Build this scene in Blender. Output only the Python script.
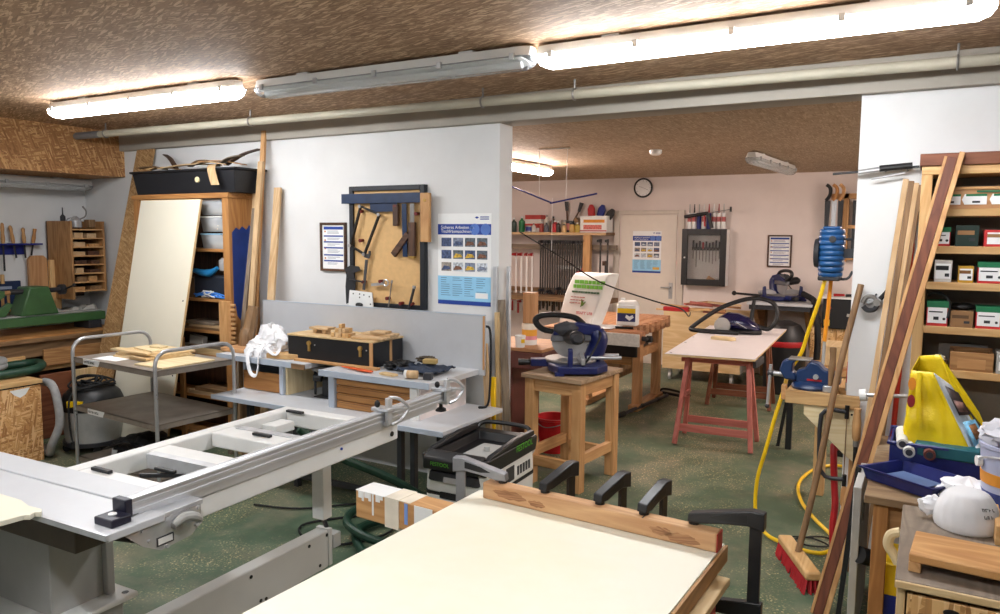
import bpy, bmesh, math, random
from math import radians, sin, cos, pi, sqrt
from mathutils import Vector, Matrix, noise as mnoise
random.seed(7)
for o in list(bpy.data.objects):
    bpy.data.objects.remove(o)
SC = bpy.context.scene
COL = SC.collection

# ---------------------------------------------------------------- camera
cam_d = bpy.data.cameras.new('camera')
cam = bpy.data.objects.new('camera', cam_d)
COL.objects.link(cam)
cam_d.sensor_fit = 'HORIZONTAL'
cam_d.sensor_width = 36.0
cam_d.lens = 36.0 * 750 / 1000
cam_d.clip_start = 0.02
yaw, pitch, roll = radians(29.77), radians(5.63), radians(.41)
_f = Vector((-sin(yaw)*cos(pitch), cos(yaw)*cos(pitch), -sin(pitch)))
_r = Vector((cos(yaw), sin(yaw), 0)); _u = _r.cross(_f)
_r2 = cos(roll)*_r + sin(roll)*_u; _u2 = -sin(roll)*_r + cos(roll)*_u
M_ = Matrix((_r2, _u2, -_f)).transposed().to_4x4()
M_.translation = Vector((0, 0, 1.72))
cam.matrix_world = M_
SC.camera = cam

# ---------------------------------------------------------------- world and exposure
w = bpy.data.worlds.new('world'); SC.world = w; w.use_nodes = True
w.node_tree.nodes['Background'].inputs[0].default_value = (.8, .85, 1, 1)
w.node_tree.nodes['Background'].inputs[1].default_value = .05
SC.view_settings.view_transform = 'Standard'
SC.view_settings.look = 'None'
SC.view_settings.gamma = 1
SC.view_settings.use_curve_mapping = False
SC.view_settings.exposure = 0.6
LAMP_COOL = 34.0      # emission of the lit tubes of the front room
LAMP_WARM = 78.0      # emission of the lit tubes of the back room
COOL = (.95, .975, 1.0); WARM = (1.0, .84, .76)

# ---------------------------------------------------------------- materials
def lin(c):
    if max(c) > 1.001: c = [v/255 for v in c]
    return tuple((v/12.92 if v <= .04045 else ((v+.055)/1.055)**2.4) for v in c)
MATS = {}
class NT:
    def __init__(s, name):
        s.m = bpy.data.materials.new(name); s.m.use_nodes = True
        s.t = s.m.node_tree; s.n = s.t.nodes; s.p = s.n['Principled BSDF']
    def new(s, typ, **kw):
        n = s.n.new(typ)
        for k, v in kw.items(): setattr(n, k, v)
        return n
    def link(s, a, b): s.t.links.new(a, b)
    def coords(s, scale=(1, 1, 1), rot=(0, 0, 0), rnd=True, obj=True):
        tc = s.new('ShaderNodeTexCoord'); mp = s.new('ShaderNodeMapping')
        mp.inputs['Scale'].default_value = scale; mp.inputs['Rotation'].default_value = rot
        s.link(tc.outputs['Object'], mp.inputs['Vector'])
        if rnd:
            oi = s.new('ShaderNodeObjectInfo'); mu = s.new('ShaderNodeMath', operation='MULTIPLY')
            mu.inputs[1].default_value = 37.0
            s.link(oi.outputs['Random'], mu.inputs[0])
            cb = s.new('ShaderNodeCombineXYZ')
            for i in range(3): s.link(mu.outputs[0], cb.inputs[i])
            s.link(cb.outputs[0], mp.inputs['Location'])
        return mp.outputs[0]
    def noise(s, vec, scale, detail=3, rough=.55, dist=0):
        n = s.new('ShaderNodeTexNoise'); s.link(vec, n.inputs['Vector'])
        n.inputs['Scale'].default_value = scale; n.inputs['Detail'].default_value = detail
        n.inputs['Roughness'].default_value = rough; n.inputs['Distortion'].default_value = dist
        return n.outputs['Fac']
    def ramp(s, fac, stops):
        r = s.new('ShaderNodeValToRGB'); el = r.color_ramp.elements
        while len(el) < len(stops): el.new(.5)
        for e, (p, c) in zip(el, stops):
            e.position = p; e.color = (*c, 1) if len(c) == 3 else c
        s.link(fac, r.inputs[0]); return r.outputs[0]
    def mix(s, fac, a, b, blend='MIX'):
        m = s.new('ShaderNodeMix', data_type='RGBA', blend_type=blend)
        for sock, v in ((m.inputs[0], fac), (m.inputs[6], a), (m.inputs[7], b)):
            if hasattr(v, 'links') or isinstance(v, bpy.types.NodeSocket): s.link(v, sock)
            else: sock.default_value = v if isinstance(v, float) else (*v, 1)
        return m.outputs[2]
    def bump(s, h, st, dist=.01):
        b = s.new('ShaderNodeBump'); b.inputs['Strength'].default_value = st
        b.inputs['Distance'].default_value = dist
        s.link(h, b.inputs['Height']); s.link(b.outputs[0], s.p.inputs['Normal'])
    def base(s, c): 
        if isinstance(c, bpy.types.NodeSocket): s.link(c, s.p.inputs['Base Color'])
        else: s.p.inputs['Base Color'].default_value = (*c, 1)
    def done(s, rough=.5, metal=0):
        s.p.inputs['Roughness'].default_value = rough; s.p.inputs['Metallic'].default_value = metal
        return s.m

def paint(name, c, rough=.5, metal=0, var=.12, scale=9, bump=0, dirt=None, dirtamt=.5, coat=0):
    if name in MATS: return MATS[name]
    k = NT(name); c = lin(c); v = k.coords()
    n = k.noise(v, scale, 4)
    dk = tuple(x*(1-var) for x in c); lt = tuple(min(1, x*(1+var)) for x in c)
    col = k.ramp(n, [(.3, dk), (.7, lt)])
    if dirt:
        n2 = k.noise(v, scale*.45, 6, .65)
        f = k.ramp(n2, [(.5, (0, 0, 0)), (.72, (dirtamt,)*3)])
        col = k.mix(f, col, lin(dirt))
    k.base(col)
    if bump: k.bump(k.noise(v, scale*9, 4), bump)
    if coat: k.p.inputs['Coat Weight'].default_value = coat
    MATS[name] = k.done(rough, metal); return MATS[name]

def metal(name, c, rough=.35, brushed=None):
    if name in MATS: return MATS[name]
    k = NT(name); v = k.coords(brushed or (1, 1, 1)); n = k.noise(v, 14, 4)
    c = lin(c); k.base(k.ramp(n, [(.3, tuple(x*.82 for x in c)), (.7, c)]))
    rr = k.new('ShaderNodeMapRange'); rr.inputs[3].default_value = rough*.75; rr.inputs[4].default_value = min(1, rough*1.3)
    k.link(n, rr.inputs[0]); k.link(rr.outputs[0], k.p.inputs['Roughness'])
    k.p.inputs['Metallic'].default_value = .55
    MATS[name] = k.m; return k.m

def wood(name, c1, c2, axis='x', scale=1.0, rough=.6, knots=True, dirt=None, rings=14):
    key = name+axis
    if key in MATS: return MATS[key]
    k = NT(key)
    sc = dict(x=(.10, 1, 1), y=(1, .10, 1), z=(1, 1, .10))[axis]
    v = k.coords(tuple(a*scale for a in sc))
    c1, c2 = lin(c1), lin(c2)
    n1 = k.noise(v, 5.5, 3, .5, 1.2)
    mu = k.new('ShaderNodeMath', operation='MULTIPLY'); mu.inputs[1].default_value = rings; k.link(n1, mu.inputs[0])
    fr = k.new('ShaderNodeMath', operation='PINGPONG'); fr.inputs[1].default_value = 1.0; k.link(mu.outputs[0], fr.inputs[0])
    n2 = k.noise(v, 70, 3, .6)
    ad = k.new('ShaderNodeMath', operation='MULTIPLY_ADD'); k.link(n2, ad.inputs[0]); ad.inputs[1].default_value = .55; 
    m2 = k.new('ShaderNodeMath', operation='MULTIPLY'); k.link(fr.outputs[0], m2.inputs[0]); m2.inputs[1].default_value = .55
    k.link(m2.outputs[0], ad.inputs[2])
    col = k.ramp(ad.outputs[0], [(.15, c1), (.85, c2)])
    n3 = k.noise(v, 1.7, 2)
    col = k.mix(k.ramp(n3, [(.35, (0, 0, 0)), (.75, (.35,)*3)]), col, tuple(x*.62 for x in c1))
    if dirt:
        w0 = k.coords()
        col = k.mix(k.ramp(k.noise(w0, 5, 6, .65), [(.5, (0, 0, 0)), (.75, (.7,)*3)]), col, lin(dirt))
    k.base(col); k.bump(n2, .12, .004)
    MATS[key] = k.done(rough); return MATS[key]

def osb(name, cols, normal='z', scale=1.0, contrast=1.0, main=0.0, spread=1.0):
    if name in MATS: return MATS[name]
    k = NT(name); out = None
    cs = [lin(c) for c in cols]
    for i, ang in enumerate((main, main+.55*spread, main-.6*spread, main+1.25*spread)):
        rot = dict(z=(0, 0, ang), x=(ang, 0, 0), y=(0, ang, 0))[normal]
        tc = k.new('ShaderNodeTexCoord'); mp = k.new('ShaderNodeMapping'); mp.inputs['Rotation'].default_value = rot
        mp.inputs['Location'].default_value = (i*3.1, i*1.7, i*2.3)
        mp2 = k.new('ShaderNodeMapping')
        mp2.inputs['Scale'].default_value = dict(z=(5.5, 44, 30), x=(30, 5.5, 44), y=(5.5, 30, 44))[normal]
        k.link(tc.outputs['Object'], mp.inputs['Vector']); k.link(mp.outputs[0], mp2.inputs['Vector'])
        vo = k.new('ShaderNodeTexVoronoi'); vo.inputs['Scale'].default_value = scale; vo.inputs['Randomness'].default_value = 1
        k.link(mp2.outputs[0], vo.inputs['Vector'])
        sp = k.new('ShaderNodeSeparateColor'); k.link(vo.outputs['Color'], sp.inputs[0])
        fine = k.noise(mp2.outputs[0], 2.2, 3)
        ad = k.new('ShaderNodeMath', operation='MULTIPLY_ADD'); k.link(fine, ad.inputs[0]); ad.inputs[1].default_value = .3
        k.link(sp.outputs[0], ad.inputs[2])
        c = k.ramp(ad.outputs[0], [(.12, cs[0]), (.45, cs[1]), (.8, cs[2]), (1.1, cs[3] if len(cs) > 3 else cs[2])])
        if out is None: out = c; hh = sp.outputs[0]
        else:
            gt = k.new('ShaderNodeMath', operation='GREATER_THAN'); k.link(sp.outputs[1], gt.inputs[0]); gt.inputs[1].default_value = .55
            out = k.mix(gt.outputs[0], out, c)
            mh = k.new('ShaderNodeMix', data_type='FLOAT'); k.link(gt.outputs[0], mh.inputs[0]); k.link(hh, mh.inputs[2]); k.link(sp.outputs[0], mh.inputs[3]); hh = mh.outputs[0]
    k.base(out); k.bump(hh, .25*contrast, .006)
    MATS[name] = k.done(.72); return MATS[name]

def emit(name, c, s):
    if name in MATS: return MATS[name]
    k = NT(name); k.base((.8, .8, .8)); k.p.inputs['Emission Color'].default_value = (*c, 1)
    k.p.inputs['Emission Strength'].default_value = s
    MATS[name] = k.done(.4); return MATS[name]
def clear(name, c, rough=.1, trans=.9, ior=1.25, alpha=1.0):
    if name in MATS: return MATS[name]
    k = NT(name); k.base(lin(c)); k.p.inputs['Transmission Weight'].default_value = trans; k.p.inputs['IOR'].default_value = ior
    k.p.inputs['Alpha'].default_value = alpha
    MATS[name] = k.done(rough); return MATS[name]

# ---------------------------------------------------------------- mesh builder
def V(*a): return Vector(a)
def rotm(rx=0, ry=0, rz=0):
    return Matrix.Rotation(rz, 4, 'Z') @ Matrix.Rotation(ry, 4, 'Y') @ Matrix.Rotation(rx, 4, 'X')
def at(x, y, z, rx=0, ry=0, rz=0): return Matrix.Translation((x, y, z)) @ rotm(rx, ry, rz)
def smooth_path(pts, n=6, closed=False):
    P = [Vector(p) for p in pts]; out = []
    N = len(P); rng = range(N if closed else N-1)
    for i in rng:
        if closed: a, b, c, d = P[(i-1) % N], P[i], P[(i+1) % N], P[(i+2) % N]
        else: a, b, c, d = P[max(i-1, 0)], P[i], P[i+1], P[min(i+2, N-1)]
        for j in range(n):
            t = j/n
            out.append(.5*((2*b)+(c-a)*t+(2*a-5*b+4*c-d)*t*t+(3*b-a-3*c+d)*t*t*t))
    if not closed: out.append(P[-1].copy())
    return out
class B:
    def __init__(s): s.v = []; s.f = []; s.m = []; s.M = None
    def _add(s, vs, fs, m=0, M=None):
        k = len(s.v)
        T = None
        if M is not None: T = M
        if s.M is not None: T = s.M @ T if T is not None else s.M
        s.v += [(T @ Vector(p)) if T is not None else Vector(p) for p in vs]
        s.f += [[i+k for i in f] for f in fs]; s.m += [m]*len(fs); return s
    def box(s, x0, y0, z0, x1, y1, z1, m=0, M=None):
        vs = [(x0, y0, z0), (x1, y0, z0), (x1, y1, z0), (x0, y1, z0), (x0, y0, z1), (x1, y0, z1), (x1, y1, z1), (x0, y1, z1)]
        return s._add(vs, [(0, 3, 2, 1), (4, 5, 6, 7), (0, 1, 5, 4), (1, 2, 6, 5), (2, 3, 7, 6), (3, 0, 4, 7)], m, M)
    def cb(s, c, size, rx=0, ry=0, rz=0, m=0):
        a, b, d = (q/2 for q in size)
        return s.box(-a, -b, -d, a, b, d, m, at(*c, rx, ry, rz))
    def beam(s, p0, p1, w, h, up=(0, 0, 1), m=0):
        p0, p1 = Vector(p0), Vector(p1); d = p1-p0; L = d.length; d.normalize()
        u = Vector(up); x = d.cross(u)
        if x.length < 1e-5: x = d.cross(Vector((0, 1, 0)))
        x.normalize(); u = x.cross(d)
        R = Matrix((x, d, u)).transposed().to_4x4(); R.translation = p0
        return s.box(-w/2, 0, -h/2, w/2, L, h/2, m, R)
    def cyl(s, p0, p1, r0, r1=None, n=14, m=0, caps=True):
        return s.tube([p0, p1], [r0, r0 if r1 is None else r1], n, m=m, caps=caps)
    def tube(s, pts, r, n=8, closed=False, m=0, caps=True, flat=1.0):
        P = [Vector(p) for p in pts]; N = len(P)
        rs = r if isinstance(r, (list, tuple)) else [r]*N
        vs = []; prev = None
        for i in range(N):
            if closed: d = P[(i+1) % N]-P[i-1]
            else: d = P[min(i+1, N-1)]-P[max(i-1, 0)]
            if d.length < 1e-9: d = Vector((0, 0, 1))
            d.normalize()
            if prev is None:
                a = Vector((0, 0, 1)) if abs(d.z) < .9 else Vector((0, 1, 0))
                x = d.cross(a).normalized()
            else:
                x = prev-d*prev.dot(d)
                if x.length < 1e-6: x = d.orthogonal()
                x.normalize()
            prev = x; y = d.cross(x)
            for j in range(n):
                t = 2*pi*j/n+pi/n
                vs.append(P[i]+(x*cos(t)+y*sin(t)*flat)*rs[i])
        fs = []
        for i in range(N if closed else N-1):
            i2 = (i+1) % N
            for j in range(n):
                j2 = (j+1) % n
                fs.append((i*n+j, i*n+j2, i2*n+j2, i2*n+j))
        if caps and not closed:
            fs.append(tuple(reversed(range(n)))); fs.append(tuple(range((N-1)*n, N*n)))
        return s._add(vs, fs, m)
    def lathe(s, prof, n=16, M=None, m=0):
        vs = []; fs = []
        for r, z in prof:
            for j in range(n): t = 2*pi*j/n; vs.append((r*cos(t), r*sin(t), z))
        K = len(prof)
        for i in range(K-1):
            for j in range(n):
                j2 = (j+1) % n; fs.append((i*n+j, i*n+j2, (i+1)*n+j2, (i+1)*n+j))
        if prof[0][0] > 1e-6: fs.append(tuple(reversed(range(n))))
        if prof[-1][0] > 1e-6: fs.append(tuple(range((K-1)*n, K*n)))
        return s._add(vs, fs, m, M)
    def prism(s, poly, axis, a0, a1, m=0, M=None):
        f = dict(x=lambda p, a: (a, p[0], p[1]), y=lambda p, a: (p[0], a, p[1]), z=lambda p, a: (p[0], p[1], a))[axis]
        n = len(poly); vs = [f(p, a0) for p in poly]+[f(p, a1) for p in poly]
        fs = [tuple(range(n)), tuple(range(2*n-1, n-1, -1))]+[(i, i+n, (i+1) % n+n, (i+1) % n) for i in range(n)]
        return s._add(vs, fs, m, M)
    def loft(s, secs, m=0, caps=True, closed=True):
        n = len(secs[0]); vs = [p for q in secs for p in q]; fs = []
        for i in range(len(secs)-1):
            for j in range(n if closed else n-1):
                j2 = (j+1) % n; fs.append((i*n+j, i*n+j2, (i+1)*n+j2, (i+1)*n+j))
        if caps: fs.append(tuple(reversed(range(n)))); fs.append(tuple(range((len(secs)-1)*n, len(secs)*n)))
        return s._add(vs, fs, m)
    def grid(s, nu, nv, fn, m=0, M=None):
        vs = [fn(i/nu, j/nv) for i in range(nu+1) for j in range(nv+1)]
        fs = [(i*(nv+1)+j, (i+1)*(nv+1)+j, (i+1)*(nv+1)+j+1, i*(nv+1)+j+1) for i in range(nu) for j in range(nv)]
        return s._add(vs, fs, m, M)
    def ball(s, c, r, n=12, k=8, m=0, sq=(1, 1, 1)):
        prof = [(max(sin(pi*i/k), 1e-7), -cos(pi*i/k)) for i in range(k+1)]
        return s.lathe(prof, n, Matrix.Translation(c) @ Matrix.Diagonal((r*sq[0], r*sq[1], r*sq[2], 1)), m)

def mk(name, b, mats, parent=None, world=False, bevel=0, seg=2, ang=35, solid=0, subsurf=0, stuff=False):
    """one mesh object; top-level objects get their origin at the base centre"""
    vs = b.v
    if not isinstance(mats, (list, tuple)): mats = [mats]
    loc = Vector((0, 0, 0))
    if parent is not None:
        if world:
            inv = WM[parent.name].inverted(); vs = [inv @ p for p in vs]
    else:
        lo = [min(p[i] for p in vs) for i in range(3)]; hi = [max(p[i] for p in vs) for i in range(3)]
        loc = Vector(((lo[0]+hi[0])/2, (lo[1]+hi[1])/2, lo[2])); vs = [p-loc for p in vs]
    me = bpy.data.meshes.new(name)
    me.from_pydata([tuple(p) for p in vs], [], b.f)
    for m in mats: me.materials.append(m)
    me.polygons.foreach_set('material_index', b.m)
    bm = bmesh.new(); bm.from_mesh(me)
    bmesh.ops.remove_doubles(bm, verts=bm.verts, dist=1e-6)
    bmesh.ops.recalc_face_normals(bm, faces=bm.faces)
    bm.to_mesh(me); bm.free()
    me.polygons.foreach_set('use_smooth', [True]*len(me.polygons))
    me.set_sharp_from_angle(angle=radians(ang))
    o = bpy.data.objects.new(name, me); COL.objects.link(o); o.location = loc
    WM[o.name] = Matrix.Translation(loc)
    if parent is not None:
        o.parent = parent; WM[o.name] = WM[parent.name].copy()
    if stuff: o['kind'] = 'stuff'
    if solid:
        q = o.modifiers.new('solid', 'SOLIDIFY'); q.thickness = solid; q.offset = 0
    if subsurf:
        q = o.modifiers.new('sub', 'SUBSURF'); q.levels = subsurf; q.render_levels = subsurf
    if bevel:
        q = o.modifiers.new('bevel', 'BEVEL'); q.width = bevel; q.segments = seg; q.limit_method = 'ANGLE'; q.angle_limit = radians(40)
    return o
WM = {}
def W3(name, b, mats, t, **kw): return mk(name, b, mats, t, True, **kw)
def tag(o, label=None, cat=None, group=None, kind=None):
    if label: o['label'] = label
    if cat: o['category'] = cat
    if group: o['group'] = group
    if kind: o['kind'] = kind
    return o
def thing(name, label, cat, loc=(0, 0, 0), rz=0, group=None, rx=0, ry=0):
    o = bpy.data.objects.new(name, None); COL.objects.link(o)
    o.empty_display_size = .1; o.location = loc; o.rotation_euler = (rx, ry, rz)
    WM[o.name] = at(*loc, rx, ry, rz)
    return tag(o, label, cat, group)
def single(name, b, mats, label, cat, group=None, **kw):
    return tag(mk(name, b, mats, **kw), label, cat, group)
def struct(name, b, mats, label=None, **kw):
    return tag(mk(name, b, mats, **kw), label, None, None, 'structure')
def dup(o, loc, rz=None, label=None, parent=None):
    c = o.copy(); COL.objects.link(c); c.parent = parent
    if parent is None:
        c.location = loc
        if rz is not None: c.rotation_euler = (o.rotation_euler[0], o.rotation_euler[1], rz)
        WM[c.name] = at(*loc, *c.rotation_euler)
    else: WM[c.name] = WM[parent.name]
    if label: c['label'] = label
    for ch in [q for q in o.children]: dup(ch, None, parent=c)
    return c
def rot_about(o, p, ang):
    R_ = Matrix.Rotation(ang, 4, 'Z'); p = Vector(p)
    o.location = p + R_ @ (o.location-p); o.rotation_euler.z += ang
def text_b(b, s, size, M, m=0, align='LEFT', sx=1.0):
    cu = bpy.data.curves.new('t', 'FONT'); cu.body = s; cu.size = size; cu.align_x = align; cu.align_y = 'CENTER'
    cu.resolution_u = 3
    ob = bpy.data.objects.new('t', cu); COL.objects.link(ob)
    dg = bpy.context.evaluated_depsgraph_get()
    me = bpy.data.meshes.new_from_object(ob.evaluated_get(dg))
    b._add([(p.co.x*sx, p.co.y, p.co.z) for p in me.vertices], [tuple(p.vertices) for p in me.polygons], m, M)
    bpy.data.objects.remove(ob); bpy.data.curves.remove(cu); bpy.data.meshes.remove(me)
    return b
def scribble(b, n, size, M, seed=0):
    """a short row of illegible printed strokes"""
    rr = random.Random(seed); x = 0
    for i in range(n):
        w_ = size*rr.uniform(.35, .6)
        b.box(x, -size*.35, 0, x+size*.12, size*.35, .0006, M=M)
        z0 = rr.choice((-.35, -.05, .22)); b.box(x, size*z0, 0, x+w_, size*(z0+.13), .0006, M=M)
        if rr.random() < .6: b.box(x+w_-size*.12, -size*.35, 0, x+w_, size*rr.uniform(.0, .35), .0006, M=M)
        x += w_+size*(.16 if i != n//2 else .4)
    return b
# text plane facing -Y (towards the viewer): x right, z up
FACE = Matrix(((1, 0, 0, 0), (0, 0, -1, 0), (0, 1, 0, 0), (0, 0, 0, 1)))
FACEX = Matrix(((0, 0, 1, 0), (1, 0, 0, 0), (0, 1, 0, 0), (0, 0, 0, 1)))   # facing +X: text runs along +Y

# ---------------------------------------------------------------- shared materials
m_white = paint('white_plaster', (218, 218, 218), .8, var=.035, scale=3, bump=.05, dirt=(205, 200, 194), dirtamt=.25)
m_backwall = paint('back_plaster', (226, 214, 208), .8, var=.03, scale=3, bump=.05, dirt=(200, 186, 176), dirtamt=.25)
m_beam = paint('beam_grey_beige', (158, 151, 140), .6, var=.06, scale=4)
m_pipe = paint('pipe_cream', (180, 174, 156), .5, var=.1, scale=4, dirt=(150, 143, 130), dirtamt=.4)
m_osbceil = osb('osb_ceiling', [(130, 99, 72), (148, 115, 86), (162, 128, 98), (206, 174, 140)], 'z', 2.5, .6, .0, .30)
m_osbbulk = osb('osb_bulkhead', [(140, 96, 58), (160, 112, 68), (176, 128, 80), (204, 160, 108)], 'x', 1.9, .6, .25, .8)
m_osby = osb('osb_face_y', [(150, 104, 58), (196, 146, 88), (222, 178, 120), (232, 196, 144)], 'y', 1.8, .6, .3)
m_osbx = osb('osb_face_x', [(160, 108, 60), (190, 136, 82), (212, 162, 104), (228, 186, 134)], 'x', 2.0, .6, .5)
m_backceil = osb('osb_back_ceiling', [(146, 120, 94), (162, 136, 108), (174, 148, 120), (190, 164, 136)], 'z', 2.4, .4, .3)
m_black = paint('black_plastic', (17, 17, 19), .45, var=.15)
m_clamp = paint('clamp_black', (28, 28, 31), .36, var=.2, scale=20)
m_dark = paint('dark_steel', (46, 46, 50), .42, var=.2, scale=20)
m_rubber = paint('black_rubber', (20, 20, 21), .75, var=.15)
m_steel = metal('steel', (190, 190, 192), .3)
m_steel2 = metal('satin_steel', (150, 146, 142), .38)
m_chrome = metal('chrome', (215, 215, 218), .14)
m_alu = metal('aluminium', (206, 208, 212), .36, (1, .05, 1))
m_brass = metal('brass', (200, 160, 90), .35)
m_whitemet = paint('white_enamel', (222, 222, 220), .4, var=.04, scale=6, dirt=(190, 188, 182), dirtamt=.3)
m_greymet = paint('grey_enamel', (166, 166, 163), .45, var=.05, scale=6, dirt=(120, 116, 110), dirtamt=.25)
m_plastw = paint('white_plastic', (232, 232, 230), .4, var=.03)
m_paper = paint('paper_white', (238, 238, 238), .7, var=.02)
m_blueprint = paint('print_blue', (28, 62, 150), .6, var=.05)
m_ltblue = paint('print_light_blue', (150, 205, 236), .6, var=.05)
m_bluepl = paint('blue_plastic', (22, 36, 118), .4, var=.12)
m_bluepaint = paint('blue_machine_paint', (18, 28, 82), .35, var=.15, scale=14)
m_red = paint('red_paint', (168, 24, 30), .45, var=.12)
m_yellow = paint('yellow_plastic', (240, 196, 20), .42, var=.06)
m_green = paint('green_paint', (26, 110, 60), .45, var=.1)
ORD = 'first second third fourth fifth sixth seventh eighth ninth tenth eleventh twelfth thirteenth fourteenth fifteenth sixteenth seventeenth eighteenth nineteenth twentieth'.split()
W = {}
def wd(kind, axis='x'):
    T = dict(pine=((222, 184, 130), (196, 150, 94)), beech=((204, 156, 108), (172, 122, 80)), oak=((186, 140, 90), (146, 102, 60)),
             ply=((224, 196, 150), (202, 168, 118)), birch=((216, 186, 146), (190, 154, 110)), dark=((98, 66, 46), (62, 40, 28)),
             orange=((194, 140, 82), (158, 106, 56)), old=((150, 116, 80), (108, 80, 52)), grey=((148, 132, 114), (112, 98, 82)),
             red=((138, 84, 56), (104, 56, 36)), honey=((212, 166, 112), (180, 130, 80)), pink=((206, 122, 110), (172, 92, 80)),
             cream=((234, 216, 176), (214, 190, 144)))
    return wood('wood_'+kind, *T[kind], axis)
# ================================================================ the setting
def floor_mat():
    k = NT('painted_floor'); v = k.coords(rnd=False)
    n1 = k.noise(v, .55, 4, .6); n2 = k.noise(v, 6, 6, .7)
    g = k.ramp(n2, [(.25, lin((58, 76, 60))), (.5, lin((78, 98, 76))), (.75, lin((104, 116, 94)))])
    wear = k.ramp(k.noise(v, 2.1, 8, .72), [(.46, (0, 0, 0)), (.66, (.75,)*3)])
    g = k.mix(wear, g, lin((128, 122, 102)))
    # sawdust flecks, denser in a few patches
    vo = k.new('ShaderNodeTexVoronoi'); vo.inputs['Scale'].default_value = 48; k.link(v, vo.inputs['Vector'])
    dm = k.ramp(vo.outputs['Distance'], [(.16, (1, 1, 1)), (.3, (0, 0, 0))])
    pm = k.ramp(k.noise(v, 1.6, 5, .7), [(.43, (0, 0, 0)), (.57, (1, 1, 1))])
    g = k.mix(k.mix(1.0, dm, pm, 'MULTIPLY'), g, lin((204, 188, 146)))
    n4 = k.noise(v, 90, 3, .7)
    dust = k.ramp(n4, [(.54, (0, 0, 0)), (.64, (.8,)*3)])
    g = k.mix(k.mix(1.0, dust, pm, 'MULTIPLY'), g, lin((184, 162, 122)))
    k.base(g); k.bump(n2, .15, .004)
    rr = k.ramp(n2, [(.3, (.38,)*3), (.7, (.62,)*3)]); k.link(rr, k.p.inputs['Roughness'])
    return k.m
b = B().box(-7.2, -2.7, -.1, 2.4, 9.8, 0)
struct('floor', b, floor_mat(), 'worn green painted concrete floor dusted with sawdust')
WY = 4.3
b = B().box(-7.2, WY, 0, -2.47, WY+.17, 2.62); struct('wall_front_left', b, m_white, 'white partition wall with the tool board and poster')
b = B().box(-.346, WY, 0, 2.4, WY+.17, 2.62); struct('wall_front_right', b, m_white, 'white wall beside the opening, right')
b = B().box(-2.47, WY, 2.43, -.346, WY+.17, 2.62); struct('trim_1', b, m_beam, 'painted lintel over the wide opening')
b = B().box(-7.2, -2.7, 0, -7.03, WY, 2.62); struct('wall_left', b, m_white, 'white left wall')
b = B().box(2.2, -2.7, 0, 2.4, 9.8, 2.62); struct('wall_right', b, m_white, 'white right wall')
b = B().box(-7.2, -2.7, 0, 2.4, -2.5, 2.62); struct('wall_rear', b, m_white, 'white wall behind the viewer')
b = B().box(-7.2, -2.7, 2.6, 2.4, WY+.17, 2.7); struct('ceiling', b, m_osbceil, 'chipboard ceiling of the front room')
b = B().box(-5.8, WY+.17, 2.46, 2.4, 9.8, 2.56); struct('ceiling_back', b, m_backceil, 'plain board ceiling of the back room')
BY = 9.6
b = B().box(-5.8, BY, 0, 2.4, BY+.2, 2.56); struct('wall_back', b, m_backwall, 'pinkish white far wall of the back room')
b = B().box(-5.8, WY+.17, 0, -5.6, BY, 2.56); struct('wall_back_left', b, m_backwall, 'left wall of the back room')
# board boxing along the top of the left wall
b = B().box(-7.03, -2.5, 2.2, -6.4, WY, 2.6); struct('trim_2', b, m_osbbulk, 'chipboard boxing under the ceiling along the left wall', bevel=.002)
# long beam over wall and opening, and the pipe above it
b = B().box(-6.4, WY-.05, 2.43, 2.2, WY+.02, 2.6); struct('trim_3', b, m_beam, 'grey beige beam running along the wall top', bevel=.004)
P0 = V(-6.36, 3.84, 2.515); P1 = V(2.2, 4.2, 2.515)
t = thing('heating_pipe', 'long cream painted pipe running under the chipboard ceiling', 'pipe', (-3, 4.0, 2.5))
b = B().cyl(P0.lerp(P1, .035), P1, .027, n=16); mk('pipe_run', b, m_pipe, t, True)
b = B().cyl(P0, P0.lerp(P1, .036), .029, n=16).cyl(P0-V(.012, 0, 0), P0, .024, n=16); mk('pipe_end', b, paint('pipe_grey', (120, 120, 122), .5), t, True)
for f in (.045, .235, .46, .53, .75):
    p = P0.lerp(P1, f); b = B().tube([p+V(0, .031*cos(a), .031*sin(a)) for a in [i*pi/8 for i in range(16)]], .006, 6, closed=True)
    b.cyl(p+V(0, 0, .03), p+V(0, 0, .085), .006, n=6); mk('pipe_clip', b, m_steel2, t, True)

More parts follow.
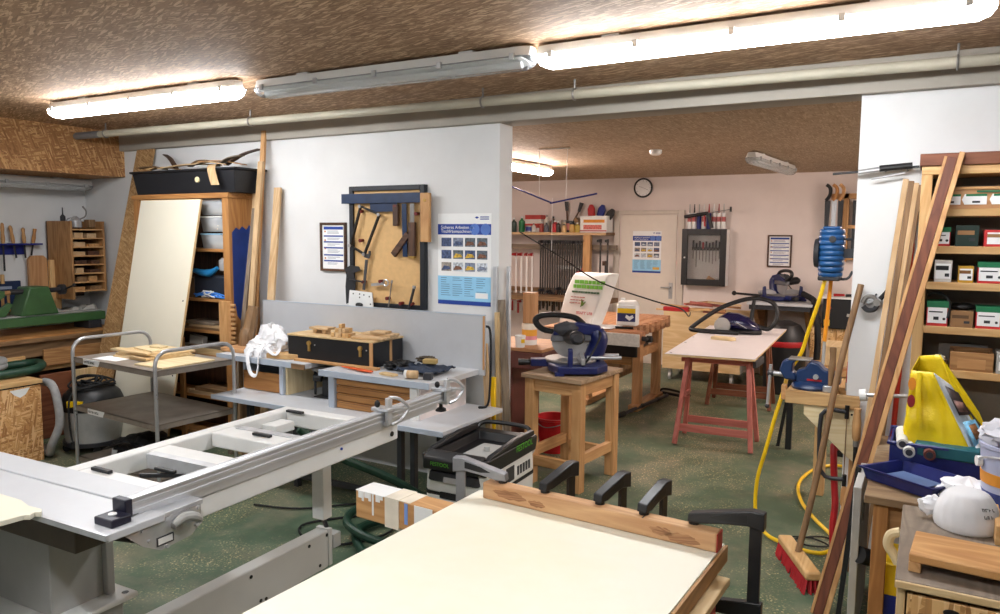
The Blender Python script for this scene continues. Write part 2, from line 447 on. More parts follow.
# ---------------------------------------------------------------- strip lights
m_cover_on = emit('lamp_cover_lit', COOL, LAMP_COOL)
m_cover_warm = emit('lamp_cover_lit_warm', WARM, LAMP_WARM)
m_cover_off = clear('lamp_cover_clear', (235, 238, 240), .22, .85, 1.2)
m_house = paint('lamp_housing', (206, 204, 200), .5, var=.04)
def strip_light(label, x, y, z, L, rz, mode, wdt=.13, clips=5):
    t = thing('strip_light', label, 'ceiling light', (x, y, z), rz, 'strip lights')
    h = L/2; a = wdt/2
    def sec(xx, k, zs): return [(xx, -k*a, zs[0]), (xx, -k*a, zs[1]), (xx, k*a, zs[1]), (xx, k*a, zs[0])]
    # housing trough, tapering at the ends
    b = B()
    secs = []
    for xx, k in ((-h, .62), (-h+.04, .95), (h-.04, .95), (h, .62)):
        secs.append([(xx, -k*a, .045), (xx, -k*a*.7, .092), (xx, k*a*.7, .092), (xx, k*a, .045)])
    b.loft(secs); mk('housing', b, m_house, t, bevel=.004)
    for xx in (-h*.6, h*.6): mk('ceiling_spacer', B().box(xx-.04, -.03, .092, xx+.04, .03, .104), m_house, t)
    # moulded cover
    b = B(); secs = []
    prof = [(-1, .045), (-1, .03), (-.82, .004), (-.45, -.008), (.45, -.008), (.82, .004), (1, .03), (1, .045)]
    for xx, k, dz in ((-h-.006, .66, .3), (-h+.012, .82, .75), (-h+.05, 1.0, 1), (h-.05, 1.0, 1), (h-.012, .82, .75), (h+.006, .66, .3)):
        secs.append([(xx, p*a*k, .045+(q-.045)*dz) for p, q in prof])
    b.loft(secs)
    mk('cover', b, dict(on=m_cover_on, warm=m_cover_warm, off=m_cover_off)[mode], t)
    if mode == 'off':
        tb = B().cyl((-h+.06, 0, .022), (h-.06, 0, .022), .013, n=12); mk('tube', tb, m_plastw, t)
        tb = B().box(-h+.04, -a*.75, .038, h-.04, a*.75, .042); mk('reflector', tb, m_plastw, t)
    for i in range(clips):
        xx = -h+.08+(L-.16)*i/(clips-1)
        for s in (-1, 1):
            mk('clip', B().box(xx-.012, s*a-.008, .026, xx+.012, s*a+.008, .058), m_steel if mode == 'off' else m_house, t, bevel=.002)
    return t
strip_light('lit white strip light at the left, nearest the chipboard boxing', -4.42, 3.08, 2.495, 1.80, radians(1.2), 'on')
strip_light('unlit clear strip light in the middle of the ceiling row', -2.55, 3.19, 2.495, 1.78, radians(.6), 'off')
strip_light('lit bright strip light over the opening, right end of the row', -.745, 3.23, 2.495, 1.79, radians(-.3), 'on')
strip_light('unlit strip light on the left wall under the chipboard boxing', -6.80, 3.45, 2.082, 1.52, pi/2, 'off', .14)
strip_light('lit warm strip light at the left of the back room ceiling', -3.68, 6.72, 2.355, 1.56, pi/2, 'warm')
strip_light('unlit strip light on the back room ceiling left of the hose reel', -1.37, 7.70, 2.355, 1.56, pi/2-.06, 'off', .13)
strip_light('added unseen strip light behind the right wall, brightening the back room', .85, 6.9, 2.355, 1.56, pi/2, 'warm')  # extra lamp added out of sight to brighten the back room
# lamps added out of view above the viewer, to fill front-facing surfaces
strip_light('added unseen fill light above the viewer, left', -3.3, .35, 2.495, 1.80, 0, 'on')
strip_light('added unseen fill light above the viewer, right', -.9, .35, 2.495, 1.80, 0, 'on')
b = B().lathe([(.0, -.045), (.03, -.045), (.05, -.035), (.055, 0), (0, 0)], 18, at(-2.16, 6.53, 2.46))
single('smoke_detector', b, m_plastw, 'small round white smoke detector on the back room ceiling', 'smoke detector')
# ---------------------------------------------------------------- door in the far wall
m_door = paint('door_cream', (222, 212, 200), .5, var=.03)
m_doorframe = paint('door_frame', (206, 196, 184), .5, var=.03)
d = B().box(-3.62, BY-.012, .02, -2.86, BY+.02, 1.97)
dr = struct('door_1', d, m_door, 'plain cream door with a safety poster on it', bevel=.003)
for (x0, x1, z0, z1) in ((-3.72, -3.64, 0, 2.03), (-2.84, -2.76, 0, 2.03), (-3.64, -2.84, 1.98, 2.03)):
    mk('door_frame', B().box(x0, BY-.03, z0, x1, BY+.02, z1), m_doorframe, dr, True, bevel=.004)
hb = B().cyl((-2.92, BY-.012, 1.03), (-2.92, BY-.06, 1.03), .01, n=8).cyl((-2.92, BY-.055, 1.03), (-3.04, BY-.055, 1.03), .009, n=8)
mk('door_handle', hb, m_steel, dr, True)
mk('lock_plate', B().box(-2.945, BY-.018, .88, -2.895, BY-.012, 1.09), m_steel, dr, True, bevel=.002)

# ---------------------------------------------------------------- printed sheets
def poster(label, x0, x1, z0, z1, y, seed, warn=False):
    rnd = random.Random(seed); w_, h_ = x1-x0, z1-z0
    t = thing('safety_poster', label, 'poster', ((x0+x1)/2, y, z0), 0)
    Yb = -.002
    def R(a, b_, c, d_, m, dep): return B().box((a-.5)*w_, Yb-dep, b_*h_, (c-.5)*w_, Yb-dep+.0008, d_*h_)
    mk('sheet', B().box(-.5*w_, -.002, 0, .5*w_, 0, h_), m_paper, t)
    mk('title_band', R(0, .77, 1, .885, 0, .001), m_blueprint, t)
    c1 = B()
    for cx_ in (.20, .40): c1.prism([(cx_*w_+.09*w_*cos(a*pi/12), .828*h_+.09*w_*sin(a*pi/12)) for a in range(24)], 'y', Yb-.0022, Yb-.0012)
    mk('title_circles', c1, paint('print_mid_blue', (84, 120, 196), .6), t, stuff=True)
    mk('text_panel', R(0, .045, 1, .315, 0, .001), m_ltblue, t)
    mk('foot_band', R(0, 0, 1, .045, 0, .001), m_blueprint, t)
    tb = B()
    if warn: scribble(scribble(tb, 14, .06*w_, at(-.44*w_, Yb-.0016, .848*h_) @ FACE, 1), 13, .06*w_, at(-.44*w_, Yb-.0016, .805*h_) @ FACE, 2)
    else:
        text_b(tb, 'Sicheres Arbeiten an', .075*w_, at(-.44*w_, Yb-.0022, .848*h_) @ FACE)
        text_b(tb, 'Tischfräsmaschinen', .075*w_, at(-.44*w_, Yb-.0022, .805*h_) @ FACE)
    mk('title_lettering', tb, m_paper, t, stuff=True)
    lg = B().prism([(.20, .955), (.24, .968), (.28, .955), (.24, .942)], 'y', Yb-.0012, Yb-.0004)
    for i in range(len(lg.v)): lg.v[i] = Vector((lg.v[i].x*w_, lg.v[i].y, lg.v[i].z*h_))
    for k in range(2): lg.box(.30*w_, Yb-.0012, (.955-.022*k)*h_, (.46)*w_, Yb-.0004, (.966-.022*k)*h_)
    mk('emblem', lg, m_blueprint, t, stuff=True)
    cols = [(70, 84, 120), (120, 128, 150), (214, 170, 60), (90, 100, 110), (150, 140, 130), (190, 196, 205), (120, 80, 60)]
    ms = [paint('photo_tint_%d' % i, c, .6, var=.6, scale=60) for i, c in enumerate(cols)]
    for r in range(3):
        for c in range(4):
            x = -.43+.225*c; z = .64-.135*r
            q = B().box(x*w_, Yb-.0018, z*h_, (x+.19)*w_, Yb-.001, (z+.095)*h_)
            p = mk('photo', q, ms[rnd.choice([0, 0, 1, 3, 4, 5])], t)
            s = B().prism([(x*w_, (z+.01)*h_), ((x+.18)*w_, (z+.02)*h_), ((x+.15)*w_, (z+.05)*h_), ((x+.05)*w_, (z+.06)*h_)], 'y', Yb-.0024, Yb-.0018)
            mk('photo_shape', s, ms[2] if (r, c) in ((1, 1), (1, 2), (2, 2)) else ms[rnd.choice([0, 1, 5, 6])], p)
    ln = B()
    for c in range(4):
        for r in range(9):
            if rnd.random() < .12: continue
            x = -.44+.225*c; z = .29-.024*r
            ln.box(x*w_, Yb-.0018, z*h_, (x+.1+.09*rnd.random())*w_, Yb-.001, (z+.007)*h_)
    mk('text_lines', ln, paint('print_grey_blue', (96, 136, 172), .6), t, stuff=True)
    mk('stamp', R(.72, .08, .95, .14, 0, .0028), m_paper if not warn else paint('print_amber', (224, 178, 80), .6), t)
    return t
poster('large blue and white safety poster on the white wall right of the tool board', -2.955, -2.53, 1.23, 1.85, WY, 1)
poster('blue and white safety poster on the cream door', -3.45, -3.06, 1.21, 1.76, BY-.012, 2, True)
def notice(label, x0, x1, z0, z1, y, fm):
    t = thing('framed_notice', label, 'notice', ((x0+x1)/2, y, z0)); w_, h_ = x1-x0, z1-z0; f = .018
    for q in ((-w_/2, -w_/2+f, 0, h_), (w_/2-f, w_/2, 0, h_), (-w_/2+f, w_/2-f, 0, f), (-w_/2+f, w_/2-f, h_-f, h_)):
        mk('frame_bar', B().box(q[0], -.02, q[2], q[1], 0, q[3]), fm, t, bevel=.002)
    mk('sheet', B().box(-w_/2+f, -.008, f, w_/2-f, -.002, h_-f), m_paper, t)
    rnd = random.Random(5); bl = B(); gl = B(); zz = h_-f-.035; i = 0
    while zz > f+.03:
        hh = .022 if i == 0 else .011
        bl.box(-w_/2+f+.014, -.0092, zz, w_/2-f-.014, -.008, zz+hh)
        for k in range(2 if i % 3 else 3):
            gl.box(-w_/2+f+.05, -.0092, zz-.012-.009*k, -w_/2+f+.05+(w_-.13)*(.6+.4*rnd.random()), -.008, zz-.008-.009*k)
        zz -= .044 if i % 3 else .054; i += 1
    mk('heading_bars', bl, m_blueprint, t, stuff=True); mk('text_lines', gl, paint('print_grey', (150, 156, 166), .6), t, stuff=True)
    dots = B()
    for k, z in enumerate((.25, .45, .62, .8)): dots.box(-w_/2+f+.02, -.0092, h_*z, -w_/2+f+.034, -.008, h_*z+.012)
    mk('pictograms', dots, paint('print_signs', (196, 120, 60), .6), t, stuff=True)
    return t
notice('dark framed notice with blue bars left of the tool board', -4.03, -3.775, 1.425, 1.79, WY, wd('dark', 'x'))
notice('dark framed notice with blue bars above the far mitre saw', -1.73, -1.45, 1.33, 1.72, BY, wd('dark', 'x'))
# ================================================================ left corner: lathe bench
def boxpart(name, t, m, *c, bevel=.003, **kw): return mk(name, B().box(*c), m, t, True, bevel=bevel, **kw)
m_lathe = paint('lathe_green', (62, 98, 58), .42, var=.1, scale=12, dirt=(50, 76, 48), dirtamt=.4)
m_boardgrey = paint('dull_board', (120, 112, 100), .7, var=.15)
# long workbench along the left wall
t = thing('workbench', 'long wooden workbench along the left wall under the green lathe', 'workbench', (-6.7, 2.6, 0))
boxpart('bench_top', t, wd('orange', 'y'), -7.02, .6, .80, -6.36, 4.2, .845)
boxpart('top_edging', t, wd('old', 'y'), -6.36, .6, .795, -6.345, 4.2, .83)
boxpart('apron', t, wd('old', 'y'), -6.42, .6, .67, -6.39, 4.2, .79)
boxpart('lower_rail', t, wd('pine', 'y'), -6.40, .6, .55, -6.36, 4.2, .60)
for y in (.7, 2.4, 4.05): boxpart('leg', t, wd('old', 'z'), -6.45, y, 0, -6.37, y+.08, .8)
boxpart('back_panel', t, wd('dark', 'y'), -6.98, .6, .1, -6.95, 4.2, .8)
boxpart('shelf_board', t, wd('old', 'y'), -6.95, .7, .28, -6.45, 4.1, .30)
# loose blocks and boards leaning in front of the bench
single('board_offcut', B().cb((-6.30, 2.98, .64), (.03, .62, .12), rx=.02), wd('pine', 'y'), 'pale wood board standing behind the hose box', 'board', bevel=.003)
single('board_offcut', B().cb((-6.315, 3.72, .665), (.02, .55, .14)), wd('oak', 'y'), 'brown wood board on the bench apron under the lathe', 'board', bevel=.003)
single('panel_offcut', B().cb((-6.26, 3.62, .27), (.03, .5, .54), ry=.06), wd('red', 'y'), 'reddish wood panel standing under the bench', 'panel', bevel=.003)
single('panel_offcut', B().cb((-6.18, 3.74, .28), (.025, .3, .56), ry=.1), wd('ply', 'z'), 'pale plywood panel leaning under the bench behind the trolley', 'panel', bevel=.003)
# lathe
t = thing('wood_lathe', 'green cast iron wood lathe on the left bench', 'lathe', (-6.62, 3.0, .845))
boxpart('bed', t, m_lathe, -6.70, .9, .915, -6.50, 4.12, .99, bevel=.008)
boxpart('bed_rail', t, m_greymet, -6.66, .9, .99, -6.55, 4.12, 1.0)
for y in (1.2, 3.0, 3.95): boxpart('bed_foot', t, m_dark, -6.72, y, .845, -6.49, y+.12, .916)
b = B().prism([(3.40, 1.0), (3.72, 1.0), (3.64, 1.24), (3.48, 1.24)], 'x', -6.72, -6.53); W3('tailstock', b, m_lathe, t, bevel=.012)
b = B().cyl((-6.62, 3.36, 1.2), (-6.62, 3.80, 1.2), .022, n=14).cyl((-6.62, 3.78, 1.2), (-6.62, 3.82, 1.2), .045, n=14); W3('quill', b, m_dark, t)
b = B().cyl((-6.585, 3.80, 1.2), (-6.5, 3.84, 1.24), .008, n=8); b.ball((-6.5, 3.84, 1.24), .016); W3('handwheel_knob', b, m_black, t)
b = B().prism([(2.75, 1.0), (3.02, 1.0), (3.30, 1.17), (3.30, 1.22), (2.75, 1.22)], 'x', -6.68, -6.55); W3('tool_post', b, m_lathe, t, bevel=.008)
b = B().cyl((-6.57, 2.7, 1.2), (-6.57, 3.34, 1.2), .024, .02, n=14); W3('turning_blank', b, wd('oak', 'y'), t)
b = B().prism([(2.3, 1.0), (2.75, 1.0), (2.7, 1.35), (2.35, 1.35)], 'x', -6.74, -6.52); W3('headstock', b, m_lathe, t, bevel=.015)
b = B().prism([(3.16, 1.005), (3.3, 1.005), (3.36, 1.10), (3.33, 1.12)], 'x', -6.6, -6.56); W3('tool_rest', b, m_lathe, t, bevel=.005)
# chisels in a bag behind
t = thing('chisel_roll', 'dark blue canvas chisel roll hanging on the left wall', 'tool roll', (-6.99, 3.5, 1.0))
W3('canvas', B().box(-7.025, 3.28, .99, -7.0, 3.66, 1.27), paint('navy_canvas', (26, 44, 78), .85, var=.2), t, bevel=.006)
W3('printed_band', B().box(-6.999, 3.36, 1.20, -6.997, 3.58, 1.225), paint('canvas_print', (150, 160, 180), .8), t)
for i in range(6):
    y = 3.3+.048*i; W3('chisel_handle', B().cyl((-6.985, y, 1.0), (-6.985, y, 1.17), .013, .011, n=10), wd('honey', 'z'), t)
W3('wooden_peg', B().cyl((-6.985, 3.5, 1.25), (-6.985, 3.5, 1.33), .016, n=10), wd('pine', 'z'), t)
# blue rail with turning tools
t = thing('tool_rail', 'blue metal rail with holes on the left wall', 'tool rail', (-7.0, 3.4, 1.5))
W3('rail_top', B().box(-7.03, 3.0, 1.585, -6.93, 3.83, 1.60), m_bluepl, t, bevel=.002)
W3('rail_back', B().box(-7.03, 3.0, 1.50, -7.02, 3.72, 1.59), m_bluepl, t, bevel=.002)
for i, (y, h, lab) in enumerate(((3.34, .20, 'turning chisel with a brown handle at the left picture edge'), (3.515, .2, 'turning chisel with a thick handle and long blade in the blue rail'), (3.60, .18, 'turning chisel slanting in the blue rail, second from the thick one'),
                            (3.69, .16, 'turning chisel with a striped handle in the blue rail'), (3.765, .15, 'short orange handled screwdriver at the right end of the blue rail'))):
    t = thing('turning_chisel', lab, 'chisel', (-6.97, y, 1.6), 0, 'turning tools in the blue rail', rx=radians((0, 0, 8, 2, -10)[i]))
    prof = [(.006, 0), (.015, .01), (.017, .05), (.012, .09), (.016, .13), (.012, h-.03), (0, h-.02)]
    mk('handle', B().lathe(prof, 12), wd('orange' if i == 4 else 'honey', 'z'), t)
    mk('blade', B().box(-.003, -.007, -(.28, .24, .13, .13, .11)[i], .003, .007, .005), m_dark, t)
    mk('ferrule', B().cyl((0, 0, 0), (0, 0, .018), .012, n=10), m_brass, t)
# rounded boards leaning on the wall
b = B().prism([(3.70, 1.0), (3.86, 1.0), (3.86, 1.46), (3.83, 1.49), (3.73, 1.49), (3.70, 1.46)], 'x', -6.97, -6.93)
single('turning_blank_board', b, wd('beech', 'z'), 'brown rounded wood board standing behind the lathe tailstock', 'board', bevel=.004)
single('turning_blank_board', B().box(-6.93, 3.86, 1.0, -6.89, 3.95, 1.45), wd('pine', 'z'), 'narrow pale board standing behind the lathe beside the pigeonhole rack', 'board', bevel=.004)
# pigeonhole rack
t = thing('pigeonhole_rack', 'wooden pigeonhole rack in the left corner above the lathe', 'rack', (-6.8, 4.05, 1.12))
boxpart('side_panel', t, wd('oak', 'z'), -6.98, 3.90, 1.10, -6.62, 3.92, 1.80)
boxpart('side_panel', t, wd('oak', 'z'), -6.98, 4.20, 1.16, -6.62, 4.22, 1.80)
boxpart('back_panel', t, wd('dark', 'z'), -7.0, 3.90, 1.10, -6.98, 4.22, 1.80)
for i in range(8):
    z = 1.165+.079*i; boxpart('shelf', t, wd('honey', 'y'), -6.98, 3.92, z, -6.62, 4.20, z+.012, bevel=.001)
rr = random.Random(3)
for i in range(8):
    z = 1.165+.079*i+.012
    for k in range(2 if i < 7 else 0):
        y = 3.935+.13*k+rr.random()*.03; L = .07+.04*rr.random(); hh = .02+.03*rr.random()
        single('wood_block', B().box(-6.8, y, z, -6.64-.03*rr.random(), y+L, z+hh), wd(rr.choice(['honey', 'old', 'birch', 'dark']), 'x'),
               ('left' if k == 0 else 'right')+' wood offcut in the '+('lowest', 'second lowest', 'third lowest', 'middle', 'third highest', 'second highest', 'highest')[i]+' pigeonhole of the corner rack', 'wood block', 'offcuts in the pigeonhole rack')
t = thing('oil_can', 'small shiny metal oil can on top of the pigeonhole rack', 'oil can', (-6.70, 4.0, 1.744))
mk('body', B().lathe([(.05, 0), (.052, .01), (.05, .06), (.03, .085), (.012, .10), (0, .10)], 16), m_chrome, t)
mk('spout', B().tube(smooth_path([(0, .03, .07), (0, .09, .10), (0, .10, .15), (0, .07, .19)], 5), .007, 8), m_steel2, t)
mk('handle', B().tube(smooth_path([(0, -.05, .02), (0, -.085, .04), (0, -.07, .075), (0, -.03, .085)], 5), .005, 8), m_chrome, t)
single('grease_bottle', B().lathe([(.02, 0), (.022, .005), (.022, .04), (.006, .06), (.004, .12), (0, .12)], 12, at(-6.75, 3.915, 1.80)), m_dark, 'thin dark pointed bottle standing on the side of the pigeonhole rack', 'bottle')
single('wood_block', B().cb((-6.70, 4.13, 1.78), (.08, .06, .07)), wd('old', 'z'), 'square wood block on top of the pigeonhole rack beside the oil can', 'wood block', bevel=.003)
# white crumpled sheets on the bench end
def crumple(b, x0, x1, y0, y1, z, amp, n=14, seed=0, m=0):
    def fn(u, v):
        p = Vector((x0+(x1-x0)*u, y0+(y1-y0)*v, z)); q = mnoise.noise(Vector((u*4+seed, v*4, seed)))
        return (p.x, p.y, z+amp*(.5+.5*q)+amp*.4*mnoise.noise(Vector((u*9, v*9+seed, 1))))
    return b.grid(n, n, fn, m)
o = single('dust_sheet', crumple(B(), -6.98, -6.72, 3.75, 4.22, .90, .15, seed=3), paint('sheet_cloth', (196, 192, 184), .9), 'crumpled white sheet lying behind the lathe bed', 'cloth', solid=.004)
# ================================================================ hose box and vacuums
t = thing('chipboard_box', 'chipboard box with a pale lid standing by the left edge', 'box', (-6.0, 2.6, 0))
boxpart('body', t, m_osbx, -6.26, 2.0, 0, -5.70, 3.08, .575, bevel=.004)
boxpart('lid_joint', t, m_black, -6.25, 2.0, .575, -5.705, 3.07, .585, bevel=0)
boxpart('lid', t, wd('pine', 'y'), -6.27, 2.0, .585, -5.69, 3.09, .615)
W3('paint_patch', B().prism([(2.86, .56), (3.0, .565), (2.97, .52), (2.93, .50), (2.89, .525)], 'x', -5.70, -5.6985), m_plastw, t)
m_greyhose = paint('grey_hose', (150, 150, 150), .5, var=.12, scale=30)
m_greenhose = paint('green_hose', (26, 62, 46), .5, var=.15, scale=30)
def coil(cx, cy, z, rx, ry, turns, dz, n=26):
    return [(cx+rx*cos(2*pi*i/n)*(1-.03*(i//n)), cy+ry*sin(2*pi*i/n), z+dz*i/n) for i in range(int(n*turns)+1)]
single('suction_hose', B().tube(smooth_path(coil(-6.02, 2.62, .70, .14, .36, 1.6, .03), 2), .032, 12), m_greyhose, 'grey ribbed suction hose coiled flat on the chipboard box', 'hose')
single('suction_hose', B().tube(smooth_path([(-5.80, 3.16, .57), (-5.70, 3.16, .555), (-5.64, 3.16, .45), (-5.605, 3.15, .27), (-5.63, 3.10, .12), (-5.72, 3.13, .034), (-5.9, 3.2, .034)], 5), .030, 12), m_greyhose, 'grey suction hose hanging down behind the right edge of the chipboard box', 'hose')
single('suction_hose', B().tube(smooth_path([(-6.1, 2.2, .648), (-5.95, 2.6, .648), (-5.88, 3.02, .655), (-5.92, 3.2, .665), (-6.12, 3.3, .665), (-6.24, 3.2, .655), (-6.22, 2.8, .648), (-6.2, 2.3, .648)], 5), .032, 12), m_greenhose,
       'dark green suction hose looped over the end of the chipboard box', 'hose')
single('suction_hose', B().tube(smooth_path([(-5.60, 2.42, .75), (-5.56, 2.5, .5), (-5.52, 2.58, .25), (-5.48, 2.66, .05), (-5.35, 2.6, .04), (-5.2, 2.4, .04)], 5), .036, 12), m_greyhose,
       'grey suction hose hanging in front of the chipboard box, at the picture edge', 'hose')
def shop_vac(label, x, y, rz, cols, h=.56):
    t = thing('shop_vacuum', label, 'vacuum cleaner', (x, y, 0), rz)
    mk('tank', B().lathe([(.17, .06), (.2, .08), (.215, .2), (.225, .33), (.20, .35), (0, .35)], 24), cols[0], t)
    mk('motor_head', B().lathe([(.228, .33), (.23, .37), (.2, .45), (.15, .50), (.06, .52), (0, .52)], 24), cols[1], t)
    b = B().prism([(-.06, .37), (.06, .37), (.06, .42), (-.06, .42)], 'x', .19, .225); mk('label_plate', b, m_yellow, t)
    for a in range(4):
        c, s = cos(a*pi/2+.7), sin(a*pi/2+.7)
        mk('caster', B().cyl((.19*c-.015, .19*s, .03), (.19*c+.015, .19*s, .03), .03, n=12), m_rubber, t)
    mk('chassis', B().lathe([(.19, .05), (.22, .055), (.22, .085), (0, .085)], 20), m_dark, t)
    return t
t = shop_vac('grey and black shop vacuum with a yellow label behind the trolley', -5.68, 3.46, -1.15, [paint('vac_grey', (168, 168, 165), .5), m_black])
b = B()
rr = random.Random(8)
pts = []
for i in range(70):
    a = i*.62; r = .10+.06*sin(i*.37); pts.append((r*cos(a)*1.1, r*sin(a), .50+.025*sin(i*.9)+.0007*i))
mk('cable', B().tube(smooth_path(pts, 3), .008, 6), m_rubber, t)
mk('plug_cable', B().tube(smooth_path([(.14, -.02, .52), (.23, -.03, .44), (.245, -.03, .3), (.24, -.02, .14), (.25, 0, .10)], 5), .007, 6), m_rubber, t)
mk('plug', B().cyl((.25, 0, .115), (.25, 0, .065), .02, n=10), m_rubber, t)
# ================================================================ tube trolley
t = thing('steel_trolley', 'three shelf trolley of bent steel tube in front of the cabinet', 'trolley', (-4.66, 3.28, 0), radians(-4))
hx, hy = .50, .29
m_tray = paint('trolley_tray', (140, 130, 120), .5, var=.2, scale=5, dirt=(84, 74, 66), dirtamt=.6)
for sx in (-1, 1):
    pth = [(sx*hx, -hy, .03), (sx*hx, -hy, .5), (sx*hx, -hy, .87)] + [(sx*hx, -hy+.09-.09*cos(a), .87+.09*sin(a)) for a in (.4, .8, 1.2, pi/2)]
    pth += [(sx*hx, hy-.09+.09*sin(a), .96-.09*(1-cos(a))) for a in (0, .4, .8, 1.2, pi/2)] + [(sx*hx, hy, .5), (sx*hx, hy, .03)]
    mk('tube_frame', B().tube(pth, .0125, 12), m_steel, t)
    for sy in (-1, 1): mk('foot', B().cyl((sx*hx, sy*hy, 0), (sx*hx, sy*hy, .035), .016, n=10), m_rubber, t)
for z in (.12, .485, .83):
    b = B().box(-hx+.012, -hy+.0, z, hx-.012, hy, z+.006)
    for (x0, y0, x1, y1) in ((-hx+.012, -hy, hx-.012, -hy+.006), (-hx+.012, hy-.006, hx-.012, hy), (-hx+.012, -hy, -hx+.018, hy), (hx-.018, -hy, hx-.012, hy)):
        b.box(x0, y0, z-.03, x1, y1, z+.006)
    mk('shelf', b, m_tray, t)
for z, s, x in ((.817, '---------', -.36), (.472, '--------', -.33)):
    lp = mk('paper_tag', B().prism([(x, z-.02), (x+.19, z-.02), (x+.215, z+.02), (x, z+.02)], 'y', -hy-.002, -hy-.0005), m_paper, t)
    mk('tag_lettering', scribble(B(), len(s), .024, at(x+.012, -hy-.0026, z) @ FACE, len(s)), m_black, lp, stuff=True)
TM = WM[t.name]
def ontrolley(name, label, cat, c, size, rz, m, **kw):
    return single(name, _tr(B().cb(c, size, rz=rz)), m, label, cat, bevel=.0015, **kw)
def _tr(b): b.v = [TM @ p for p in b.v]; return b
zz = .836
for i, (c, s, rz) in enumerate((((-.06, .05), (.44, .34), .05), ((-.05, .04), (.42, .33), -.06), ((-.04, .06), (.40, .32), .08), ((-.06, .03), (.36, .30), .02))):
    ontrolley('plywood_offcut', ('lowest', 'second', 'third', 'fourth')[i]+' plywood sheet of the stack on the trolley', 'plywood', (c[0], c[1], zz+.007), (s[0], s[1], .014), rz, wd('ply', 'x'), group='plywood stack on the trolley'); zz += .0143
ontrolley('plywood_offcut', 'small pale plywood sheet near the top of the trolley stack', 'plywood', (-.02, .03, zz+.006), (.26, .17, .012), -.1, wd('cream', 'x'), group='plywood stack on the trolley'); zz += .0123
ontrolley('plywood_offcut', 'tiny pale block topping the plywood stack on the trolley', 'plywood', (-.0, .05, zz+.006), (.11, .07, .012), .1, wd('cream', 'x'), group='plywood stack on the trolley')
ontrolley('plywood_offcut', 'pale plywood sheet lying flat by the right handle of the trolley', 'plywood', (.30, -.02, .841), (.30, .40, .010), .04, wd('cream', 'x'))
ontrolley('wood_lath', 'rough pale lath lying over the left end of the trolley', 'slat', (-.40, .08, .845), (.34, .07, .016), .22, wd('cream', 'x'))
ontrolley('paper_sheet', 'white sheet of paper sticking out under the plywood stack', 'paper', (-.2, -.17, .8375), (.24, .14, .002), .15, m_paper)
# work gloves / dark bag on the bottom tray
def blob(c, size, seed, amp=.18, n=28, k=18, flatz=True, freq=2.2):
    b = B(); b.ball((0, 0, 0), 1, n, k)
    out = []
    for p in b.v:
        d = p.normalized(); q = mnoise.noise(d*freq+Vector((seed, seed*.7, 0)))+.5*mnoise.noise(d*freq*2.3+Vector((0, seed, 3)))
        p = p*(1+amp*q)
        out.append(Vector((c[0]+p.x*size[0], c[1]+p.y*size[1], c[2]+p.z*size[2])))
    b.v = out; return b
t2 = thing('tool_bag', 'crumpled black tool bag on the bottom tray of the trolley', 'bag', (-4.75, 3.24, .126))
W3('bag_body', _tr(blob((-.15, 0, .19), (.24, .20, .065), 5, .45, 36, 20)), paint('bag_black', (26, 26, 28), .7, var=.3), t2)
W3('bag_strap', _tr(B().tube(smooth_path([(-.35, -.17, .17), (-.2, -.2, .22), (-.05, -.18, .26), (.1, -.2, .2), (.25, -.16, .15)], 6), .02, 8, flat=.3)), m_black, t2)
W3('grey_patch', _tr(B().cb((-.17, -.205, .185), (.05, .012, .055), rx=-.2)), paint('grey_patch', (190, 190, 190), .6), t2, bevel=.003)
# ================================================================ cabinet
CX0, CX1, CY0, CY1 = -5.86, -4.70, 4.0, 4.29
t = thing('wooden_cabinet', 'tall open orange wood cabinet with a blue paint patch on its side', 'cabinet', (-5.3, 4.15, 0))
cz, cx = wd('orange', 'z'), wd('orange', 'x')
boxpart('side_panel', t, cz, CX0, CY0+.02, 0, CX0+.03, CY1, 1.975)
boxpart('side_panel', t, cz, CX1-.03, CY0+.02, 0, CX1, CY1, 1.975)
boxpart('front_stile', t, cz, CX1-.07, CY0, 0, CX1, CY0+.025, 1.975)
boxpart('front_stile', t, cz, CX0, CY0, 0, CX0+.07, CY0+.025, 1.975)
boxpart('middle_stile', t, cz, -5.34, CY0, 0, -5.29, CY0+.025, .85)
boxpart('top_panel', t, cx, CX0-.01, CY0-.01, 1.975, CX1+.01, CY1, 2.015)
boxpart('back_panel', t, wd('dark', 'z'), CX0+.03, CY1-.015, 0, CX1-.03, CY1, 1.975)
for z in (.05, .36, .70, .90, 1.155, 1.555): boxpart('shelf', t, cx, CX0+.03, CY0+.03, z, CX1-.03, CY1-.015, z+.025)
pts = [(4.03, 1.10), (4.05, 1.12), (4.06, 1.04), (4.09, 1.0), (4.11, 1.06), (4.13, .98), (4.15, 1.1), (4.17, 1.2), (4.2, 1.08), (4.26, 1.12), (4.285, 1.2), (4.285, 1.62), (4.26, 1.63), (4.24, 1.59), (4.2, 1.64), (4.17, 1.60), (4.13, 1.63), (4.1, 1.60), (4.07, 1.62), (4.05, 1.6), (4.03, 1.58)]
W3('blue_paint_patch', B().prism([(y, z+.13 if z > 1.3 else z+.02) for y, z in pts], 'x', CX1, CX1+.0015), paint('cabinet_blue', (26, 56, 128), .5, var=.15), t)
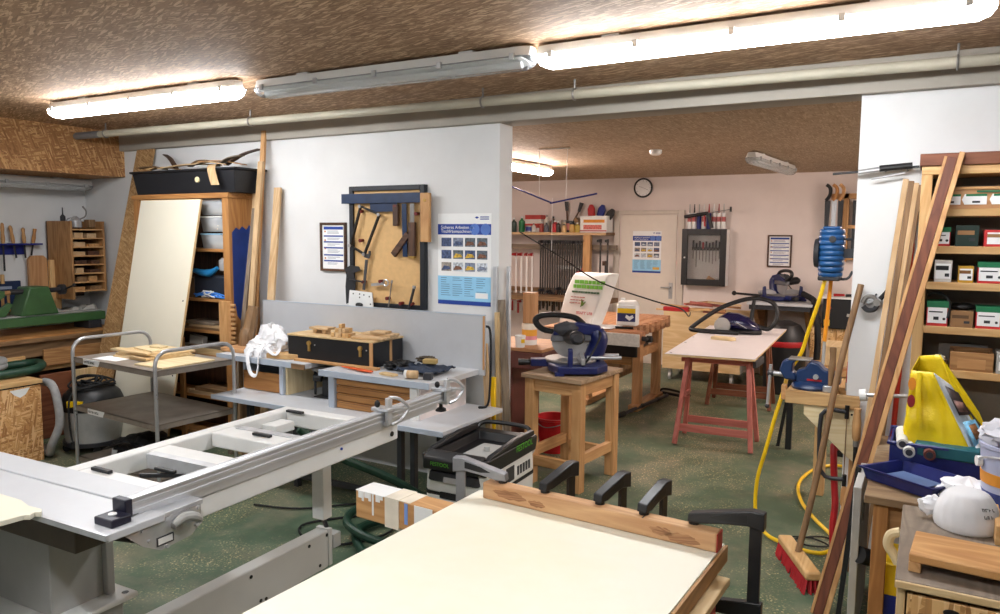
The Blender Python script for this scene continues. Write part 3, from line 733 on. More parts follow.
# contents
m_tub = clear('clear_tub', (235, 238, 242), .2, .0, 1.3, .38)
for i, (z, w_) in enumerate(((1.58, .30), (1.715, .28), (1.845, .26))):
    if i == 0: zt = 1.58
    t3 = thing('storage_tub', ('bottom', 'middle', 'top')[i]+' clear plastic tub of wood chips in the cabinet', 'tub', (-4.94, 4.12, z), 0, 'clear tubs in the cabinet')
    a = .12; h = .115
    secs = [[(-a*k, -.09*k, zq), (a*k, -.09*k, zq), (a*k, .1*k, zq), (-a*k, .1*k, zq)] for k, zq in ((.86, 0), (1, h))]
    mk('tub', B().loft(secs, caps=False)._add([(-a*.86, -.0774, .001), (a*.86, -.0774, .001), (a*.86, .086, .001), (-a*.86, .086, .001)], [(0, 1, 2, 3)]), m_tub, t3, solid=.003)
    mk('rim', B().tube([(-a, -.09, h), (a, -.09, h), (a, .1, h), (-a, .1, h)], .006, 6, closed=True), paint('tub_lid_blue', (150, 190, 216), .4) if i == 0 else m_plastw, t3)
    rr = random.Random(i); bb = B()
    for k in range(16): bb.cb((rr.uniform(-.08, .08), rr.uniform(-.06, .06), .012+.03*rr.random()), (.05, .03, .008), rr.uniform(-.5, .5), rr.uniform(-.5, .5), rr.uniform(0, 3))
    mk('wood_chips', bb, wd('cream', 'x'), t3, stuff=True)
t3 = thing('spray_gun', 'blue and silver spray gun lying in the dark cabinet shelf', 'spray gun', (-5.06, 4.12, 1.28))
W3('basket', B().box(-5.2, 4.06, 1.18, -4.82, 4.22, 1.36), paint('basket_dark', (34, 40, 52), .6), t3, bevel=.01)
W3('gun_body', B().tube(smooth_path([(-5.17, 4.05, 1.40), (-5.08, 4.05, 1.385), (-4.98, 4.05, 1.39), (-4.9, 4.05, 1.43)], 4), [.02, .022, .024, .026, .028, .028, .03, .03, .028, .024, .02, .016, .014], 10), paint('gun_blue', (40, 130, 190), .4), t3)
W3('cup', B().lathe([(.03, 0), (.035, .02), (.035, .08), (.01, .1), (0, .1)], 12, at(-4.83, 4.05, 1.41)), m_chrome, t3)
t3 = thing('cable_bundle', 'tangled blue and white cables in the cabinet', 'cables', (-5.05, 4.1, 1.18))
W3('blue_cable', B().tube(smooth_path([(-5.15+.02*i % .3+.13*sin(i*1.9)*.6, 4.045+.01*cos(i*2.3), 1.21+.02*sin(i*2.1)) for i in range(16)], 4), .007, 6), paint('cable_blue', (60, 130, 220), .4), t3)
W3('white_cable', B().tube(smooth_path([(-5.0+.09*sin(i*2.2), 4.045+.012*cos(i), 1.215+.025*cos(i*1.7)) for i in range(14)], 4), .006, 6), m_plastw, t3)
single('cardboard_carton', B().box(-5.33, 4.06, 1.18, -5.2, 4.2, 1.34), paint('carton', (122, 92, 62), .8), 'small brown carton in the cabinet', 'carton', bevel=.003)
for i, (x0, x1, z, h, k) in enumerate(((-5.3, -4.86, .925, .02, 'old'), (-5.25, -4.80, .945, .018, 'birch'), (-5.33, -4.95, .965, .02, 'grey'), (-5.4, -4.85, .725, .05, 'ply'), (-5.35, -4.82, .775, .02, 'grey'), (-5.28, -4.83, .385, .03, 'birch'), (-5.2, -4.8, .415, .03, 'old'))):
    single('board_offcut', B().box(x0, 4.035, z, x1, 4.25, z+h), wd(k, 'x'), ('grey brown', 'pale narrow', 'greyish', 'thick pale plywood', 'weathered grey', 'pale birch', 'old brown')[i]+' board lying in the cabinet shelves', 'board', bevel=.002)
single('white_carton', B().cb((-5.22, 4.10, .80), (.16, .05, .12), ry=.1), paint('dull_white', (190, 186, 178), .7), 'whitish carton leaning in a lower cabinet shelf', 'carton', bevel=.003)
# black bin with scraps on top of the cabinet
t = thing('black_bin', 'long black plastic bin on top of the cabinet', 'bin', (-5.2, 4.13, 2.015))
secs = [[(x0, y0, z), (x1, y0, z), (x1, y1, z), (x0, y1, z)] for x0, x1, y0, y1, z in ((-5.80, -4.62, 4.0, 4.26, 2.016), (-5.83, -4.60, 3.98, 4.28, 2.185), (-5.85, -4.58, 3.965, 4.29, 2.19), (-5.85, -4.58, 3.965, 4.29, 2.205), (-5.81, -4.62, 4.0, 4.27, 2.205), (-5.80, -4.63, 4.0, 4.26, 2.06))]
W3('tub', B().loft(secs), paint('bin_black', (18, 20, 26), .5), t, bevel=.004)
W3('label_disc', B().cyl((-5.02, 3.99, 2.12), (-5.02, 3.975, 2.12), .022, n=14), paint('disc_cream', (226, 214, 170), .5), t)
rr = random.Random(11)
scr = [((-5.785, 4.1, 2.232), (-5.425, 4.15, 2.222), 'pine'), ((-5.695, 4.2, 2.362), (-5.425, 4.1, 2.232), 'dark'), ((-5.560, 4.05, 2.227), (-5.020, 4.2, 2.252), 'birch'), ((-5.380, 4.2, 2.252), (-4.975, 4.05, 2.272), 'old'), ((-5.200, 4.1, 2.252), (-4.795, 4.05, 2.237), 'birch'), ((-5.065, 4.05, 2.262), (-4.732, 4.2, 2.242), 'oak'), ((-4.885, 4.15, 2.242), (-4.615, 4.25, 2.362), 'dark'), ((-4.930, 4.1, 2.232), (-4.642, 4.1, 2.302), 'grey'), ((-5.830, 4.05, 2.242), (-5.560, 4.1, 2.227), 'old')]
for i, (p, q, k) in enumerate(scr):
    pm = ((p[0]+q[0])/2, (p[1]+q[1])/2, (p[2]+q[2])/2+.02)
    pa = smooth_path([p, pm, q], 4)
    b = B()
    secs = []
    for c in pa: secs.append([(c.x, c.y-.025, c.z-.004), (c.x, c.y+.025, c.z-.004), (c.x, c.y+.025, c.z+.004), (c.x, c.y-.025, c.z+.004)])
    single('veneer_strip', b.loft(secs), wd(k, 'x'), ('long pale strip at the left end', 'dark strip curling up at the left', 'long birch strip across the middle', 'brown strip across the middle', 'birch strip right of the middle', 'oak strip at the right', 'dark strip curling up at the right end', 'grey strip rising at the right end', 'short old strip over the left rim')[i]+' of the black bin', 'wood strip', 'wood strips on the black bin')
b = B(); secs = []
for c in smooth_path([(-4.95, 4.1, 2.225), (-4.86, 4.0, 2.23), (-4.82, 3.95, 2.20), (-4.79, 3.94, 2.13), (-4.76, 3.935, 2.07)], 4):
    secs.append([(c.x-.045, c.y, c.z), (c.x+.045, c.y, c.z), (c.x+.045, c.y+.002, c.z+.002), (c.x-.045, c.y+.002, c.z+.002)])
single('veneer_sheet', b.loft(secs), wd('birch', 'z'), 'striped veneer sheet drooping over the front of the black bin', 'veneer')
# ================================================================ leaning boards
def lean(name, label, cat, x0, x1, yb, yt, zt, th, m, zb=0.0, dx=0.0, **kw):
    """rectangular board leaning back: bottom edge at yb, top edge at yt"""
    L = sqrt((yt-yb)**2+(zt-zb)**2); a = math.atan2(yt-yb, zt-zb)
    s = math.atan2(dx, L)
    b = B().box(0, 0, 0, x1-x0, th, L, M=at(x0, yb, zb+.001, -a, s, 0))
    return single(name, b, m, label, cat, bevel=.002, **kw)
m_panel = paint('cream_laminate', (226, 220, 202), .45, var=.02, scale=3)
t = thing('laminate_panel', 'big cream laminate panel leaning against the orange cabinet', 'panel', (-5.42, 3.55, 0))
L = sqrt(.42**2+1.96**2); a = math.atan2(.40, 1.96)
Mx = at(-5.70, 3.56, .004, -a, 0, 0)
W3('core', B().box(0, 0, 0, .74, .016, L, M=Mx), wd('ply', 'z'), t)
W3('laminate_face', B().box(.004, -.0012, .004, .736, 0, L-.004, M=Mx), m_panel, t)
for (x, z) in ((.70, .62), (.70, 1.2)): W3('hole', B().cyl(Mx @ V(x, -.0016, z), Mx @ V(x, -.001, z), .007, n=10), m_black, t)
lean('chipboard_strip', 'tall chipboard strip leaning in the corner left of the cream panel', 'board', -6.16, -5.93, 3.66, 4.26, 2.43, .022, osb('osb_strip', [(142, 106, 66), (160, 122, 78), (174, 136, 90), (190, 154, 108)], 'y', 2.2, .4, 1.4))
lean('wood_plank', 'narrow old plank behind the chipboard strip in the corner', 'plank', -6.28, -6.2, 3.9, 4.26, 1.55, .02, wd('old', 'z'))
pl = [(-4.585, -4.54, 4.0, 4.24, 2.50, .022, 'honey', 'tall reddish plank reaching the ceiling beam right of the cabinet'),
      (-4.665, -4.60, 3.97, 4.22, 2.08, .02, 'birch', 'pale narrow plank standing tight against the cabinet side'),
      (-4.575, -4.525, 3.92, 4.19, 2.26, .024, 'birch', 'pale tall plank leaning in front of the reddish one'),
      (-4.47, -4.40, 4.02, 4.25, 2.06, .02, 'birch', 'clean pale board leaning on the wall left of the grey backboard'),
      (-4.64, -4.60, 3.88, 4.18, 1.9, .018, 'grey', 'thin grey slat among the planks right of the cabinet')]
for x0, x1, yb, yt, zt, th, k, lab in pl: lean('wood_plank', lab, 'plank', x0, x1, yb, yt, zt, th, wd(k, 'z'))
b = B().tube(smooth_path([(-4.40, 3.87, .0), (-4.40, 3.88, .85), (-4.395, 3.91, 1.0), (-4.38, 3.94, 1.16)], 4), [.05, .052, .056, .06, .062, .06, .055, .05, .05, .05, .048, .045, .04], 9)
single('log_slab', b, wd('old', 'z'), 'rough dark wood slab standing beside the planks on the bench end', 'wood slab')
t = thing('finger_jointed_board', 'orange beech board with a finger jointed edge standing by the cabinet', 'board', (-4.68, 3.93, .845))
W3('board', B().box(-4.755, 3.93, .845, -4.625, 3.95, 1.185), wd('honey', 'z'), t, bevel=.002)
for i in range(9): W3('finger', B().box(-4.625, 3.932, .86+.036*i, -4.585, 3.948, .878+.036*i), wd('honey', 'x'), t)
# ================================================================ router bench
m_benchgrey = paint('bench_laminate', (196, 198, 202), .5, var=.04, scale=4, dirt=(170, 160, 146), dirtamt=.5)
m_edgegrey = paint('bench_edge', (180, 190, 204), .45, var=.05)
t = thing('router_bench', 'grey laminate router bench with raised shelf and backboard under the tool board', 'workbench', (-3.3, 3.8, 0))
boxpart('lower_top', t, m_benchgrey, -4.24, 3.43, .575, -2.33, 4.12, .60)
boxpart('lower_edging', t, m_edgegrey, -4.245, 3.42, .572, -2.325, 3.43, .602, bevel=.001)
boxpart('upper_shelf', t, m_benchgrey, -4.44, 3.645, .805, -3.58, 4.1, .84)
boxpart('upper_shelf', t, m_benchgrey, -3.36, 3.545, .805, -2.5, 4.1, .84)
boxpart('upper_edging', t, m_edgegrey, -4.44, 3.635, .803, -3.70, 3.645, .842, bevel=.001)
boxpart('upper_edging', t, m_edgegrey, -3.36, 3.535, .803, -2.5, 3.545, .842, bevel=.001)
boxpart('upper_edging', t, wd('old', 'x'), -3.70, 3.635, .80, -3.58, 3.645, .835, bevel=.001)
boxpart('backboard', t, paint('backboard_grey', (182, 184, 188), .5, var=.04, scale=3, dirt=(150, 148, 146), dirtamt=.35), -4.46, 4.1, .80, -2.46, 4.12, 1.19)
boxpart('backboard_cap', t, m_edgegrey, -4.46, 4.098, 1.19, -2.46, 4.122, 1.194, bevel=0)
boxpart('end_batten', t, wd('honey', 'z'), -2.468, 4.09, .84, -2.455, 4.1, 1.19)
for x0, x1, y0, m in ((-3.84, -3.805, 3.66, m_edgegrey), (-3.80, -3.78, 3.68, wd('cream', 'z')), (-3.30, -3.25, 3.56, m_edgegrey), (-2.655, -2.60, 3.56, m_plastw), (-4.24, -4.22, 3.7, m_edgegrey)):
    boxpart('divider', t, m, x0, y0, .60, x1, 4.1, .805)
boxpart('rear_panel', t, wd('cream', 'x'), -3.80, 4.08, .6, -3.25, 4.1, .805)
W3('side_panel', B().box(-2.6, 3.58, .60, -2.592, 4.09, .805), paint('panel_pinkish', (224, 214, 212), .5), t)
for i in range(4):
    z = .602+.0505*i
    d = boxpart('drawer', t, wd('orange', 'x'), -3.245, 3.575, z, -2.66, 3.60, z+.0455, bevel=.004)
    W3('drawer_groove', B().box(-3.24, 3.574, z+.036, -2.665, 3.5755, z+.0385), wd('dark', 'x'), d)
d = boxpart('drawer', t, wd('orange', 'x'), -4.215, 3.68, .605, -3.845, 3.70, .735)
boxpart('bay_back', t, m_dark, -4.2, 4.05, .6, -3.84, 4.07, .80)
for x in (-2.80, -2.70): boxpart('leg', t, m_dark, x, 3.62, 0, x+.035, 3.66, .575)
for x in (-4.1, -3.66): boxpart('leg', t, m_dark, x, 3.60, 0, x+.035, 3.64, .575)
for x in (-2.80, -4.1): boxpart('leg', t, m_dark, x, 4.05, 0, x+.035, 4.09, .575)
boxpart('stretcher', t, m_dark, -4.08, 3.61, .06, -2.78, 3.63, .10)
W3('edge_cable', B().tube(smooth_path([(-2.47, 4.13, 1.12), (-2.43, 4.12, 1.10), (-2.41, 4.1, .95), (-2.415, 4.1, .75), (-2.42, 4.08, .62), (-2.45, 4.02, .61)], 5), .008, 8), m_rubber, t)
# router hanging in the gap
t2 = thing('router_motor', 'black router motor standing in the gap of the bench', 'router', (-3.50, 3.8, .60))
mk('motor', B().lathe([(.05, 0), (.055, .01), (.055, .12), (.04, .135), (.035, .17), (.02, .18), (0, .18)], 18), m_black, t2)
mk('base_plate', B().box(-.09, -.07, 0, .09, .07, .008), m_dark, t2, bevel=.002)
for x in (-.14, .12, .155): mk('guide_column', B().cyl((x, 0, .0), (x, 0, .2), .009, n=10), m_dark, t2)
mk('side_knob', B().cyl((-.05, -.03, .13), (-.10, -.05, .135), .028, .03, n=14), m_black, t2)
mk('crown_plate', B().box(-.1, -.075, .18, .13, .06, .2), m_steel2, t2, bevel=.003)
# black flight case
t = thing('tool_case', 'long black tool case with brass latches and a plywood lid', 'case', (-3.45, 3.9, .84))
m_case = paint('case_black', (24, 24, 28), .45)
boxpart('case_body', t, m_case, -3.84, 3.75, .842, -3.09, 4.07, 1.005)
boxpart('lid', t, wd('ply', 'x'), -3.845, 3.745, 1.005, -3.085, 4.075, 1.018)
boxpart('corner_strip', t, wd('honey', 'z'), -3.115, 3.746, .842, -3.088, 3.752, 1.005, bevel=0)
boxpart('corner_strip', t, wd('honey', 'z'), -3.092, 3.925, .842, -3.0875, 3.95, 1.005, bevel=0)
boxpart('base_strip', t, wd('honey', 'x'), -3.74, 3.70, .8405, -3.02, 3.742, .856)
for x in (-3.64, -3.19):
    l = W3('latch', B().cyl((x, 3.75, .965), (x, 3.738, .965), .016, n=12).box(x-.008, 3.74, .91, x+.008, 3.75, .955), m_brass, t)
    W3('latch_screw', B().cyl((x+.05, 3.751, .955), (x+.05, 3.746, .955), .005, n=8), m_steel, l)
# bits on the case
t = thing('toy_trestle', 'little wooden bridge shaped block on the black tool case', 'wood block', (-3.62, 3.86, 1.018))
W3('plank', B().box(-3.72, 3.83, 1.048, -3.55, 3.92, 1.064), wd('birch', 'x'), t, bevel=.002)
for x in (-3.68, -3.6): W3('foot', B().cb((x, 3.875, 1.033), (.03, .06, .03)), wd('birch', 'x'), t, bevel=.002)
rr = random.Random(21); zi = 0
for lay, nx, ny in ((0, 5, 2), (1, 3, 2), (2, 1, 1)):
    for i in range(nx):
        for k in range(ny):
            c = (-3.46+.031*(i+lay*.8)+rr.uniform(-.003, .003), 3.80+.042*k+.012*lay, 1.018+.0145+.029*lay)
            single('wood_cube', B().cb(c, (.027, .038, .0285), rz=rr.uniform(-.12, .12)), wd(rr.choice(['birch', 'pine']), 'y'), 'small cut wood cube in the heap on the black tool case', 'wood cube', 'cubes on the tool case', bevel=.002)
for i, (x, y, z, L, wd_, rz) in enumerate(((-3.18, 3.90, 1.0185, .27, .13, .03), (-3.17, 3.93, 1.0345, .25, .10, -.02), (-3.17, 3.85, 1.0185, .26, .03, .06), (-3.15, 3.91, 1.0505, .12, .08, .1))):
    single('wood_lath', B().cb((x, y+.02*(i == 2)*-2.5, z+.008), (L, wd_, .0155), rz=rz), wd('birch', 'x'), ('wide pale slat lying lowest on the right end of the tool case', 'pale slat second in the stack on the tool case', 'round edged stick at the front of the tool case lid', 'short slat topping the stack on the tool case')[i], 'slat', bevel=.003)
# white carrier bag
def bagmesh():
    def fn(u, v):
        a = 2*pi*u; h = v; d = Vector((cos(a), sin(a), 0))
        n1 = mnoise.noise(Vector((cos(a)*1.6, sin(a)*1.6, h*2.2+3)))
        n2 = abs(mnoise.noise(Vector((cos(a)*4+7, sin(a)*4, h*5))))+.6*abs(mnoise.noise(Vector((cos(a)*9, sin(a)*9+2, h*10))))
        r = .15*(1-.62*h**1.6)*(1+.30*n1-.24*n2)
        if v > .999: r *= .1
        z = .02+.19*h*(1+.25*n1)
        if v < .001: z = 0
        return (r*cos(a)*1.35+.03*h, r*sin(a)*.8+.02*h, z)
    return B().grid(64, 30, fn)
m_film = clear('bag_film', (244, 244, 247), .3, .12, 1.2)
t = thing('carrier_bag', 'crumpled white plastic carrier bag on the bench end', 'plastic bag', (-4.10, 3.80, .842))
o = mk('bag_film', bagmesh(), m_film, t)
hn = B().tube(smooth_path([(-.02, -.12, .06), (.0, -.175, .03), (.02, -.195, -.03), (.05, -.20, -.10), (.10, -.20, -.115), (.115, -.195, -.06), (.10, -.17, .02), (.09, -.10, .08)], 5), .014, 8, flat=.35)
mk('handle_loop', hn, m_film, t)
hn = B().tube(smooth_path([(.10, -.10, .07), (.16, -.13, .05), (.22, -.13, .03), (.20, -.07, .06)], 5), .014, 8, flat=.35); mk('handle_loop', hn, m_film, t)
single('wood_offcut', B().prism([(-3.98, 3.68), (-3.80, 3.70), (-3.72, 3.78), (-3.93, 3.84), (-4.0, 3.78)], 'z', .842, .875), wd('pine', 'x'), 'rough pine offcut beside the carrier bag', 'wood block', bevel=.003)
single('wood_offcut', B().cb((-4.36, 3.80, .858), (.26, .16, .03), rz=.06), wd('beech', 'x'), 'flat brown board under the finger jointed board', 'board', bevel=.003)
# clutter at the right of the shelf
single('spatula', B().tube(smooth_path([(-3.27, 3.66, .853), (-3.15, 3.64, .853), (-3.05, 3.62, .853), (-2.98, 3.615, .853)], 4), [.008, .009, .011, .013, .014, .014, .016, .016, .016, .015, .014, .012, .008], 10, flat=.6), paint('orange_handle', (214, 84, 24), .4), 'orange handled scraper on the bench shelf', 'scraper')
t = thing('leather_pouch', 'black leather tool pouch on the bench shelf right of the case', 'pouch', (-2.93, 3.82, .842))
W3('pouch', blob((-2.95, 3.84, .865), (.10, .09, .03), 3, .4), m_black, t)
W3('flap', crumple(B(), -2.99, -2.86, 3.74, 3.9, .87, .03, 8, 4), m_black, t, solid=.004)
t = thing('work_apron', 'folded dark blue work cloth on the bench shelf', 'cloth', (-2.73, 3.83, .842))
W3('cloth', crumple(B(), -2.87, -2.58, 3.68, 3.95, .845, .05, 14, 9), paint('denim', (44, 54, 72), .9, var=.25), t, solid=.006)
single('sanding_sponge', B().cb((-2.70, 3.84, .912), (.09, .05, .03), rz=.3), paint('sponge', (176, 150, 96), .95), 'tan sanding sponge on the dark cloth', 'sponge', bevel=.006)
single('carpenters_glove', blob((-2.78, 3.92, .905), (.07, .05, .022), 9, .5), paint('glove', (70, 60, 46), .9), 'dark work glove on the dark cloth', 'glove')
t = thing('tape_roll', 'roll of pale masking tape on the bench shelf edge', 'tape', (-2.70, 3.62, .842))
W3('roll', B().cyl((-2.70, 3.60, .868), (-2.64, 3.62, .868), .025, n=18), wd('birch', 'z'), t)
W3('core', B().cyl((-2.715, 3.595, .868), (-2.70, 3.60, .868), .027, n=18), m_plastw, t)
single('plywood_chip', B().cb((-2.86, 3.62, .849), (.12, .05, .012), rz=-.2), wd('ply', 'x'), 'small plywood chip on the bench shelf edge', 'wood block')
single('steel_block', B().cb((-2.575, 3.64, .862), (.05, .05, .04), rz=.3), m_dark, 'small dark steel block on the bench shelf corner', 'block', bevel=.003)
# ================================================================ tool board on the wall
t = thing('tool_board', 'cork brown tool board with a black frame on the white wall', 'tool board', (-3.39, 4.27, 1.18))
m_cork = paint('board_tan', (212, 172, 118), .75, var=.06, scale=30)
bx0, bx1, bz0, bz1 = -3.715, -3.04, 1.18, 2.05
boxpart('panel', t, m_cork, bx0+.02, 4.275, bz0+.02, bx1-.02, 4.298, bz1-.02, bevel=0)
for q in ((bx0, bz0, bx0+.035, bz1), (bx1-.04, bz0, bx1, bz1), (bx0+.035, bz0, bx1-.04, bz0+.03), (bx0+.035, bz1-.035, bx1-.04, bz1)):
    boxpart('frame_bar', t, paint('frame_black', (22, 26, 34), .5), q[0], 4.255, q[1], q[2], 4.298, q[3])
for (x, z) in ((-3.60, 1.87), (-3.60, 1.66), (-3.58, 1.36), (-3.42, 1.37), (-3.36, 1.25), (-3.24, 1.22), (-3.15, 1.22), (-3.28, 1.9), (-3.1, 1.85)):
    W3('peg', B().cyl((x, 4.275, z), (x, 4.235, z-.002), .011, .013, n=10), paint('peg_red', (110, 34, 34), .5), t)
ty = 4.25
t = thing('try_square', 'large blue steel try square with a wooden stock at the top of the tool board', 'square', (-3.4, 4.24, 1.94))
m_bst = paint('blued_steel', (26, 46, 78), .4, var=.2, scale=18)
W3('blade', B().box(-3.77, 4.235, 1.925, -3.05, 4.245, 1.995), m_bst, t, bevel=.002)
W3('stock', B().box(-3.055, 4.225, 1.655, -2.98, 4.255, 1.99), wd('honey', 'z'), t, bevel=.004)
W3('rivet', B().cyl((-3.015, 4.226, 1.94), (-3.015, 4.22, 1.94), .012, n=10), m_brass, t)
t = thing('try_square', 'smaller blue try square hanging with its wooden stock down on the tool board', 'square', (-3.3, 4.24, 1.8))
W3('blade', B().box(-3.51, 4.246, 1.865, -3.27, 4.252, 1.925), m_bst, t)
W3('stock', B().box(-3.30, 4.235, 1.765, -3.255, 4.262, 1.915), wd('dark', 'z'), t, bevel=.004)
t = thing('angle_gauge', 'adjustable angle gauge with a blue blade and slanting wooden stock on the tool board', 'gauge', (-3.25, 4.24, 1.6))
W3('blade', B().cb((-3.205, 4.25, 1.735), (.04, .005, .37), ry=-.02), m_bst, t)
W3('stock', B().beam((-3.17, 4.25, 1.71), (-3.305, 4.25, 1.56), .026, .045, up=(1, 0, .7)), wd('dark', 'x'), t, bevel=.003)
t = thing('marking_gauge', 'dark wooden square with a steel blade at the right of the tool board', 'square', (-3.15, 4.24, 1.6))
W3('blade', B().box(-3.155, 4.245, 1.72, -3.12, 4.251, 1.92), m_steel2, t)
W3('stock', B().box(-3.165, 4.235, 1.555, -3.11, 4.262, 1.79), wd('dark', 'z'), t, bevel=.004)
W3('brass_tip', B().box(-3.16, 4.234, 1.54, -3.115, 4.263, 1.555), m_brass, t)
t = thing('coping_saw', 'slanted black metal frame hanging on the tool board', 'frame', (-3.62, 4.24, 1.6))
cs = [(-3.59, 1.905), (-3.42, 1.845), (-3.56, 1.56), (-3.69, 1.62)]
cs3 = [V(x, 4.24, z) for x, z in cs]
for i in range(4):
    W3('frame_rod', B().beam(cs3[i], cs3[(i+1) % 4], .012, .02, up=(0, 1, 0)), m_black, t)
    W3('corner_bolt', B().cyl(cs3[i]+V(0, -.008, 0), cs3[i]+V(0, -.018, 0), .012, n=10), m_steel, t)
t = thing('open_spanner', 'open ended spanner hanging upright on the tool board', 'spanner', (-3.55, 4.24, 1.3))
m_span = metal('spanner_steel', (96, 96, 100), .4)
W3('shank', B().beam((-3.575, 4.245, 1.30), (-3.545, 4.245, 1.52), .022, .008, up=(0, 1, 0)), m_span, t)
b = B()
prof = [(-.03, -.03), (.03, -.03), (.042, .015), (.03, .05), (.014, .048), (.02, .012), (-.02, .012), (-.014, .048), (-.03, .05), (-.042, .015)]
W3('jaw', B().prism([(-3.54+.72*(x*.97+z*.2), 1.555+.72*(z*.97-x*.2)) for x, z in prof], 'y', 4.24, 4.25), m_span, t)
t = thing('ring_spanner', 'short bright spanner hanging level on the tool board', 'spanner', (-3.45, 4.24, 1.35))
W3('shank', B().beam((-3.50, 4.243, 1.34), (-3.385, 4.243, 1.355), .02, .01, up=(0, 1, 0)), m_steel, t)
W3('ring', B().tube([V(-3.37, 4.243, 1.36)+V(.022*cos(a*pi/6), 0, .022*sin(a*pi/6)) for a in range(12)], .006, 6, closed=True), m_steel, t)
t = thing('bevel_protractor', 'dark steel saw set with ragged edge at the lower left of the tool board', 'tool', (-3.7, 4.24, 1.2))
W3('plate', B().prism([(-3.74, 1.19), (-3.66, 1.22), (-3.65, 1.36), (-3.67, 1.42), (-3.60, 1.44), (-3.62, 1.47), (-3.70, 1.475), (-3.75, 1.45), (-3.735, 1.40), (-3.745, 1.32)], 'y', 4.24, 4.248), m_dark, t)
W3('lever', B().beam((-3.70, 4.235, 1.37), (-3.57, 4.235, 1.36), .016, .01), m_dark, t)
t = thing('steel_plate', 'white metal plate with holes hanging at the bottom of the tool board', 'plate', (-3.6, 4.24, 1.16))
W3('plate', B().prism([(-3.71, 1.16), (-3.475, 1.15), (-3.485, 1.285), (-3.695, 1.295)], 'y', 4.228, 4.236), m_plastw, t)
for x, z in ((-3.66, 1.27), (-3.60, 1.27), (-3.56, 1.265), (-3.51, 1.255), (-3.60, 1.245), (-3.5, 1.2)):
    W3('hole', B().cyl((x, 4.229, z), (x, 4.2275, z), .006, n=8), m_black, t)
W3('toggle', B().ball((-3.60, 4.222, 1.19), .03, sq=(1.2, .4, .6)), m_black, t)
for i, (p, q, lab) in enumerate((((-3.345, 1.19), (-3.315, 1.36), 'thin steel needle file hanging at the bottom of the tool board'), ((-3.165, 1.18), (-3.12, 1.33), 'dark pin punch hanging at the lower right of the tool board'))):
    t = thing('punch', lab, 'punch', (p[0], 4.24, p[1]))
    W3('shaft', B().cyl((p[0], 4.24, p[1]), (q[0], 4.24, q[1]), .005+.005*i, .004+.006*i, n=8), (m_steel2, m_dark)[i], t)
    W3('head', B().cyl((q[0], 4.24, q[1]), (q[0]+.004, 4.24, q[1]+.02), .007+.006*i, n=8), (m_steel, m_chrome)[i], t)
# ================================================================ dust extractor
t = thing('dust_extractor', 'black and pale grey dust extractor at the right end of the router bench', 'vacuum cleaner', (-2.11, 3.50, 0), radians(2))
m_fgrey = paint('extractor_grey', (222, 222, 218), .45, var=.04)
def rbox(x0, x1, y0, y1, z0, z1, k=1.0, c=.04):
    cx, cy = (x0+x1)/2, (y0+y1)/2
    def ring(z, s):
        P = []
        for (ax, ay, a0) in ((x1-c, y1-c, 0), (x0+c, y1-c, pi/2), (x0+c, y0+c, pi), (x1-c, y0+c, 1.5*pi)):
            for j in range(4):
                a = a0+j*pi/6; P.append((cx+(ax+c*cos(a)-cx)*s, cy+(ay+c*sin(a)-cy)*s, z))
        return P
    return B().loft([ring(z0, 1), ring(z1, k)])
mk('tank', rbox(-.18, .18, -.30, .30, .05, .34, 1.03), m_fgrey, t, bevel=.006)
mk('chassis', rbox(-.19, .19, -.31, .31, .03, .08), m_dark, t, bevel=.006)
mk('seal_band', rbox(-.187, .187, -.308, .308, .335, .35), m_rubber, t)
mk('motor_housing', rbox(-.186, .186, -.306, .306, .35, .47, .98), m_fgrey, t, bevel=.01)
mk('front_cover', rbox(-.16, .16, -.325, -.26, .415, .468, .92, .03), m_dark, t, bevel=.008)
fc = mk('control_panel', B().prism([(-.333, .42), (-.318, .462), (-.30, .462), (-.31, .42)], 'x', -.05, .05), m_chrome, t)
# top tray with raised rim
def ring4(z, s, dy=0):
    return [(-.19*s, -.30*s+dy, z), (.19*s, -.30*s+dy, z), (.19*s, .30*s+dy, z), (-.19*s, .30*s+dy, z)]
mk('top_tray', B().loft([ring4(.47, 1.0), ring4(.55, 1.03), ring4(.555, 1.0), ring4(.545, .86), ring4(.50, .80)]), m_black, t, bevel=.008)
mk('front_grip', B().prism([(-.345, .48), (-.345, .545), (-.29, .575), (-.25, .565), (-.25, .48)], 'x', -.17, .17), m_black, t, bevel=.012)
for sx in (-1, 1):
    mk('side_rail', B().prism([(-.28, .55), (.27, .56), (.27, .59), (.05, .595), (-.24, .57)], 'x', sx*.165, sx*.195), m_black, t, bevel=.006)
mk('handle_bar', B().tube(smooth_path([(-.17, .25, .57), (-.14, .285, .595), (0, .295, .60), (.14, .285, .595), (.17, .25, .57)], 4), .013, 8), m_black, t)
mk('power_switch', B().cyl((.03, .0, .50), (.03, .0, .54), .018, n=12).box(-.06, -.13, .50, .10, .13, .515), m_greymet, t)
mk('brand_lettering', text_b(B(), 'FESTOOL', .05, at(.1985, .03, .535) @ FACEX), paint('brand_green', (90, 180, 40), .5), t, stuff=True)
mk('brand_lettering', text_b(B(), 'FESTOOL', .028, at(-.12, -.3465, .515) @ FACE), paint('brand_green', (90, 180, 40), .5), t, stuff=True)
mk('socket_panel', B().box(.180, -.06, .37, .1875, .03, .45), m_dark, t)
for i in range(5): mk('vent_slot', B().box(.182, .07+.035*i, .38, .1878, .09+.035*i, .43), m_dark, t)
mk('side_latch', B().box(-.08, -.322, .325, .08, -.305, .36), m_rubber, t, bevel=.006)
mk('hose_inlet', B().cyl((-.06, -.30, .2), (-.07, -.36, .21), .045, .042, n=16), m_rubber, t)
for sx in (-1, 1):
    mk('rear_wheel', B().cyl((sx*.175, .22, .09), (sx*.215, .22, .09), .09, n=22), m_rubber, t)
    mk('caster', B().cyl((sx*.14-.012, -.25, .03), (sx*.14+.012, -.25, .03), .03, n=14), m_rubber, t)
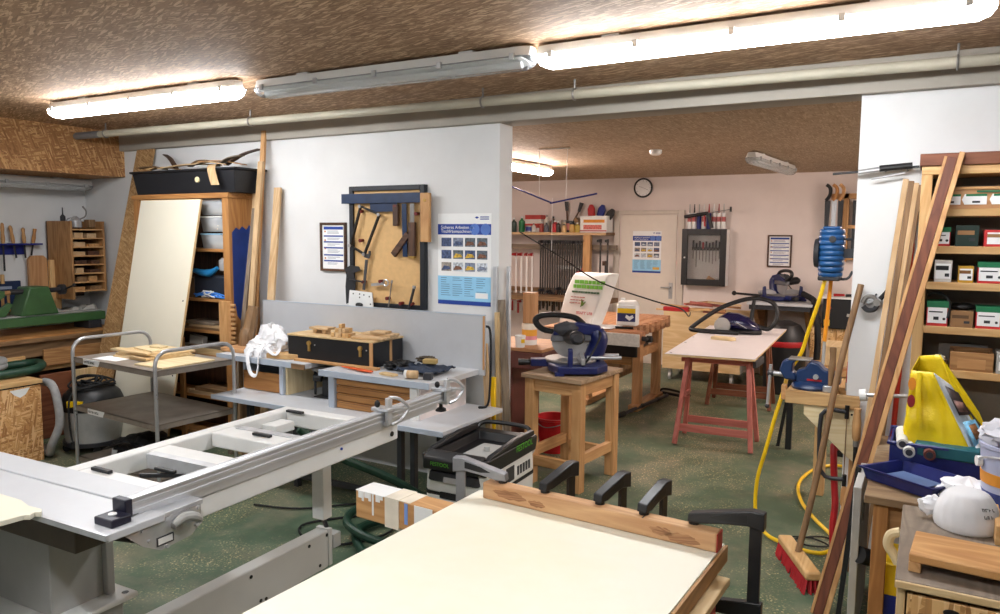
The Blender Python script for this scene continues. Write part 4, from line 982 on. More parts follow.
mk('cable_hook', B().prism([(.31, .42), (.36, .44), (.37, .54), (.31, .52)], 'x', .05, .16), m_greymet, t, bevel=.008)
hose = [(-2.155, 3.08, .205), (-2.21, 2.98, .17), (-2.32, 2.9, .08), (-2.5, 2.95, .035), (-2.75, 3.2, .035), (-2.6, 3.5, .035), (-2.35, 3.3, .045), (-2.45, 3.05, .07), (-2.75, 3.1, .10), (-2.86, 3.4, .09), (-2.6, 3.62, .12), (-2.5, 3.45, .2), (-2.58, 3.25, .35), (-2.75, 3.0, .52), (-2.86, 2.86, .68)]
t = thing('extractor_hose', 'dark green suction hose coiled on the floor beside the dust extractor', 'hose', (-2.5, 3.2, 0))
W3('hose', B().tube(smooth_path(hose, 6), .024, 10), m_greenhose, t)
W3('cuff', B().cyl((-2.13, 3.10, .21), (-2.20, 2.99, .175), .034, .03, n=14), m_rubber, t)
single('power_cable', B().tube(smooth_path([(-2.25, 3.62, .35), (-2.42, 3.62, .25), (-2.5, 3.55, .05), (-2.9, 3.4, .012), (-3.1, 3.1, .012), (-2.8, 2.95, .012), (-2.6, 3.3, .012), (-2.95, 3.6, .012), (-3.3, 3.3, .012), (-3.6, 3.2, .012)], 6), .007, 6), m_rubber, 'thin black power cable looping over the floor under the bench', 'cable')
# slats beside the wall end
lean('aluminium_rail', 'tall aluminium profile standing at the wall end by the opening', 'rail', -2.50, -2.47, 4.23, 4.275, 1.50, .02, m_alu)
lean('aluminium_rail', 'second aluminium profile just inside the opening', 'rail', -2.435, -2.41, 4.31, 4.34, 1.50, .02, m_alu)
single('wood_lath', B().cb((-2.44, 4.26, .6), (.025, .03, 1.2), ry=-.03), wd('ply', 'z'), 'thin pale slat leaning at the wall end by the opening', 'slat')
b = B().beam((-2.30, 4.18, .0), (-2.45, 4.30, 1.28), .05, .02, up=(0, 1, 0)); single('wood_lath', b, wd('grey', 'z'), 'greyish slat leaning aslant into the opening beside the mitre saw stand', 'slat', bevel=.002)
b = B().beam((-2.36, 4.05, .0), (-2.50, 4.17, 1.0), .04, .02, up=(0, 1, 0)); single('wood_lath', b, wd('birch', 'z'), 'pale slat leaning behind the dust extractor', 'slat', bevel=.002)
single('spirit_level', B().beam((-2.40, 4.10, .0), (-2.45, 4.19, .78), .05, .02, up=(0, 1, 0)), m_yellow, 'yellow spirit level standing behind the dust extractor', 'level', bevel=.002)
# ================================================================ sliding table saw
t = thing('panel_saw', 'white sliding panel saw with aluminium carriage and cross cut fence in the foreground', 'saw', (-2.6, 1.6, 0))
m_car = paint('carriage_grey', (196, 198, 202), .38, var=.03, scale=8)
# carriage (runs to the left)
W3('carriage', B().box(-5.2, 1.215, .846, -1.96, 1.402, .87), m_car, t, bevel=.003)
W3('carriage', B().box(-5.2, 1.412, .846, -2.15, 1.53, .87), m_car, t, bevel=.003)
W3('carriage_slot', B().box(-5.2, 1.40, .84, -2.16, 1.414, .862), m_dark, t)
W3('front_lip', B().box(-5.2, 1.205, .855, -1.955, 1.216, .871), m_alu, t)
W3('carriage_rail', B().box(-5.2, 1.27, .74, -2.2, 1.5, .846), paint('rail_brown', (92, 82, 74), .5), t, bevel=.004)
# base cabinet
W3('body', B().box(-4.6, 1.33, .45, -2.44, 1.515, .742), m_greymet, t, bevel=.004)
W3('body_flange', B().box(-2.60, 1.515, .45, -2.42, 1.545, .742), m_greymet, t, bevel=.004)
W3('plinth', B().box(-4.6, .9, 0, -2.40, 1.56, .43), m_greymet, t, bevel=.008)
W3('plinth_top', B().box(-4.6, .88, .43, -2.36, 1.59, .45), m_whitemet, t, bevel=.006)
W3('plinth_hole', B().cyl((-2.39, 1.56, .4503), (-2.39, 1.56, .451), .012, n=12), m_black, t)
W3('saw_table', B().box(-5.0, .5, .80, -2.9, 1.19, .868), m_greymet, t, bevel=.004)
# outrigger frame
fz0, fz1 = .775, .85
W3('frame_beam', B().box(-2.10, 1.53, fz0, -2.03, 2.70, fz1), m_whitemet, t, bevel=.006)
W3('frame_beam', B().box(-2.71, 1.53, fz0, -2.64, 2.70, fz1), m_whitemet, t, bevel=.006)
W3('frame_beam', B().box(-2.64, 2.625, fz0, -2.10, 2.70, fz1), m_whitemet, t, bevel=.006)
for y, w_ in ((1.56, .07), (1.86, .10), (2.17, .12)):
    W3('cross_bar', B().box(-2.64, y, fz0+.01, -2.10, y+w_, fz1-.002), m_whitemet, t, bevel=.006)
W3('gusset', B().box(-2.64, 2.46, fz0, -2.55, 2.585, fz1-.03), m_whitemet, t, bevel=.004)
for y in (1.60, 2.05): W3('ribbed_plate', B().box(-2.60, y+.22, fz0+.02, -2.2, y+.26, fz1+.002), m_alu, t)
for x, y in ((-2.45, 2.22), (-2.62, 2.60), (-2.40, 1.70), (-2.60, 1.59)): W3('toggle', B().box(x, y, fz1, x+.10, y+.02, fz1+.012), m_black, t, bevel=.003)
W3('sensor_rod', B().beam((-2.42, 1.66, .84), (-2.14, 1.80, .845), .014, .014), m_black, t)
W3('bolt', B().cyl((-2.029, 2.65, .81), (-2.025, 2.65, .81), .012, n=10), m_black, t)
W3('bolt', B().cyl((-2.029, 2.30, .83), (-2.025, 2.30, .83), .006, n=10), m_blueprint, t)
# clamp plate under the fence end
W3('clamp_plate', B().prism([(1.26, .855), (1.54, .855), (1.54, .79), (1.50, .765), (1.39, .757), (1.33, .79)], 'x', -1.985, -1.968), m_chrome, t)
W3('clamp_top', B().box(-2.14, 1.26, .852, -1.968, 1.55, .868), m_alu, t, bevel=.002)
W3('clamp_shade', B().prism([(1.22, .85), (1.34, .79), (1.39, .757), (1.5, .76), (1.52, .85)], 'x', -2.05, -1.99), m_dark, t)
b = B().tube(smooth_path([(-1.955, 1.43, .825), (-1.945, 1.46, .842), (-1.94, 1.49, .835), (-1.945, 1.515, .815), (-1.945, 1.50, .798)], 5), [.011, .012, .013, .014, .015, .015, .015, .015, .015, .015, .015, .014, .014, .013, .012, .011, .010, .009, .008, .007, .006], 10)
W3('clamp_lever', b, m_greymet, t)
W3('lever_hub', B().cyl((-1.97, 1.44, .82), (-1.945, 1.44, .82), .014, n=14), m_steel2, t)
W3('type_plate', B().box(-1.968, 1.375, .772, -1.966, 1.435, .80), m_dark, t)
W3('type_plate_face', B().box(-1.966, 1.38, .777, -1.965, 1.43, .796), m_plastw, t)
for y, z in ((1.33, .838), (1.35, .80), (1.41, .763), (1.53, .845)): W3('screw', B().cyl((-1.969, y, z), (-1.962, y, z), .006, n=8), m_chrome, t)
# fence
def fence_sec(y): return [(-2.07, y, .876), (-2.02, y, .876), (-2.02, y, .886), (-2.024, y, .888), (-2.024, y, .898), (-2.02, y, .90), (-2.02, y, .909), (-2.024, y, .911), (-2.024, y, .917), (-2.02, y, .919), (-2.02, y, .925), (-2.032, y, .927), (-2.035, y, .923), (-2.045, y, .923), (-2.048, y, .927), (-2.07, y, .925)]
W3('fence', B().loft([fence_sec(1.335), fence_sec(3.20)]), m_alu, t)
W3('fence_foot', B().box(-2.065, 1.36, .85, -2.024, 3.02, .876), m_alu, t)
navy = paint('cap_navy', (22, 22, 40), .4)
W3('fence_end_cap', B().box(-2.074, 1.31, .872, -2.014, 1.335, .929), navy, t, bevel=.003)
W3('stop_block', B().box(-2.065, 1.245, .871, -1.985, 1.31, .895), navy, t, bevel=.004)
W3('stop_button', B().cyl((-2.03, 1.28, .895), (-2.03, 1.28, .898), .012, n=14), m_plastw, t)
for y0 in (2.58, 3.07):   # flip stops
    s = W3('flip_stop', B().box(-2.085, y0, .862, -2.0, y0+.035, .878), m_alu, t, bevel=.003)
    W3('stop_post', B().box(-2.015, y0, .865, -1.997, y0+.035, .99), m_alu, s, bevel=.004)
    W3('stop_body', B().box(-2.085, y0-.01, .927, -1.99, y0+.045, .944), m_alu, s, bevel=.004)
    W3('stop_arc', B().tube(smooth_path([(-2.005, y0+.02, .99), (-1.985, y0+.06, .98), (-1.965, y0+.10, .945), (-1.965, y0+.105, .92), (-1.98, y0+.075, .88), (-2.0, y0+.03, .866)], 5), .008, 8), m_alu, s)
    W3('stop_bar', B().beam((-2.005, y0+.02, .935), (-1.968, y0+.10, .93), .018, .01), m_alu, s)
    W3('stop_knob', B().ball((-2.04, y0-.02, .965), .014, sq=(1, .8, 1.2)), m_black, s)
W3('clamp_knob', B().lathe([(.008, .04), (.01, .02), (.026, .012), (.028, 0), (0, -.008)], 14, at(-2.05, 3.10, .82)), m_black, t)
# support arm below
m_arm = paint('arm_grey', (188, 187, 183), .45, var=.04, scale=5)
W3('swing_arm', B().box(-2.420, .75, .14, -2.350, 2.58, .32), m_arm, t, bevel=.006)
W3('arm_end_cap', B().box(-2.425, 2.58, .145, -2.345, 2.605, .325), m_arm, t, bevel=.004)
W3('arm_bracket', B().box(-2.410, 2.605, .22, -2.340, 2.66, .29), m_greymet, t, bevel=.003)
for y, z in ((2.45, .27), (2.1, .27), (2.52, .15), (2.18, .14), (2.15, .145), (2.57, .28)): W3('arm_bolt', B().cyl((-2.349, y, z+.02), (-2.347, y, z+.02), .008, n=10), m_black, t)
W3('support_post', B().box(-2.410, 2.54, .38, -2.340, 2.60, .78), m_whitemet, t, bevel=.005)
W3('support_spindle', B().cyl((-2.375, 2.62, .28), (-2.375, 2.57, .39), .011, n=10), m_dark, t)
W3('pivot_column', B().box(-2.6, .7, .0, -2.38, .95, .34), m_greymet, t, bevel=.01)
rot_about(t, (-2.0, 1.3, 0), radians(2.0))
# white sheet lying on the saw carriage at the left
b = B().prism([(-4.2, .6), (-2.36, .6), (-2.27, 1.10), (-2.265, 1.155), (-2.25, 1.165), (-2.262, 1.185), (-2.245, 1.195), (-2.27, 1.21), (-2.33, 1.205), (-2.40, 1.22), (-2.6, 1.215), (-4.2, 1.16)], 'z', .872, .888)
single('foam_sheet', b, m_panel, 'broken edged white sheet lying on the saw carriage at the left picture edge', 'sheet', bevel=.002)
# ================================================================ foreground assembly table
TZ = .85
t = thing('assembly_table', 'low trestle table carrying the big cream board in the foreground', 'table', (-.9, 1.4, 0))
boxpart('base_board', t, wd('ply', 'y'), -1.28, .35, .775, -.42, 2.02, .795)
for y in (.6, 1.86):
    boxpart('cross_beam', t, wd('honey', 'x'), -1.26, y, .68, -.44, y+.09, .775)
    for x in (-1.2, -.56):
        boxpart('leg', t, wd('honey', 'z'), x, y, 0, x+.07, y+.07, .68)
boxpart('red_end_grain', t, m_red, -.44, 1.86, .685, -.438, 1.95, .77, bevel=0)
TT = t
W3('dowel', B().cyl((-.44, 1.62, .745), (-.405, 1.62, .745), .016, n=14), wd('birch', 'x'), t)
t = thing('cream_board', 'large cream faced board lying on the foreground table', 'board', (-.9, 1.4, .795))
m_sheet = paint('board_cream', (229, 225, 209), .55, var=.018, scale=2.2, dirt=(226, 208, 160), dirtamt=.35, bump=.06)
boxpart('core', t, wd('cream', 'y'), -1.29, .30, .796, -.46, 2.11, .845, bevel=.002)
boxpart('face', t, m_sheet, -1.289, .30, .845, -.462, 2.108, .85, bevel=.001)
boxpart('edge_lipping', t, wd('oak', 'y'), -.46, .30, .80, -.452, 2.11, .847, bevel=.001)
for q in (TT, t): rot_about(q, (-.86, 2.07, 0), radians(-2.0))
# painted support beam sticking out to the left
t = thing('painted_beam', 'square timber with white paint drips sticking out under the cream board', 'timber', (-1.6, 2.0, .66))
b = B().box(-1.80, 2.03, .665, -.75, 2.13, .77); W3('timber', b, wd('honey', 'x'), t, bevel=.006)
drips = [(-1.80, .770)]; x = -1.80; rr = random.Random(4)
b = B().box(-1.799, 2.03, .7695, -1.62, 2.128, .7715); W3('paint_top', b, m_plastw, t)
for x, z, w_ in ((-1.785, .745, .016), (-1.768, .735, .010), (-1.755, .75, .02), (-1.735, .74, .012), (-1.718, .69, .008), (-1.70, .745, .02), (-1.678, .755, .012)):
    W3('paint_drip', B().box(x, 2.0285, z, x+w_, 2.0305, .771), m_plastw, t)
W3('white_wrap', B().box(-1.655, 2.027, .662, -1.59, 2.133, .773), paint('wrap', (218, 208, 190), .8), t)
W3('paint_smear', B().box(-1.52, 2.0285, .70, -1.44, 2.0305, .768), m_plastw, t)
W3('paint_smear', B().box(-1.565, 2.0285, .69, -1.55, 2.0305, .766), paint('smear_blue', (120, 150, 210), .6), t)
W3('paint_smear', B().box(-1.60, 2.03, .7695, -1.54, 2.128, .7713), paint('wrap', (218, 208, 190), .8), t)
rot_about(t, (-.86, 2.07, 0), radians(-3))
# batten clamped on the far edge
t = thing('clamped_batten', 'brown knotty batten clamped across the far edge of the cream board', 'batten', (-.85, 2.05, TZ))
bm_ = wood('wood_knotty', (216, 174, 128), (176, 128, 86), 'x', 1.6, rings=9)
boxpart('batten', t, bm_, -1.235, 2.035, .851, -.462, 2.085, .905, bevel=.004)
boxpart('end_grain', t, m_red, -.462, 2.036, .852, -.460, 2.084, .904, bevel=0)
for kx, kz, ka, kb in ((-1.13, .880, .06, .014), (-1.03, .872, .03, .010), (-.62, .878, .035, .012), (-.56, .870, .05, .014)):
    W3('knot', B().prism([(kx+ka*cos(a*pi/10)*(1+.18*sin(5*a)), kz+kb*sin(a*pi/10)*(1+.2*cos(3*a))) for a in range(20)], 'y', 2.0345, 2.036), wood('wood_knot', (188, 140, 98), (132, 86, 54), 'x', 3.0, rings=20), t)
W3('saw_kerf', B().box(-.68, 2.034, .9045, -.676, 2.086, .9055), m_black, t)
boxpart('rear_strip', t, wd('honey', 'x'), -1.20, 2.087, .851, -.47, 2.106, .885)
rot_about(t, (-.86, 2.07, 0), radians(-3))
def f_clamp(label, x, y, zb, reach, h, rz, bright=False):
    """F-clamp: bar hanging behind the board edge, fixed jaw on top of the batten, sliding jaw below"""
    t = thing('bar_clamp', label, 'clamp', (x, y, zb), rz, 'clamps on the batten'); m = metal('worn_steel', (150, 150, 154), .4) if bright else m_clamp
    mk('bar', B().box(-.006, -.016, -h, .006, .016, .03), m, t, bevel=.001)
    b = B().prism([(.024, .0), (.024, .05), (-.01, .052), (-reach*.5, .035), (-reach-.012, .012), (-reach-.016, -.012), (-reach+.02, -.012), (-reach*.5, .0), (-.02, .008)], 'x', -.016, .016)
    mk('fixed_jaw', b, m, t, bevel=.003)
    mk('jaw_web', B().prism([(-.02, .018), (-.02, .04), (-reach*.5, .028), (-reach*.75, .012), (-reach*.5, .009)], 'x', -.0165, .0165), m_black, t)
    mk('jaw_pad', B().cyl((0, -reach, -.02), (0, -reach, -.01), .015, n=12), m_black, t)
    b = B().prism([(.024, -h*.55), (.024, -h*.55+.05), (-.02, -h*.55+.045), (-reach, -h*.55+.02), (-reach, -h*.55-.012), (-.02, -h*.55)], 'x', -.012, .012)
    mk('sliding_jaw', b, m, t, bevel=.003)
    mk('spindle', B().cyl((0, -reach+.012, -h*.55-.10), (0, -reach+.012, -.165), .007, n=8), m_steel2, t)
    mk('grip', B().cyl((0, -reach+.012, -h*.55-.2), (0, -reach+.012, -h*.55-.09), .015, .013, n=12), wd('honey', 'z') if not bright else m_black, t)
    return t
f_clamp('worn silver bar clamp at the left end of the batten by the dust extractor', -1.325, 2.06, .925, .15, .42, radians(100), True)
f_clamp('black bar clamp on the batten, nearest the knot, left of three alike', -.985, 2.20, .925, .13, .42, radians(-14))
f_clamp('black bar clamp on the batten, middle of three alike', -.80, 2.185, .925, .12, .42, radians(-14))
f_clamp('black bar clamp on the batten, right of three alike', -.665, 2.175, .925, .12, .42, radians(-10))
f_clamp('big black bar clamp gripping the right end of the batten', -.37, 2.055, .925, .17, .46, radians(-92))
# ================================================================ mitre saw on its stand in the opening
t = thing('saw_stand', 'square pine stand carrying the blue mitre saw in the opening', 'stand', (-2.12, 4.74, 0), radians(-6))
sx, sy = .205, .27
for x in (-1, 1):
    for y in (-1, 1):
        mk('leg', B().box(x*(sx-.02)-.035, y*(sy-.03)-.035, 0, x*(sx-.02)+.035, y*(sy-.03)+.035, .74), wd('honey', 'z'), t, bevel=.004)
for y in (-1, 1):
    mk('apron', B().box(-sx+.05, y*(sy-.03)-.02, .65, sx-.05, y*(sy-.03)+.02, .74), wd('honey', 'x'), t, bevel=.003)
    mk('stretcher', B().box(-sx+.05, y*(sy-.03)-.02, .13, sx-.05, y*(sy-.03)+.02, .20), wd('honey', 'x'), t, bevel=.003)
for x in (-1, 1):
    mk('apron', B().box(x*(sx-.02)-.02, -sy+.06, .65, x*(sx-.02)+.02, sy-.06, .74), wd('honey', 'y'), t, bevel=.003)
    mk('stretcher', B().box(x*(sx-.02)-.02, -sy+.06, .18, x*(sx-.02)+.02, sy-.06, .25), wd('honey', 'y'), t, bevel=.003)
mk('top_board', B().box(-sx-.03, -sy-.03, .74, sx+.03, sy+.03, .77), wood('wood_dusty', (176, 150, 120), (140, 112, 84), 'x', rough=.75), t, bevel=.004)
def mitre_saw(label, loc, rz, sc=1.0):
    t = thing('mitre_saw', label, 'mitre saw', loc, rz)
    S_ = Matrix.Diagonal((sc, sc, sc*.87, 1))
    def P(name, b, m, par=t, **kw):
        b.v = [S_ @ p for p in b.v]; return mk(name, b, m, par, **kw)
    bl = m_bluepaint
    P('base_casting', B().prism([(-.25, -.12), (-.13, -.17), (.13, -.17), (.25, -.12), (.25, .12), (.14, .20), (-.14, .20), (-.25, .12)], 'z', .015, .07), bl, bevel=.008)
    P('turntable', B().lathe([(.165, .065), (.17, .082), (.165, .09), (0, .09)], 24, at(0, -.02, 0)), m_steel2)
    P('table_arm', B().prism([(-.045, -.16), (.045, -.16), (.035, -.28), (-.035, -.28)], 'z', .03, .085), bl, bevel=.006)
    P('mitre_knob', B().cyl((0, -.28, .055), (0, -.36, .055), .022, .026, n=14), m_black)
    for x in (-1, 1):
        P('foot', B().prism([(x*.25, -.14), (x*.17, -.14), (x*.15, -.09), (x*.25, -.08)], 'z', 0, .03), bl, bevel=.004)
        P('fence_half', B().prism([(x*.03, .085), (x*.26, .085), (x*.26, .13), (x*.14, .155), (x*.05, .12)], 'y', .02, .045), m_steel, bevel=.003)
        P('wing_bracket', B().prism([(x*.2, .03), (x*.25, .03), (x*.245, .19), (x*.215, .20)], 'y', -.06, -.03), bl, bevel=.006)
    P('pivot_housing', B().tube(smooth_path([(0, .10, .06), (0, .14, .14), (0, .16, .23), (0, .14, .30)], 4), [.055, .056, .058, .06, .062, .062, .06, .06, .06, .058, .055, .05, .045], 14), bl)
    for x in (-.05, .05): P('slide_rod', B().cyl((x, .08, .10), (x, .30, .10), .014, n=12), m_steel)
    P('head_arm', B().prism([(.17, .26), (.17, .33), (.02, .36), (-.13, .30), (-.14, .26), (0, .27)], 'x', -.035, .035), bl, bevel=.010)
    disc = [(.125*cos(a*pi/16), .125*sin(a*pi/16)) for a in range(32)]
    P('saw_blade', B().prism([(p[0]-.02, p[1]+.215) for p in disc], 'x', -.003, .003), m_steel)
    P('blade_guard', B().prism([(.12*cos(a*pi/14)*1.1-.02, .14*sin(a*pi/14)+.215) for a in range(15)], 'x', -.03, .025), paint('guard_grey', (96, 96, 100), .45), bevel=.006)
    P('motor', B().cyl((.03, -.02, .25), (.20, .0, .27), .055, .05, n=18), m_black)
    P('motor_cap', B().cyl((.20, .0, .27), (.225, .002, .272), .045, .03, n=18), m_dark)
    P('handle_loop', B().tube(smooth_path([(-.01, -.10, .28), (-.01, -.20, .30), (-.01, -.25, .36), (-.01, -.22, .40), (-.01, -.12, .41), (-.01, -.0, .39), (-.01, .06, .34)], 5), .021, 10), m_black)
    P('dust_bag', blob((.02, -.06, .31), (.05, .08, .05), 4, .2, 20, 12), paint('dust_bag_grey', (60, 60, 64), .8))
    P('power_cord', B().tube(smooth_path([(0, .14, .3), (.08, .16, .28), (.16, .12, .2), (.2, .06, .1), (.22, .0, .02)], 5), .007, 6), m_rubber)
    return t
mitre_saw('blue and black mitre saw on the square pine stand', (-2.13, 4.77, .77), radians(-60), 1.08)
t = thing('red_bucket', 'red plastic bucket on the floor behind the saw stand', 'bucket', (-2.52, 5.28, 0))
mk('pail', B().lathe([(.105, 0), (.14, .26), (.15, .265), (.15, .28), (.135, .28), (.10, .01), (0, .01)], 24), paint('bucket_red', (196, 30, 40), .4), t)
mk('bail', B().tube(smooth_path([(-.145, 0, .27), (-.1, -.1, .24), (0, -.15, .22), (.1, -.1, .24), (.145, 0, .27)], 5), .004, 6), m_steel, t)
# dark red machine cabinet left of the stand
t = thing('planer_cabinet', 'dark red brown machine bench behind the wall end', 'machine', (-2.95, 5.25, 0))
m_mach = paint('machine_redbrown', (96, 50, 42), .5, var=.2)
boxpart('cabinet', t, m_mach, -3.5, 5.02, 0, -2.76, 5.5, .70, bevel=.01)
boxpart('cabinet_top', t, m_mach, -3.55, 4.93, .70, -2.46, 5.55, .83, bevel=.01)
boxpart('top_board', t, wd('beech', 'x'), -3.5, 4.95, .83, -2.47, 5.5, .855)
W3('bore', B().cyl((-2.459, 5.1, .76), (-2.455, 5.1, .76), .014, n=12), m_black, t)
single('wood_post', B().box(-2.74, 5.15, 1.02, -2.65, 5.24, 1.26), wd('beech', 'z'), 'square beech block standing on the pile of tins by the wall end', 'wood block', bevel=.003)
t = thing('paint_tin', 'white and yellow tin with a pink band by the wall end', 'tin', (-2.69, 5.17, .855))
for z0, z1, m in ((0, .04, m_plastw), (.04, .07, paint('band_pink', (226, 150, 160), .5)), (.07, .12, paint('band_amber', (236, 170, 60), .5)), (.12, .165, paint('band_white', (226, 220, 206), .5))):
    mk('band', B().lathe([(.06, z0), (.06, z1), (0, z1)], 20), m, t)
t = thing('glue_tub', 'small white tub with a yellow sign on the machine bench', 'tub', (-2.68, 5.0, .855))
mk('tub', B().lathe([(.035, 0), (.042, .09), (.038, .09), (.03, .008), (0, .008)], 18), m_plastw, t)
mk('sign', B().cb((.033, -.018, .05), (.004, .03, .03), rz=-.5), m_yellow, t)
# ================================================================ joiner's bench
t = thing('joiners_bench', 'old joiners workbench with a white painted end in the back room', 'workbench', (-2.65, 6.9, 0), radians(4))
jy = wood('wood_bench', (190, 140, 100), (150, 100, 66), 'y')
W3('bench_top', B().box(-3.1, 6.25, .79, -2.48, 7.8, .86), jy, t, bevel=.004)
W3('tail_vise', B().box(-2.47, 6.25, .745, -2.17, 6.42, .86), wood('wood_benchx', (196, 140, 100), (150, 96, 62), 'x'), t, bevel=.004)
W3('painted_end', B().box(-2.48, 6.235, .735, -2.165, 6.25, .845), paint('paint_chipped', (206, 200, 192), .7, var=.12, scale=40), t, bevel=.002)
W3('bench_top', B().box(-2.47, 6.43, .76, -2.37, 7.8, .86), jy, t, bevel=.004)
for i in range(7): W3('bench_dog', B().box(-2.365, 6.5+.17*i, .765, -2.31, 6.59+.17*i, .858), jy, t, bevel=.003)
W3('vise_screw', B().cyl((-2.17, 6.33, .80), (-2.10, 6.33, .80), .022, n=12), m_dark, t)
W3('vise_handle', B().cyl((-2.11, 6.25, .81), (-2.11, 6.42, .79), .011, n=10), m_dark, t)
W3('vise_hub', B().cyl((-2.125, 6.33, .80), (-2.08, 6.33, .80), .032, .028, n=14), m_black, t)
for x in (-3.0, -2.47):
    for y in (6.93, 7.5): W3('leg', B().box(x, y, .05, x+.08, y+.09, .79), wd('beech', 'z'), t, bevel=.004)
    W3('sled_foot', B().box(x-.01, 6.86, 0, x+.09, 7.66, .06), wd('beech', 'y'), t, bevel=.006)
    W3('side_rail', B().box(x+.01, 7.0, .52, x+.07, 7.52, .60), wd('beech', 'y'), t, bevel=.003)
W3('shelf_box', B().box(-2.95, 6.95, .30, -2.60, 7.5, .50), wd('old', 'x'), t, bevel=.003)
W3('front_rail', B().box(-2.92, 6.93, .44, -2.48, 6.95, .54), wd('oak', 'x'), t, bevel=.003)
single('dark_case', B().cb((-2.68, 7.1, .585), (.5, .42, .12), rz=.05), m_black, 'flat black case on the shelf under the joiners bench', 'case', bevel=.008)
single('paper_sheet', crumple(B(), -2.75, -2.45, 6.3, 6.6, .862, .012, 8, 2), m_paper, 'crumpled white paper on the joiners bench', 'paper', solid=.002)
single('marker_pen', B().cyl((-2.46, 6.42, .872), (-2.30, 6.46, .872), .011, n=10), m_black, 'black marker lying at the bench edge by the canister', 'pen')
# sack
t = thing('soil_sack', 'upright white sack with green print on the joiners bench', 'sack', (-2.86, 6.55, .862), radians(-14), ry=.0)
def sack():
    def ring(z, w, d, sh, tip=0):
        sh = sh*2.2
        return [(-w+sh, -d, z), (0+sh, -d*1.08, z+tip*.2), (w+sh, -d, z), (w+sh, 0, z), (w+sh, d, z), (sh, d*1.05, z), (-w+sh, d, z), (-w+sh, 0, z)]
    return B().loft([ring(0, .17, .09, 0), ring(.12, .18, .10, .015), ring(.28, .185, .10, .04), ring(.41, .18, .09, .065, -.1), ring(.45, .175, .08, .075, -.15)])
m_sack = paint('sack_white', (226, 226, 222), .6, var=.03)
mk('sack', sack(), m_sack, t, bevel=.012)
def onsack(x, z): # point on the front face, following its slope
    return (x+.02+.34*z, -.108, z)
gb = B()
for r, (z, x0, x1) in enumerate(((.375, -.14, .15), (.335, -.14, .16))):
    rr = random.Random(r); x = x0
    while x < x1:
        w_ = .02+.03*rr.random(); p = onsack(x, z); gb.box(p[0], -.111, z-.015, p[0]+w_, -.105, z+.015); x += w_+.008
mk('green_print', gb, paint('print_green', (110, 176, 60), .6), t, stuff=True)
gb = B(); rr = random.Random(6); x = -.14
while x < .12: w_ = .012+.02*rr.random(); p = onsack(x, .29); gb.box(p[0], -.112, .28, p[0]+w_, -.106, .296); x += w_+.006
mk('grey_print', gb, paint('print_dark_green', (70, 100, 70), .6), t, stuff=True)
gb = B()
for k in range(3):
    for q in range(5): p = onsack(-.13+.03*q, .24-.025*k); gb.box(p[0], -.113, p[2], p[0]+.022, -.107, p[2]+.006)
mk('fine_print', gb, paint('print_red_fine', (170, 80, 70), .6), t, stuff=True)
t.scale = (1.12, 1.0, 1.1)
p = onsack(.03, .12); mk('sack_lettering', scribble(B(), 8, .032, at(p[0]-.06, -.112, .11) @ FACE, 3), paint('print_red', (200, 40, 50), .6), t, stuff=True)
mk('leaf_print', B().prism([(.07, .16), (.10, .175), (.13, .21), (.10, .20), (.085, .23), (.08, .19)], 'y', -.116, -.110), paint('print_leaf', (90, 120, 40), .6), t)
t = thing('canister', 'white plastic canister with a yellow and navy label', 'canister', (-2.45, 6.72, .862), radians(8))
mk('body', rbox(-.10, .10, -.07, .07, 0, .20, 1.0, .03), m_plastw, t, bevel=.01)
mk('shoulder', B().loft([[(-.095, -.065, .20), (.095, -.065, .20), (.095, .065, .20), (-.095, .065, .20)], [(-.07, -.05, .235), (.07, -.05, .235), (.07, .05, .235), (-.07, .05, .235)]]), m_plastw, t, bevel=.01)
mk('cap', B().cyl((-.05, 0, .235), (-.05, 0, .255), .022, n=16), m_plastw, t)
lb = mk('label', B().box(-.085, -.0735, .04, .085, -.0705, .165), paint('label_navy', (36, 40, 96), .5), t)
mk('label_band', B().box(-.085, -.0745, .12, .085, -.0735, .165), m_yellow, lb)
mk('label_emblem', B().prism([(0, .05), (.04, .08), (.03, .105), (0, .09), (-.03, .105), (-.04, .08)], 'y', -.0745, -.0735, M=at(.03, 0, 0)), m_paper, lb)
# ================================================================ shelf with clamps on the far wall
t = thing('clamp_shelf', 'wooden wall shelf with a clamp rail left of the far door', 'shelf', (-4.4, 9.45, .6))
boxpart('shelf_board', t, wd('old', 'x'), -5.55, 9.25, 1.70, -3.70, 9.58, 1.735)
boxpart('front_edge', t, wd('birch', 'x'), -5.55, 9.235, 1.70, -3.70, 9.25, 1.735)
boxpart('upright', t, wd('honey', 'z'), -4.03, 9.26, .1, -3.93, 9.34, 1.70)
boxpart('clamp_rail', t, wd('grey', 'x'), -5.5, 9.40, 1.50, -3.62, 9.48, 1.57)
boxpart('lower_rail', t, wd('old', 'x'), -5.5, 9.42, .9, -3.95, 9.48, .96)
boxpart('rail_strip', t, m_plastw, -4.45, 9.395, 1.23, -4.0, 9.40, 1.28)
boxpart('bench_board', t, wd('old', 'x'), -5.5, 8.95, .82, -3.55, 9.35, .88)
def rack_clamp(x, y, z, L, m, jaw, label, group, i):
    t = thing('bar_clamp', label, 'clamp', (x, y, z), radians(random.Random(i).uniform(-12, 12)), group)
    mk('bar', B().box(-.011, -.006, -L, .011, .006, .02), m, t)
    mk('fixed_jaw', B().prism([(-.02, .03), (.10, .02), (.10, -.01), (-.02, -.02)], 'x', -.01, .01, M=rotm(0, 0, pi)), jaw, t)
    z2 = -L*(.72+.2*random.Random(i).random())
    mk('sliding_jaw', B().prism([(-.02, z2+.02), (.10, z2+.015), (.10, z2-.015), (-.02, z2-.02)], 'x', -.01, .01, M=rotm(0, 0, pi)), jaw, t)
    mk('grip', B().cyl((0, -.085, z2-.16), (0, -.085, z2-.02), .014, n=8), jaw if jaw != m_dark else wd('dark', 'z'), t)
